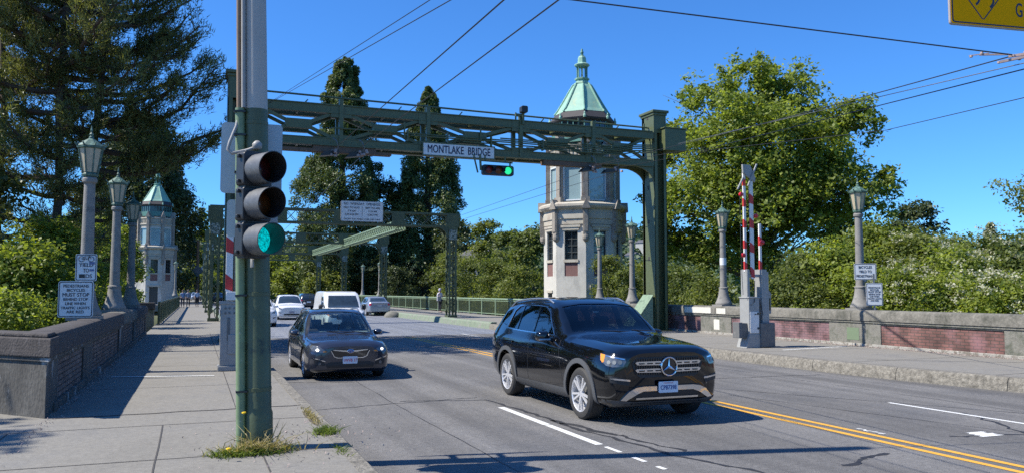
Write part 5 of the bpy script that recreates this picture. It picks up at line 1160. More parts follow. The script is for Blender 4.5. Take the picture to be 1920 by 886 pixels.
# --- dark wagon
st_hat = [
 (0.00, .45,.30, .52,.33, .58,.45, .58,.58, .52,.68, .40,.715, .22,.725, .73),
 (0.05, .60,.20, .70,.25, .74,.45, .72,.60, .64,.71, .48,.76, .26,.78, .785),
 (0.20, .68,.17, .81,.23, .845,.46, .82,.64, .73,.76, .55,.82, .30,.84, .845),
 (0.50, .72,.16, .865,.23, .885,.50, .86,.70, .775,.80, .60,.845, .33,.868, .872),
 (0.90, .73,.16, .87,.24, .89,.54, .87,.74, .795,.835, .63,.878, .35,.905, .91),
 (1.12, .73,.16, .87,.24, .89,.56, .87,.77, .80,.855, .66,.893, .37,.92, .928),
 (1.24, .73,.16, .87,.24, .89,.57, .87,.79, .805,.875, .73,.915, .42,.965, .975),
 (1.60, .73,.16, .87,.24, .89,.58, .87,.82, .81,.91, .685,1.14, .39,1.205, 1.22),
 (2.00, .73,.16, .87,.24, .89,.58, .87,.83, .815,.925, .625,1.36, .36,1.41, 1.425),
 (2.30, .73,.16, .87,.24, .89,.59, .87,.84, .815,.935, .59,1.415, .34,1.46, 1.475),
 (2.90, .73,.16, .87,.24, .89,.60, .87,.85, .815,.95, .58,1.42, .33,1.46, 1.475),
 (3.50, .73,.18, .865,.26, .885,.62, .865,.87, .81,.97, .57,1.385, .32,1.42, 1.435),
 (3.90, .71,.20, .85,.28, .87,.64, .85,.88, .79,.98, .56,1.33, .31,1.36, 1.375),
 (4.18, .67,.25, .81,.32, .84,.64, .82,.87, .76,.97, .58,1.16, .33,1.20, 1.21),
 (4.38, .62,.30, .76,.37, .80,.63, .78,.82, .71,.93, .56,.97, .30,.99, .995),
 (4.46, .50,.36, .60,.42, .68,.60, .66,.76, .58,.86, .45,.89, .25,.90, .905)]
slate = mat('slate_metallic_paint', (.040, .046, .064), .25, metal=.45, var=.06, coat=1., spec=.6)
hw = [('front', [(1.75, .955), (2.50, .965), (2.50, 1.33), (2.28, 1.335), (2.05, 1.27)]), ('rear', [(2.57, .965), (3.22, .985), (3.18, 1.31), (2.57, 1.34)]), ('quarter', [(3.29, .995), (3.72, 1.04), (3.55, 1.24), (3.26, 1.30)])]
hat_sp = dict(tab=st_hat, r=.325, rw=.365, wy=(.86, 3.53), win=.56, track=1.53, tw=.215, paint=slate, open=True, cabin=(1.55, 4.05), win_side=hw,
    wind=[(-.70, .945), (0, .99), (.70, .945), (.58, 1.355), (.27, 1.41), (-.27, 1.41), (-.58, 1.355)], wind_y=(1.05, 2.2), rearw=[(-.56, 1.03), (.56, 1.03), (.46, 1.29), (-.46, 1.29)], rear_y=(3.95, 4.5),
    side_glass=M['pane_soft'], front_glass=M['pane_clear'], seat_y=2.1, seat_z=.98, dash_y=1.4, dash_z=.97, mir=(1.92, 1.27))
HAT, bv, P_ = make_car('dark slate blue wagon with lit headlights and silver roof rails in the left lane', 'car', 'wagon', hat_sp); HAT.location = (3.0, 16.85, 0); HAT.scale = (.985, 1, .975)
P_('grille', [(-.33, .665), (-.40, .635), (-.33, .52), (-.26, .50), (.26, .50), (.33, .52), (.40, .635), (.33, .665)], 'front', M['gloss_black'], off=.012, th=.02)
P_('grille_rim', [(-.40, .64), (-.33, .515), (-.26, .492), (.26, .492), (.33, .515), (.40, .64), (.415, .64), (.34, .505), (.27, .478), (-.27, .478), (-.34, .505), (-.415, .64)], 'front', M['chrome'], off=.02, th=.015, step=.03)
P_('grille_wing', [(-.36, .645), (-.09, .612), (.09, .612), (.36, .645), (.36, .66), (.1, .64), (-.1, .64), (-.36, .66)], 'front', M['chrome'], off=.03, th=.015, step=.03)
b = MB(); b.lathe([(.072, .012), (.072, 0), (.06, -.006), (0, -.006)], 20, (0, 0, 0), axis='y', cap=False); b.v = [(x, y - .036, z * .6 + .625) for x, y, z in b.v]; b.build('oval_emblem', M['chrome'], HAT, smooth=40)
b = MB(); b.lathe([(.06, 0), (0, 0)], 20, (0, 0, 0), axis='y', cap=False); b.v = [(x, y - .046, z * .58 + .625) for x, y, z in b.v]; b.build('emblem_field', M['plate_blue'], HAT)
b = MB()
for x, z, r_ in ((-.028, .632, .011), (-.008, .640, .007), (.012, .636, .007), (.03, .628, .007), (.006, .615, .007), (.025, .612, .006)): b.lathe([(r_, 0), (0, -.003)], 5, (x, -.048, z), axis='y', cap=False)
b.build('emblem_stars', M['chrome'], HAT)
for s in (-1, 1):
    f = (lambda p: p) if s > 0 else mirx
    P_('headlight', f([(.46, .62), (.50, .60), (.66, .60), (.78, .64), (.815, .72), (.79, .765), (.64, .72)]), 'front', M['lamp_glass'], off=.010, th=.02, step=.03)
    P_('amber_marker', f([(.49, .622), (.52, .612), (.57, .61), (.57, .63), (.53, .64)]), 'front', M['amber'], off=.013, th=.01, step=.03)
    P_('lit_headlight_bulb', [(s * .68 + .030 * math.cos(a * PI / 7), .658 + .028 * math.sin(a * PI / 7)) for a in range(14)], 'front', M['lamp_on'], off=.018, th=.01, step=.03)
    P_('fog_light_recess', f([(.52, .33), (.72, .34), (.76, .48), (.66, .47), (.54, .42)]), 'front', M['black_trim'], off=.008, th=.012)
    P_('fog_light_trim', f([(.52, .425), (.66, .475), (.78, .50), (.78, .485), (.66, .455), (.53, .41)]), 'front', M['chrome'], off=.016, th=.012, step=.03)
    P_('fog_light', [(s * .64 + .035 * math.cos(a * PI / 6), .375 + .035 * math.sin(a * PI / 6)) for a in range(12)], 'front', M['lamp_glass'], off=.016, th=.01, step=.03)
    P_('tail_light', [(s * .52, .82), (s * .76, .84), (s * .76, .94), (s * .52, .93)], 'rear', M['tail_red'], off=.01, th=.02)
P_('lower_grille', [(-.48, .28), (.48, .28), (.52, .36), (.42, .40), (-.42, .40), (-.52, .36)], 'front', M['black_trim'], off=.008, th=.015)
P_('lower_lip', [(-.72, .20), (.72, .20), (.74, .235), (-.74, .235)], 'front', M['gloss_black'], off=.012, th=.015)
for v in ('left', 'right'):
    for pts in ([(1.27, .28), (1.36, .6), (1.42, .88)], [(2.535, .26), (2.535, .95)], [(3.24, .65), (3.36, .8), (3.42, .95)]):
        P_('door_seam', [(y + .004, z) for y, z in pts] + [(y - .004, z) for y, z in reversed(pts)], v, M['black_trim'], off=.002, th=.003, step=.06)
    for y in (2.3, 3.05): P_('door_handle', rrect(y, y + .17, .775, .805, .012), v, slate, off=.035, th=.03, step=.03)
number_plate(HAT, (-.01, -.03, .44), '1WVB 17', ink='plate_red', size=.09)
mirrors(HAT, (.86, 1.78, .94), slate, w=.20, h=.13); roof_rails(HAT, bv, .585, 2.2, 3.85, M['satin'], .06)
b = MB(); b.tube([(-.3, 1.26, .99), (0, 1.2, .975), (.3, 1.22, .96)], .008, 5); b.tube([(.25, 1.27, .985), (.5, 1.2, .95), (.66, 1.22, .92)], .008, 5); b.build('wiper', M['black_trim'], HAT)

# --- far cars: same builder, coarser
def scaled(tab, sx, sy, sz): return [[q[0] * sy] + [v * (sx if i % 2 == 0 else sz) for i, v in enumerate(q[1:15])] + [q[15] * sz] for q in tab]
def sc2(polys, a, c): return [(k, [(y * a, z * c) for y, z in p]) for k, p in polys]
def far_spec(base, sx, sy, sz, paint, **k):
    d = dict(base); d['tab'] = scaled(base['tab'], sx, sy, sz); d['paint'] = paint; d['nx'] = 50; d['sub'] = 3; d['simple'] = True; d['open'] = False
    d['wy'] = tuple(y * sy for y in base['wy']); d['track'] = base['track'] * sx; d['win'] = base['win'] * sx; d['win_side'] = sc2(base['win_side'], sy, sz)
    for n in ('wind', 'rearw'): d[n] = [(x * sx, z * sz) for x, z in base[n]]
    d.update(k); return d
white = mat('white_car_paint', (.74, .75, .76), .3, var=.03, coat=.8)
gcar = mat('solid_dark_glass', (.03, .045, .06), .05, var=.3, scale=4, coat=.8)
silver = mat('silver_blue_paint', (.34, .38, .44), .28, metal=.5, var=.04, coat=.8)
dark_blue = mat('dark_blue_paint', (.012, .017, .03), .2, coat=1)
GC = 'cars on the bridge'
def dress_front(t, P_, kz, white_ev=False, s_=1.):
    for s in (-1, 1):
        f = (lambda p: p) if s > 0 else mirx
        P_('headlight', f([(.60 * s_, .66 * kz), (.76 * s_, .65 * kz), (.85 * s_, .78 * kz), (.80 * s_, .80 * kz)]), 'front', M['lamp_glass'], off=.012, th=.02)
        P_('fog_slot', f([(.66 * s_, .40 * kz), (.80 * s_, .43 * kz), (.80 * s_, .47 * kz), (.66 * s_, .45 * kz)]), 'front', M['black_trim'], off=.012, th=.02)
    P_('lower_grille', [(-.5 * s_, .28 * kz), (.5 * s_, .28 * kz), (.44 * s_, .37 * kz), (-.44 * s_, .37 * kz)], 'front', M['black_trim'], off=.012, th=.02)
    P_('front_plate', [(-.16, .40 * kz), (.16, .40 * kz), (.16, .52 * kz), (-.16, .52 * kz)], 'front', mat('greyish_plate', (.35, .33, .38), .5), off=.02, th=.02)
def ev(label, loc):
    t, bv, P_ = make_car(label, 'car', 'electric_car', far_spec(hat_sp, 1.07, 1.06, 1.10, white, side_glass=gcar, front_glass=gcar, group=GC, r=.35, rw=.39, rim='machine_dark'))
    dress_front(t, P_, 1.08, s_=1.04); mirrors(t, (.92, 1.88, 1.03), white, w=.2, h=.13)
    P_('roof_glass', rrect(-.5, .5, 2.3, 3.8, .08), 'top', gcar, off=.006, th=.01, step=.2)
    b = MB(); b.box(-.03, .03, -.03, -.02, .74, .80); b.build('badge', M['chrome'], t)
    for v in ('left', 'right'): P_('door_seam', [(2.70, .3), (2.71, .3), (2.71, 1.04), (2.70, 1.04)], v, M['black_trim'], off=.002, th=.004)
    t.location = loc; return t
ev('white electric car fully visible between the pole and the white van', (5.72, 53.5, 0))
ev('white electric car mostly hidden behind the near green pole', (3.0, 43.3, 0))
t, bv, P_ = make_car('dark car behind the white car at the green pole, only its roof showing', 'car', 'dark_car', far_spec(hat_sp, 1.02, 1.02, 1.08, dark_blue, side_glass=gcar, front_glass=gcar, group=GC)); dress_front(t, P_, 1.05); t.location = (2.95, 62, 0)
t, bv, P_ = make_car('dark suv seen from behind between the white car and the white van', 'car', 'dark_suv', far_spec(suv_sp, .95, .95, .95, dark_blue, side_glass=gcar, front_glass=gcar, group=GC)); t.location = (10.45, 87, 0); t.rotation_euler.z = PI
for s in (-1, 1): P_('tail_light', [(s * .6, .85), (s * .8, .88), (s * .8, 1.02), (s * .6, .98)], 'rear', M['tail_red'], off=.02, th=.02)
P_('rear_plate', [(-.2, .7), (.2, .7), (.2, .84), (-.2, .84)], 'rear', M['plate_white'], off=.03, th=.02)
t, bv, P_ = make_car('dark suv far off, glimpsed through the left lattice posts', 'car', 'dark_suv', far_spec(suv_sp, .95, .95, .95, dark_blue, side_glass=gcar, front_glass=gcar, group=GC)); dress_front(t, P_, 1.35); t.location = (2.9, 128, 0)
t, bv, P_ = make_car('grey car far off behind the left gate machine', 'car', 'grey_car', far_spec(suv_sp, .95, .95, .92, silver, side_glass=gcar, front_glass=gcar, group=GC)); dress_front(t, P_, 1.35); t.location = (3.0, 74, 0)
t, bv, P_ = make_car('small pale car at the far end of the left pavement', 'car', 'pale_car', far_spec(hat_sp, 1, 1, 1, silver, side_glass=gcar, front_glass=gcar, group=GC)); dress_front(t, P_, 1.); t.location = (-.2, 150, .21)
# silver saloon seen from behind
st_sed = [list(q) for q in scaled(st_hat, 1.0, 1.0, 1.0)]
st_sed[11] = [3.30, .73,.18, .865,.26, .885,.62, .865,.87, .81,.98, .60,1.38, .33,1.43, 1.445]
st_sed[12] = [3.62, .71,.20, .86,.28, .88,.64, .86,.90, .80,1.0, .63,1.26, .35,1.31, 1.325]
st_sed[13] = [4.02, .69,.25, .85,.32, .87,.64, .85,.90, .79,1.0, .68,1.05, .36,1.08, 1.085]
st_sed[14] = [4.45, .64,.28, .80,.35, .83,.63, .81,.88, .74,.99, .62,1.03, .33,1.045, 1.05]
st_sed[15] = [4.56, .55,.34, .68,.40, .72,.60, .70,.80, .64,.94, .54,.98, .3,.99, .995]
sed = far_spec(hat_sp, 1., 1., 1., silver, side_glass=gcar, front_glass=gcar, group=GC); sed['tab'] = st_sed; sed['rearw'] = [(-.62, 1.07), (.62, 1.07), (.52, 1.34), (-.52, 1.34)]
sed['win_side'] = [hw[0], hw[1], ('quarter', [(3.29, 1.0), (3.60, 1.04), (3.45, 1.24), (3.26, 1.30)])]
t, bv, P_ = make_car('silver blue saloon seen from behind, right of the white van', 'car', 'silver_car', sed)
for s in (-1, 1): P_('tail_light', [(s * .60, .78), (s * .80, .76), (s * .82, .93), (s * .64, .96)], 'rear', M['tail_red'], off=.014, th=.02)
P_('boot_panel', rrect(-.56, .56, .62, .93, .04), 'rear', mat('boot_panel_silver', (.24, .28, .36), .3, metal=.5), off=.012, th=.01); P_('rear_plate', [(-.18, .70), (.18, .70), (.18, .83), (-.18, .83)], 'rear', mat('pale_rear_plate', (.45, .47, .5), .5), off=.03, th=.02)
P_('chrome_strip', [(-.45, .88), (.45, .88), (.45, .90), (-.45, .90)], 'rear', M['chrome'], off=.026, th=.015)
mirrors(t, (.86, 1.78, .96), silver, w=.18, h=.12); t.location = (12.85, 64.6, 0); t.rotation_euler.z = PI
# white van
st_van = [
 (0.00, .50,.30, .60,.34, .64,.50, .62,.66, .56,.80, .42,.86, .24,.88, .885),
 (0.06, .64,.22, .75,.28, .80,.50, .78,.72, .68,.88, .50,.94, .28,.965, .97),
 (0.25, .70,.20, .82,.27, .85,.52, .83,.80, .75,.96, .60,1.02, .34,1.05, 1.06),
 (0.60, .72,.19, .84,.26, .86,.58, .84,.88, .78,1.02, .66,1.09, .38,1.125, 1.13),
 (0.85, .72,.19, .84,.26, .86,.60, .84,.92, .79,1.05, .72,1.13, .42,1.17, 1.18),
 (1.25, .72,.19, .84,.26, .86,.62, .85,.96, .81,1.08, .74,1.50, .42,1.56, 1.57),
 (1.55, .72,.19, .84,.26, .86,.62, .85,.98, .815,1.10, .73,1.72, .42,1.78, 1.795),
 (1.90, .72,.19, .84,.26, .86,.62, .85,1.0, .82,1.12, .735,1.785, .42,1.83, 1.84),
 (3.00, .72,.19, .84,.26, .86,.62, .85,1.0, .82,1.12, .735,1.80, .42,1.85, 1.86),
 (4.20, .72,.20, .84,.27, .86,.62, .85,1.0, .82,1.12, .73,1.79, .42,1.84, 1.85),
 (4.55, .70,.24, .83,.30, .85,.62, .84,1.0, .80,1.12, .71,1.74, .40,1.79, 1.80),
 (4.66, .6,.32, .74,.38, .78,.62, .77,1.0, .73,1.12, .62,1.62, .35,1.66, 1.67)]
van_sp = dict(hat_sp); van_sp.update(tab=st_van, r=.33, rw=.38, wy=(.80, 3.70), win=.55, track=1.50, paint=white, open=False, nx=70, sub=3, simple=True, side_glass=gcar, front_glass=gcar, group=GC,
    win_side=[('front', [(1.25, 1.16), (2.05, 1.16), (2.05, 1.62), (1.62, 1.62)]), ('small', [(.98, 1.14), (1.18, 1.15), (1.26, 1.30)])], wind=[(-.68, 1.14), (.68, 1.14), (.60, 1.66), (-.60, 1.66)], rearw=[(-.5, 1.2), (.5, 1.2), (.46, 1.6), (-.46, 1.6)])
t, bv, P_ = make_car('white delivery van behind the dark wagon', 'van', 'white_van', van_sp); t.location = (5.95, 34.3, 0)
for s in (-1, 1):
    f = (lambda p: p) if s > 0 else mirx
    P_('headlight', f([(.50, .80), (.66, .76), (.80, .82), (.80, .98), (.72, .97)]), 'front', M['lamp_glass'], off=.012, th=.02)
    P_('amber_marker', f([(.74, .80), (.82, .84), (.82, .95), (.76, .92)]), 'front', M['amber'], off=.016, th=.02)
P_('grille', [(-.42, .66), (.42, .66), (.48, .80), (-.48, .80)], 'front', M['black_trim'], off=.012, th=.02); P_('lower_grille', [(-.5, .32), (.5, .32), (.5, .46), (-.5, .46)], 'front', M['black_trim'], off=.012, th=.02)
mirrors(t, (.86, 1.20, 1.16), M['black_trim'], w=.17, h=.26)
b = MB(); b.tube([(-.2, .95, 1.2), (.35, .93, 1.19)], .01, 5); b.build('wiper', M['black_trim'], t)
for v in ('left', 'right'): P_('door_seam', [(2.12, .3), (2.135, .3), (2.135, 1.7), (2.12, 1.7)], v, M['black_trim'], off=.003, th=.004)

# ---------------------------------------------------------------- people
skin = mat('skin', (.42, .26, .19), .6, var=.05)
def limb_skin(name, verts, edges, rad, m, parent, root=0, lev=2):
    me = bpy.data.meshes.new(name); me.from_pydata(verts, edges, []); o = bpy.data.objects.new(name, me); COL.objects.link(o)
    sk_ = o.modifiers.new('skin', 'SKIN'); sk_.use_smooth_shade = True
    if not me.skin_vertices:
        bm = bmesh.new(); bm.from_mesh(me); bm.verts.layers.skin.verify(); bm.to_mesh(me); bm.free()
    for i, r_ in enumerate(rad): q = me.skin_vertices[0].data[i]; q.radius = r_ if hasattr(r_, '__len__') else (r_, r_); q.use_root = (i == root)
    sb = o.modifiers.new('sub', 'SUBSURF'); sb.levels = lev; sb.render_levels = lev
    dg = bpy.context.evaluated_depsgraph_get(); dg.update(); m2 = bpy.data.meshes.new_from_object(o.evaluated_get(dg)); o.modifiers.clear(); o.data = m2; m2.name = name
    m2.materials.clear(); m2.materials.append(m); m2.polygons.foreach_set('use_smooth', [True] * len(m2.polygons)); o.parent = parent; return o
def person(label, loc, rz, shirt, trousers, hair, pose='stand', shorts=False, bag=None, hat=None):
    t = thing('person', loc, label, 'person', None, rz)
    st_ = .16 if pose == 'walk' else .04
    Vp = [(0, 0, .95), (0, 0, 1.12), (0, .01, 1.32), (0, .0, 1.46), (0, -.01, 1.54), (0, -.02, 1.63), (0, -.02, 1.72),
          (-.10, 0, .90), (-.11, -st_, .50), (-.11, -st_ * .6, .09), (-.11, -st_ * .6 - .14, .04), (.10, 0, .90), (.11, st_ * .6, .50), (.11, st_ * 1.5, .10), (.11, st_ * 1.5 - .13, .04),
          (-.19, 0, 1.41), (-.24, .03, 1.14), (-.22, -.10 if pose != 'phone' else -.2, .92 if pose != 'phone' else 1.22), (-.21, -.13 if pose != 'phone' else -.26, .84 if pose != 'phone' else 1.28),
          (.19, 0, 1.41), (.24, .03, 1.14), (.21, -.12 if pose != 'phone' else -.22, .93 if pose != 'phone' else 1.24), (.20, -.15 if pose != 'phone' else -.28, .85 if pose != 'phone' else 1.30)]
    Ep = [(0, 1), (1, 2), (2, 3), (3, 4), (4, 5), (5, 6), (0, 7), (7, 8), (8, 9), (9, 10), (0, 11), (11, 12), (12, 13), (13, 14), (3, 15), (15, 16), (16, 17), (17, 18), (3, 19), (19, 20), (20, 21), (21, 22)]
    Rp = [(.14, .10), (.13, .09), (.15, .10), (.10, .08), .052, .078, .07, .085, .055, .036, .035, .085, .055, .036, .035, .055, .042, .03, .032, .055, .042, .03, .032]
    limb_skin('body', Vp, Ep, Rp, skin, t)
    g = 1.16
    sh = [0, 1, 2, 3, 15, 16, 19, 20]; mp = {v: i for i, v in enumerate(sh)}; ex = [(Vp[16][0], Vp[16][1], Vp[16][2])]
    limb_skin('shirt', [Vp[i] for i in sh], [(mp[a], mp[c]) for a, c in Ep if a in mp and c in mp], [tuple(g * q for q in (Rp[i] if hasattr(Rp[i], '__len__') else (Rp[i],) * 2)) for i in sh], shirt, t)
    tr = [0, 7, 8, 11, 12] + ([] if shorts else [9, 13]); mp = {v: i for i, v in enumerate(tr)}
    limb_skin('trousers', [Vp[i] for i in tr], [(mp[a], mp[c]) for a, c in Ep if a in mp and c in mp], [tuple(1.22 * q for q in (Rp[i] if hasattr(Rp[i], '__len__') else (Rp[i],) * 2)) for i in tr], trousers, t)
    b = MB(); b.lathe([(0, .16), (.06, .15), (.098, .10), (.108, .02), (.09, -.05)], 14, (0, .012, 1.665), cap=False); b.build('hat' if hat else 'hair', hat or hair, t, smooth=60)
    b = MB(); b.lathe([(0, -.02), (.014, -.01), (0, .02)], 6, (0, -.102, 1.655), cap=False); b.build('nose', skin, t, smooth=60)
    b = MB()
    for x in (-.11, .11): yy_ = Vp[10][1] if x < 0 else Vp[14][1]; b.prism(rrect(x - .045, x + .045, yy_ - .06, yy_ + .2, .03), 0, .08, 'z')
    b.build('shoes', M['wire_grey'], t, bevel=.02)
    return t
fab = lambda n, c: mat(n, c, .85, var=.12, scale=30)
p = person('person in a pale shirt and cap standing by the right railing', (17.1, 58.5, .25), R(25), fab('pale_lilac_shirt', (.62, .58, .66)), fab('dark_trousers', (.035, .035, .045)), M['bark'], pose='phone', hat=fab('lilac_cap', (.45, .42, .55)))
t = thing('shoulder_bag', (16.95, 58.2, 1.15), 'grey bag hanging at the hip of the person by the right railing', 'bag', rz=R(25)); b = MB(); b.prism(rrect(-.2, .12, -.05, .32, .04), -.08, .06, 'y'); b.build('bag_body', fab('grey_bag', (.30, .30, .32)), t, bevel=.02); b = MB(); b.tube([(-.15, 0, .32), (-.0, .05, .55), (.1, 0, .32)], .01, 5); b.build('strap', M['black_trim'], t)
person('walker in a blue shirt and dark trousers, leftmost of the far walkers', (-1.35, 88, .2), 0, fab('pale_blue_shirt', (.16, .24, .40)), fab('navy_trousers', (.02, .025, .05)), M['bark'], 'walk')
person('walker in a grey blue top just right of the leftmost far walker', (-.85, 89, .2), 0, fab('grey_blue_top', (.22, .26, .34)), fab('dark_grey_trousers', (.03, .03, .04)), M['bark_light'], 'walk')
person('walker in a pale blue top and black trousers, in the middle of the far group', (-.0, 92, .2), R(10), fab('light_blue_top', (.36, .46, .58)), fab('black_trousers', (.015, .015, .02)), M['eave'], 'stand')
person('walker in tan clothes, rightmost of the far walkers on the left pavement', (1.32, 91, .2), R(-15), fab('tan_top', (.30, .17, .10)), fab('tan_shorts', (.24, .15, .09)), M['bark'], 'walk', shorts=True)
# driver seated in the wagon
t = thing('person', (3.38, 19.2, .45), 'driver in a dark top seated at the wheel of the dark wagon', 'person')
Vd = [(0, .05, .0), (0, .10, .2), (0, .14, .42), (0, .10, .52), (0, .07, .62), (0, .06, .70), (-.19, .12, .40), (-.24, -.05, .24), (-.14, -.28, .38), (-.12, -.36, .44), (.19, .12, .40), (.24, -.05, .24), (.14, -.28, .40), (.12, -.36, .46)]
limb_skin('body', Vd, [(0, 1), (1, 2), (2, 3), (3, 4), (4, 5), (2, 6), (6, 7), (7, 8), (8, 9), (2, 10), (10, 11), (11, 12), (12, 13)], [.13, .13, (.13, .09), .05, .08, .07, .05, .04, .03, .035, .05, .04, .03, .035], skin, t)
limb_skin('shirt', Vd[:3] + [Vd[6], Vd[7], Vd[10], Vd[11]], [(0, 1), (1, 2), (2, 3), (3, 4), (2, 5), (5, 6)], [.15, .15, (.15, .105), .06, .05, .06, .05], fab('dark_top', (.04, .04, .06)), t)
b = MB(); b.lathe([(0, .12), (.06, .11), (.09, .05), (.09, -.03), (.07, -.08)], 12, (0, .08, .65), cap=False); b.build('hair', M['bark'], t, smooth=60)

# ---------------------------------------------------------------- vegetation
_th = R(3.89); _yw = R(21.43)
_fw = Vector((math.sin(_yw) * math.cos(_th), math.cos(_yw) * math.cos(_th), math.sin(_th))); _rt = Vector((math.cos(_yw), -math.sin(_yw), 0)); _up = _rt.cross(_fw)
def at(px, py, d):
    v = _fw * 1500 + _rt * (px - 960) + _up * (443 - py); return Vector((0, 0, 1.85)) + v * (d / math.hypot(v.x, v.y))
def leaves(C, size, rng, N=None, flat=.5, aspect=.55, bend=0):
    """diamond leaves at points C"""
    n = len(C); s = size * rng.uniform(.6, 1.35, n)[:, None]
    d = rng.normal(size=(n, 3)); 
    if N is not None: d = d * (1 - flat) + N * flat * 1.6
    d /= np.linalg.norm(d, axis=1)[:, None] + 1e-9
    t = rng.normal(size=(n, 3)); a = np.cross(d, t); a /= np.linalg.norm(a, axis=1)[:, None] + 1e-9; b = np.cross(d, a)
    V = np.stack([C + a * s * .5, C + b * s * aspect * .5, C - a * s * .5, C - b * s * aspect * .5], 1).reshape(-1, 3)
    return V, np.arange(4 * n).reshape(n, 4)
def tips_trunk(parent, z0, pts, r0, m, rng, bole=None, name='trunk'):
    """trunk with limbs reaching a set of points (local coords)"""
    b = MB(); top = max(p[2] for p in pts); cx = sum(p[0] for p in pts) / len(pts); cyy = sum(p[1] for p in pts) / len(pts)
    H = z0 + (top - z0) * .75; sp = []
    for i in range(7): u = i / 6; sp.append(Vector((cx * u * .6 + rng.normal() * .02 * (H - z0) * u, cyy * u * .6 + rng.normal() * .02 * (H - z0) * u, z0 + (H - z0) * u)))
    b.tube(sp, [r0 * (1.25 if i == 0 else 1 - .8 * i / 6) for i in range(7)], 9)
    for p in pts:
        p = Vector(p); u = min(.9, max(.22, (p.z - z0) / (H - z0 + 1e-6) * .62)); k = u * 6; i = min(5, int(k)); q = sp[i].lerp(sp[i + 1], k - i)
        mid = q.lerp(p, .5) + Vector((0, 0, (p - q).length * .10)); rr = r0 * (1 - .8 * u) * .6
        b.tube([q, q.lerp(mid, .5) + Vector((0, 0, .05)), mid, p], [rr, rr * .75, rr * .5, rr * .18], 6)
        for _ in range(3):
            e = p + Vector(rng.normal(size=3).tolist()) * min(.5, (p - q).length * .12); b.tube([mid.lerp(p, rng.uniform(0, .7)), e], [rr * .3, rr * .08], 5)
    return b.build(name, m, parent, smooth=60)
def broad(name, label, cat, loc, lobes, leaf, m, n, trunk=.2, group=None, z0=None, seed=1, bark='bark_light', shell=.45, clump=.34, flowers=0, squash=.85, fsize=None, perclump=26):
    """lobes: (x,y,z,r) local. Foliage = leaf clumps on and inside each lobe, ragged by noise."""
    t = thing(name, loc, label, cat, group); rng = np.random.default_rng(seed)
    L = np.array([l[:4] for l in lobes], float); w = L[:, 3]**2.2; w /= w.sum(); nc = max(8, n // perclump)
    k = rng.choice(len(L), nc, p=w); d = rng.normal(size=(nc, 3)); d /= np.linalg.norm(d, axis=1)[:, None]; d[:, 2] = np.where(d[:, 2] < -.35, -d[:, 2], d[:, 2])
    rr = L[k, 3] * (shell + (1.08 - shell) * rng.random(nc)**.6); bump = 1 + .24 * np.sin(d[:, 0] * 5 + k) * np.cos(d[:, 1] * 6 + 2 * k) + .13 * rng.normal(size=nc)
    c = L[k, :3] + d * (rr * bump)[:, None] * [1, 1, squash]
    cr = clump * L[k, 3]**.5 * rng.uniform(.6, 1.4, nc)
    C = np.repeat(c, perclump, 0) + rng.normal(size=(nc * perclump, 3)) * np.repeat(cr, perclump)[:, None] * [.62, .62, .42]
    N = np.repeat(d * .6 + [0, 0, .7], perclump, 0)
    V, F = leaves(C, leaf, rng, N, .45); nmesh('foliage', V, F, m, t)
    if flowers:
        flowers = int(flowers * .75); kk = rng.choice(nc, flowers); P = np.repeat(c[kk] + d[kk] * cr[kk][:, None] * .9 + [0, 0, .08], 26, 0) + rng.normal(size=(flowers * 26, 3)) * [.10, .10, .05]
        V, F = leaves(P, fsize or .07, rng, None, 0, .8); nmesh('blossom', V, F, M['flower'], t)
    tips_trunk(t, z0 if z0 is not None else -1.2 - loc[2], [tuple(l[:3]) for l in lobes], trunk, M[bark], rng)
    return t
def auto_lobes(r, h, base, n, rng, top=.45):
    out = []
    for i in range(n):
        u = i / max(1, n - 1); z = base + (h - base) * (.18 + .66 * u); a = i * 2.4 + rng.random(); q = r * (math.sin(PI * (.22 + .68 * u))) * rng.uniform(.45, .72)
        out.append((q * math.cos(a), q * math.sin(a), z, r * rng.uniform(top, top + .18) * (1 - .25 * u)))
    out.append((0, 0, h - r * .42, r * .42)); return out
def bush(px, ytop, d, r, label, m='shrub', n=9000, leaf=.13, group='shrubs and small trees beyond the parapets', cat='bush', name='bush', z0=-1.2, nl=7, seed=None, flowers=0, trunk=.06, **k):
    seed = seed if seed is not None else int(px + ytop); rng = np.random.default_rng(seed); p = at(px, ytop, d)
    while d < 100 and 0 < (p.x if p.x > 0 else -99) < 18.95 + 1.5 * r and p.y < 104 or d < 60 and -2.45 - 1.12 * r < (p.x if p.x < 0 else -99): d += .5; p = at(px, ytop, d)
    q = Vector((p.x, p.y, z0)); h = p.z - z0
    return broad(name, label, cat, q, auto_lobes(r, h, min(h * .1, .5), nl, rng), leaf, M[m], n, trunk, group, 0, seed, flowers=flowers, **k)

# big maple right of the gantry
o_ = at(1425, 545, 50); o_ = Vector((o_.x, o_.y, -1.2)); rng = np.random.default_rng(7); lob = []
for px, py, rp, dd in [(1405, 165, 52, 0), (1335, 215, 62, -1), (1470, 200, 68, 1), (1295, 300, 62, 0), (1385, 290, 85, -2.5), (1480, 300, 90, -1), (1565, 265, 62, 1), (1612, 225, 34, 0), (1555, 365, 75, -1.5), (1625, 385, 55, 1), (1245, 385, 40, 0), (1320, 400, 80, -2), (1430, 400, 90, -3), (1520, 450, 80, 0), (1280, 480, 60, 1), (1380, 500, 80, 0), (1600, 470, 55, 2), (1450, 240, 60, 3), (1380, 380, 90, 4), (1500, 380, 90, 4), (1225, 345, 18, 0), (1655, 340, 26, 0), (1420, 130, 22, 0), (1228, 300, 26, 1), (1238, 440, 34, 0), (1262, 250, 24, 0), (1290, 180, 22, 1)]:
    p = at(px, py, 50 + dd) - o_; lob.append((p.x, p.y, p.z, rp * 48 / 1500. * 1.0))
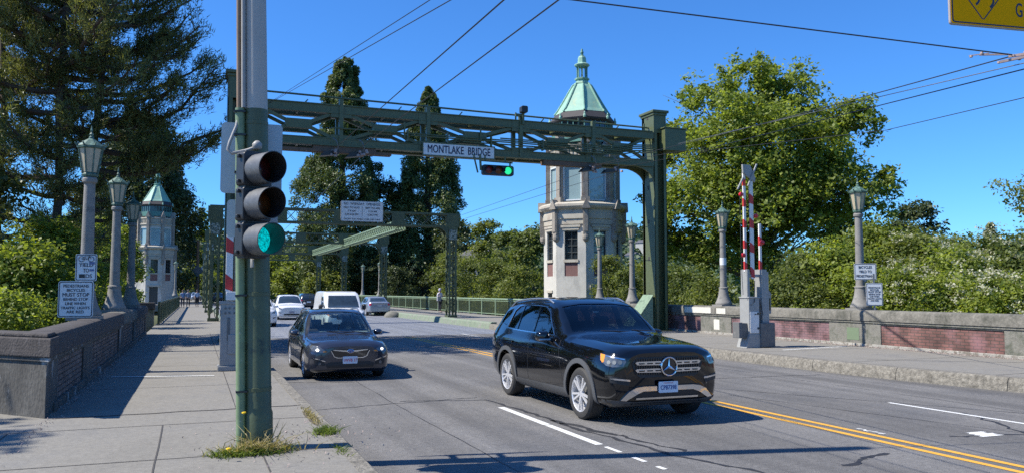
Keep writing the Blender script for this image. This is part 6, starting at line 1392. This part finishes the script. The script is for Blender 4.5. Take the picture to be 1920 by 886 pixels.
broad('maple_tree', 'tall broad maple with bright yellow green crown right of the gantry', 'tree', o_, lob, .24, M['maple'], 112000, .42, None, 0, 7, clump=.27, shell=.62, perclump=40, squash=1.)
# tall old conifers beyond the bridge
def sequoia(label, px, ytop, d, r, m, seed, n=60000, lean=0, leaf=.40, name='sequoia_tree', top=.28, pw=.70, grp='tall conifers beyond the bridge'):
    rng = np.random.default_rng(seed); p = at(px, ytop, d); z0 = -1.5; H = p.z - z0; t = thing(name, (p.x, p.y, z0), label, 'tree', grp)
    nb = int(150 + H * 10); u = rng.random(nb)**.85; z = H * (.06 + .93 * u); prof = r * np.minimum(1, ((1 - u) / .62))**pw * (.94 + .06 * np.sin(u * 23 + seed) ) + top
    a = rng.random(nb) * 2 * PI; side = .9 + .2 * np.sin(a * 3 + z * .5 + seed); rad = prof * rng.uniform(.45, 1.0, nb)**.45 * side * rng.uniform(.88, 1.12, nb)
    c = np.stack([rad * np.cos(a), rad * np.sin(a), z + .12 * rad], 1); cr = (.36 + .135 * prof) * rng.uniform(.6, 1.2, nb) * (r / 6)**.3
    per = n // nb; C = np.repeat(c, per, 0); q = rng.normal(size=(nb * per, 3)); q /= np.linalg.norm(q, axis=1)[:, None]; q *= (rng.random(nb * per)**.4)[:, None]
    C = C + q * np.repeat(cr, per)[:, None] * [1.05, 1.05, 1.15]; N = q + [0, 0, .35]
    V, F = leaves(C, leaf, rng, N, .45, .42); nmesh('foliage', V, F, M[m], t)
    b = MB(); b.tube([(0, 0, 0), (.1, 0, H * .3), (0, .1, H * .6), (0, 0, H * .97)], [.95 * r / 6, .6 * r / 6, .35 * r / 6, .05], 9)
    for i in range(0, nb, 3): b.tube([(0, 0, max(.5, c[i][2] - .35 * rad[i])), tuple(c[i])], [.09, .03], 4)
    b.build('trunk', M['bark'], t, smooth=60); return t
sequoia('tall dark sequoia left of the openings sign, the tallest of the centre trees', 645, 106, 118, 6.2, 'sequoia', 3, 130000, pw=.62)
sequoia('second sequoia, browner, right of the openings sign with a pointed top', 803, 162, 120, 6.4, 'sequoia', 5, 110000, top=.1, pw=.80)
sequoia('huge dark conifer directly behind the far tower', 268, 215, 128, 8.2, 'dark_tree', 8, 80000, leaf=.5, name='conifer_tree', top=.8, pw=.5)
sequoia('small pointed conifer on the skyline near the right edge', 1857, 418, 95, 1.9, 'pine', 9, 5000, leaf=.4, name='conifer_tree', top=.05, pw=.9)
# pines at the left
def pine(label, px, d, H, limbs, seed, r0=.26, extra=(), k=1.):
    rng = np.random.default_rng(seed); p = at(px, 545, d); z0 = -1.2; t = thing('pine_tree', (p.x, p.y, z0), label, 'tree', 'pines at the left')
    b = MB(); sp = [Vector((rng.normal() * .12, rng.normal() * .12, H * i / 8)) for i in range(9)]; b.tube(sp, [r0 * 1.2] + [r0 * (1 - .85 * i / 8) for i in range(1, 9)], 9)
    Cs = []; Ds = []
    for i in range(limbs):
        u = (i + rng.random()) / limbs; z = H * (.16 + .82 * u); L = (2.2 + 4.8 * math.sin(PI * min(1, .18 + .72 * u))**1.0) * rng.uniform(.6, 1.12) * k; a = i * 2.399 + rng.normal() * .3
        if u > .85: L *= 1 - (u - .85) * 4
        if z < 9.5 and math.cos(a) > -.3: L *= max(.22, (z - 5.5) / 4.)
        limb(b, rng, Cs, Ds, z, a, max(L, 1.), H, .05 + .05 * rng.random())
    for z, a, L, rise in extra: limb(b, rng, Cs, Ds, z, a, L, H, rise, 1.5)
    b.build('trunk', M['bark'], t, smooth=60)
    C = np.array(Cs); D = np.array(Ds); n = len(C); per = 34       # each tuft = a brush of needles
    c = np.repeat(C, per, 0); dirs = np.repeat(D, per, 0) * .9 + rng.normal(size=(n * per, 3)) * .62; dirs /= np.linalg.norm(dirs, axis=1)[:, None]
    base = c + rng.normal(size=c.shape) * .07 + np.repeat(D, per, 0) * rng.uniform(-.35, .15, (n * per, 1)); ln = rng.uniform(.12, .24, n * per)[:, None]; sd_ = np.cross(dirs, rng.normal(size=c.shape)); sd_ /= np.linalg.norm(sd_, axis=1)[:, None]
    V = np.stack([base - sd_ * .017, base + sd_ * .017, base + dirs * ln], 1).reshape(-1, 3); nmesh('foliage', V, np.arange(3 * n * per).reshape(-1, 3), M['pine'], t); return t
def limb(b, rng, Cs, Ds, z, a, L, H, rise, dens=1.):
    d = Vector((math.cos(a), math.sin(a), 0)); pts = []; k = 6
    for j in range(k + 1): s = j / k; pts.append(d * L * s + Vector((0, 0, z + L * (rise * 2 * s - .10 * math.sin(PI * s)) + .22 * L * s * s)) + Vector((rng.normal(), rng.normal(), 0)) * .06 * L * s)
    b.tube(pts, [.075 * (1 - .8 * j / k) * (1 + L / 8) for j in range(k + 1)], 5)
    for j in range(int(L * 5.5 * dens)):
        s = rng.uniform(.18, 1.) ; q = s * k; i = min(k - 1, int(q)); p = pts[i].lerp(pts[i + 1], q - i); sa = a + rng.choice([-1, 1]) * rng.uniform(.5, 1.3); l = L * .30 * (1.15 - s * .7) * rng.uniform(.5, 1.2)
        e = p + Vector((math.cos(sa) * l, math.sin(sa) * l, l * rng.uniform(.15, .6))); b.tube([p, p.lerp(e, .5) + Vector((0, 0, -.03)), e], [.022, .016, .01], 4)
        m = max(2, int(l / .26))
        for w in range(m):
            pp = p.lerp(e, (w + 1) / m) + Vector(rng.normal(size=3).tolist()) * .13; Cs.append(tuple(pp)); dd = (e - p).normalized() + Vector((0, 0, .8)); dd.normalize(); Ds.append(tuple(dd))
pine('pine with the leftmost straight trunk, its top cut off by the frame', 105, 30, 25, 74, 21, .165, k=.60)
pine('pine with the right hand trunk, one long limb reaching out into the sky', 172, 31, 25, 78, 33, .155, k=.56, extra=[(7.9, -.25, 4.7, .05), (8.8, -.4, 4.4, .08), (7.2, -.1, 3.7, .06), (9.9, -.2, 3.3, .1), (11.4, -.3, 3.0, .1), (12.7, -.2, 2.9, .1)])
pine('third pine standing off to the left, its crown filling the corner', -5, 32, 24, 60, 41, .16, k=.72)
# left shrubs behind the dark parapet
for px, yt, d, r, lb, m, n, lf in [(30, 455, 22, 1.8, 'leafy bright green shrub in the far left corner behind the dark parapet', 'ash', 16000, .14), (88, 405, 25, 1.7, 'bright green shrub rising left of the nearest lamp post', 'ash', 16000, .14),
      (140, 400, 28, 1.6, 'bright green shrub behind the nearest left lamp post', 'ash', 15000, .14), (186, 408, 31, 1.5, 'bright green shrub between the first and second left lamp posts', 'ash', 14000, .15), (226, 425, 33, 1.1, 'bright green shrub between the second and third left lamp posts', 'ash', 9000, .15), (250, 452, 40, .8, 'shrub with overhanging twigs in front of the far tower', 'ash', 5000, .15),
      (20, 545, 17.5, 1.2, 'low pale green shrub just above the corner of the dark parapet', 'ash', 12000, .09), (90, 560, 19, .9, 'low glossy shrub beneath the must stop sign', 'ash', 9000, .09)]:
    bush(px, yt, d, r, lb, m, n, lf, seed=int(px), nl=9)
bush(-75, 235, 27, 2.1, 'dark broadleaf tree at the far left edge with hanging leaves', 'dark_tree', 9000, .2, cat='tree', name='broadleaf_tree', seed=77, trunk=.1)
bush(376, 395, 135, 3.7, 'small yellow green maple peeking out right of the far tower', 'yellow_tree', 6000, .5, cat='tree', name='maple_tree', seed=12, trunk=.15)
# centre and right background planting
T_ = 'trees beyond the bridge'
for px, yt, d, r, lb, m, n, lf in [(522, 480, 150, 6.5, 'yellow green tree at the far end of the road, right of the near pole', 'yellow_tree', 9000, .5), (553, 492, 140, 4.5, 'second yellow green tree, behind the dark wagon roof', 'yellow_tree', 8000, .5), (478, 470, 165, 7, 'green tree straight behind the near pole', 'shrub', 7000, .5),
      (430, 500, 150, 5.5, 'green tree seen through the left lattice posts', 'yellow_tree', 6000, .5), (395, 480, 170, 6, 'green tree at the end of the left pavement', 'shrub', 6000, .5), (612, 512, 112, 3.5, 'dull green tree at the foot of the tallest sequoia', 'shrub', 7000, .4), (690, 470, 116, 5, 'leafy tree between the two sequoias, low down', 'dark_tree', 10000, .4),
      (735, 330, 120, 6.2, 'dark tree filling the gap between the two sequoias', 'dark_tree', 15000, .45), (855, 410, 112, 5.2, 'dark tree on the right flank of the second sequoia', 'dark_tree', 14000, .4), (915, 408, 92, 3.2, 'loose green poplar left of the near tower', 'shrub', 9000, .3), (958, 432, 86, 3.0, 'yellow green willow beside the poplar', 'willow', 9000, .3),
      (1000, 428, 80, 2.8, 'tall willow touching the left side of the near tower', 'willow', 9000, .3), (1722, 372, 74, 3.4, 'dark tree behind the flowering shrubs at right', 'dark_tree', 9000, .3), (1690, 410, 70, 3.0, 'dark tree tucked against the maple', 'dark_tree', 7000, .3), (1955, 330, 56, 3.8, 'tree with loose green leaves cut by the right edge', 'shrub', 9000, .22), (1790, 440, 70, 3.4, 'dull green tree on the skyline behind the flowering shrubs', 'shrub', 8000, .28), (1890, 470, 62, 3.2, 'rounded tree behind the right hand shrubs', 'shrub', 7000, .25)]:
    bush(px, yt, d, r, lb, m, n, lf, group=T_, cat='tree', name='broadleaf_tree', seed=int(px), trunk=.16)
for px, yt, d, r, lb, m, n, lf, fl in [(745, 500, 78, 2.6, 'shrub behind the railing next to the silver car', 'dark_tree', 8000, .22, 0), (850, 470, 66, 2.6, 'pale shrub behind the person at the railing', 'shrub', 12000, .18, 0), (880, 480, 60, 2.4, 'shrub behind the railing right of the nearest portal post', 'shrub', 12000, .17, 0), (930, 486, 56, 2.3, 'shrub behind the railing above the black suv tailgate', 'shrub', 12000, .17, 0), (975, 500, 53, 2.1, 'shrub at the foot of the near tower on its left', 'shrub', 9000, .17, 0),
      (1140, 476, 40.3, 1.5, 'shrub covering the right foot of the near tower', 'shrub', 9000, .13, 0), (1175, 500, 39, 1.2, 'loose shrub between the near tower and the gantry post', 'willow', 6000, .12, 0), (1215, 490, 46, 1.9, 'shrub behind the gantry post', 'shrub', 9000, .15, 0), (1285, 500, 42, 2.2, 'bright shrub under the maple just right of the gantry post', 'willow', 10000, .15, 0), (1335, 520, 37, 1.6, 'low shrub left of the gate machine', 'shrub', 8000, .13, 0),
      (1450, 515, 33, 1.7, 'shady shrub right of the gate machine', 'shrub', 9000, .13, 0), (1510, 475, 31, 1.9, 'bright green shrub left of the nearest right lamp post', 'willow', 14000, .14, 0), (1575, 455, 32, 2.0, 'bright green shrub behind the nearest right lamp post', 'ash', 14000, .14, 0), (1650, 418, 34, 2.2, 'tall bright shrub just right of the nearest right lamp post', 'yellow_tree', 16000, .15, 0), (1545, 540, 26, 1.3, 'low shrub over the parapet left of the nearest right lamp post', 'shrub', 8000, .12, 0),
      (1735, 445, 33, 2.2, 'shrub with scattered cream flowers, middle of the right hand group', 'shrub', 15000, .14, 60), (1815, 470, 29, 2.0, 'heavily flowering shrub near the right edge', 'ash', 15000, .13, 150), (1895, 440, 30, 2.2, 'flowering shrub cut off by the right edge', 'willow', 15000, .13, 110), (1700, 505, 26, 1.6, 'low flowering shrub right of the must stop sign', 'ash', 13000, .12, 130), (1775, 520, 24.5, 1.5, 'low shrub with cream flowers right over the parapet', 'ash', 12000, .11, 130), (1860, 510, 23.5, 1.6, 'low flowering shrub above the last brick panel', 'ash', 13000, .11, 150), (1935, 520, 22, 1.5, 'flowering shrub in the right bottom corner of the hedge', 'ash', 9000, .11, 60), (1640, 540, 25, 1.2, 'low shrub directly behind the bicycles sign', 'ash', 8000, .12, 10)]:
    bush(px, yt, d, r, lb, m, n, lf, seed=int(px) + 3, flowers=fl)
# trees standing beside the camera, outside the frame: they throw the dappled shade on road and pavement
def side_tree(loc, r, h, base, seed, lb, n=9000): 
    rng = np.random.default_rng(seed); broad('broadleaf_tree', lb, 'tree', loc, auto_lobes(r, h, base, 9, rng), .32, M['maple'], n, .3, 'trees off to the left', 0, seed)
side_tree((-13.4, 12.8, -1.2), 1.7, 15.0, 11.2, 6, 'small tree left of the frame shading the pavement corner', 3500)
# weeds
def blades(name, label, c, rx, ry, z, n, h, m, seed, cat='weeds'):
    rng = np.random.default_rng(seed); P = np.stack([c[0] + rng.normal(size=n) * rx, c[1] + rng.normal(size=n) * ry, np.full(n, z)], 1); d = rng.normal(size=(n, 3)) * [.55, .55, .12] + [0, 0, .8]; L = h * rng.uniform(.3, 1.25, n)[:, None]
    s = np.cross(d, rng.normal(size=(n, 3))); s /= np.linalg.norm(s, axis=1)[:, None]; w = .006
    mid = P + d * L * .55; tip = P + d * L + rng.normal(size=(n, 3)) * [.35, .35, 0] * L - [0, 0, 1] * (L * .12)
    V = np.stack([P - s * w, P + s * w, mid + s * w * .7, mid - s * w * .7, mid - s * w * .7, mid + s * w * .7, tip + s * w * .1, tip - s * w * .1], 1).reshape(-1, 3)
    o = nmesh(name, V, np.arange(8 * n).reshape(-1, 4), m); tag(o, label, cat, None, 'stuff'); return o
blades('dry_grass', 'dry straw coloured grass around the foot of the near pole', (.62, 8.72), .15, .06, .2, 900, .14, M['grass_dry'], 1); blades('green_weeds', 'green weeds around the foot of the near pole', (.52, 8.66), .16, .07, .2, 800, .10, M['grass_green'], 2)
blades('tall_weeds', 'a few tall weed stalks against the near pole', (.62, 8.72), .14, .05, .2, 60, .36, M['grass_dry'], 3)
blades('kerb_weeds', 'green weed clump growing on the left kerb edge', (1.43, 9.62), .06, .09, .2, 420, .10, M['grass_green'], 4); blades('kerb_weeds', 'dry weeds trailing along the left kerb edge', (1.44, 10.9), .03, .40, .2, 260, .06, M['grass_dry'], 5)
blades('kerb_weeds', 'sparse weeds on the kerb at the bottom edge', (1.42, 8.55), .03, .15, .2, 70, .06, M['grass_green'], 6)
blades('leaf_litter', 'brown leaf litter along the foot of the right parapet', (17.95, 15.5), .06, 5.5, .252, 2600, .03, M['insul'], 7, 'litter')
for x, y, h, lb in ((.47, 8.62, .42, 'taller yellow dandelion against the near pole'), (.32, 8.35, .12, 'low yellow dandelion at the bottom of the near pole')):
    t = thing('dandelion', (x, y, .2), lb, 'flower', 'dandelions'); b = MB(); b.tube([(0, 0, 0), (.01, 0, h * .5), (0, .01, h)], .003, 5); b.build('stem', M['grass_green'], t)
    b = MB(); b.lathe([(.004, -.01), (.022, .0), (.02, .010), (0, .014)], 12, (0, .01, h), cap=False); b.build('flower_head', M['dandelion'], t, smooth=60)
b = MB()
for cx, cy_, rx, ry, sd in ((.58, 8.68, .34, .15, 1), (1.42, 9.6, .13, .20, 2), (1.43, 10.9, .07, .7, 3)):
    r2 = random.Random(sd); n = 22; b.add([(cx + rx * r2.uniform(.6, 1.15) * math.cos(2 * PI * i / n), cy_ + ry * r2.uniform(.6, 1.15) * math.sin(2 * PI * i / n), .2062) for i in range(n)], [tuple(range(n))])
o = b.build('soil_patches', M['soil']); tag(o, 'crumbly soil under the weeds at the pole and kerb', 'soil', None, 'stuff')
blades('leaf_litter', 'dry bits and dead leaves scattered by the near pole and kerb', (1.1, 9.3), .5, .7, .206, 260, .03, M['insul'], 17, 'litter')
blades('leaf_litter', 'brown litter along the foot of the dark left parapet', (-1.72, 17.5), .05, 4, .207, 900, .03, M['insul'], 18, 'litter')
# distant wood on the hills
rng = np.random.default_rng(99); nw = 5200
az = np.radians(rng.uniform(-35, 75, nw)); dd = 210 + 420 * rng.random(nw)**.9; X_ = dd * np.sin(az); Y_ = dd * np.cos(az); Z_ = terrain(X_, Y_)
sz = rng.uniform(3., 7., nw); per = 22; q = rng.normal(size=(nw * per, 3)); q /= np.linalg.norm(q, axis=1)[:, None]
C = np.repeat(np.stack([X_, Y_, Z_ + sz * .7], 1), per, 0) + q * np.repeat(sz, per)[:, None] * [.62, .62, .9]
V, F = leaves(C, 2.6, rng, q + [0, 0, .3], .6, .8); o = nmesh('far_woods', V, F, M['far_leaf']); tag(o, 'wooded hillsides far beyond the canal', 'woods', None, 'stuff')

# ---------------------------------------------------------------- distant houses, utility pole, far signal
def house(px, py, d, w, h, dep, wallc, roofc, label, rz=.3):
    p = at(px, py, d); t = thing('house', (p.x, p.y, p.z - h), label, 'house', 'distant houses', rz)
    b = MB(); b.box(-w / 2, w / 2, -dep / 2, dep / 2, -4, h); b.build('wall', wallc, t)
    b = MB(); b.prism([(-w / 2 - .4, h - .05), (w / 2 + .4, h - .05), (0, h + w * .28)], -dep / 2 - .4, dep / 2 + .4, 'y'); b.build('roof', roofc, t)
    for x in (-w * .28, w * .05, w * .3):
        b = MB(); b.box(x - w * .06, x + w * .06, -dep / 2 - .06, -dep / 2 - .01, h * .45, h * .75); b.build('window', M['dark_glass'], t)
wh = mat('pale_house_wall', (.34, .34, .32), .8); gh = mat('blue_grey_house_wall', (.09, .11, .15), .8); rf = mat('dark_house_roof', (.08, .08, .09), .8)
house(905, 490, 104, 6, 3.6, 6, gh, rf, 'dark blue grey house between the second sequoia and the poplar'); house(1207, 455, 420, 6, 3.5, 6, wh, rf, 'pale house on the hillside between the tower and the gantry post')
house(1186, 478, 380, 5, 3, 5, wh, rf, 'lower pale house on the hillside right of the near tower'); house(1010, 449, 480, 10, 5, 9, wh, rf, 'tiny pale house on the ridge left of the near tower'); house(365, 505, 230, 10, 5, 9, wh, rf, 'grey house at the end of the left pavement', 0)
t = thing('utility_pole', (-.05, 126, -.2), 'brown wooden pole with two diamond sign backs at the end of the left pavement', 'pole')
b = MB(); b.lathe([(.28, 0), (.18, 9.5)], 10); b.build('shaft', M['wood_pole'], t, smooth=50)
b = MB(); b.prism([(-.5 + .9, 5.4), (.9, 4.8), (1.4, 5.4), (.9, 6.0)], -.2, -.17, 'y'); b.build('diamond_sign', M['sign_back'], t); b = MB(); b.prism([(-.8, 5.0), (0, 4.1), (.8, 5.0), (0, 5.9)], -.36, -.32, 'y'); b.build('diamond_sign', M['machine_dark'], t)
t = thing('traffic_signal', (6.6, 104, 3.9), 'tiny far traffic signal showing green under the last portal frame', 'traffic light'); b = MB(); b.box(-.2, .2, -.1, .15, -.62, .62); b.tube([(0, 0, .6), (0, 0, 2.2)], .04, 6); b.build('housing', M['signal_black'], t)
for z, m in ((.38, 'lens_red'), (0, 'lens_amber'), (-.38, 'lens_green2')): b = MB(); b.lathe([(.14, -.11), (0, -.13)], 12, (0, 0, z), axis='y', cap=False); b.build('lens', M[m], t)
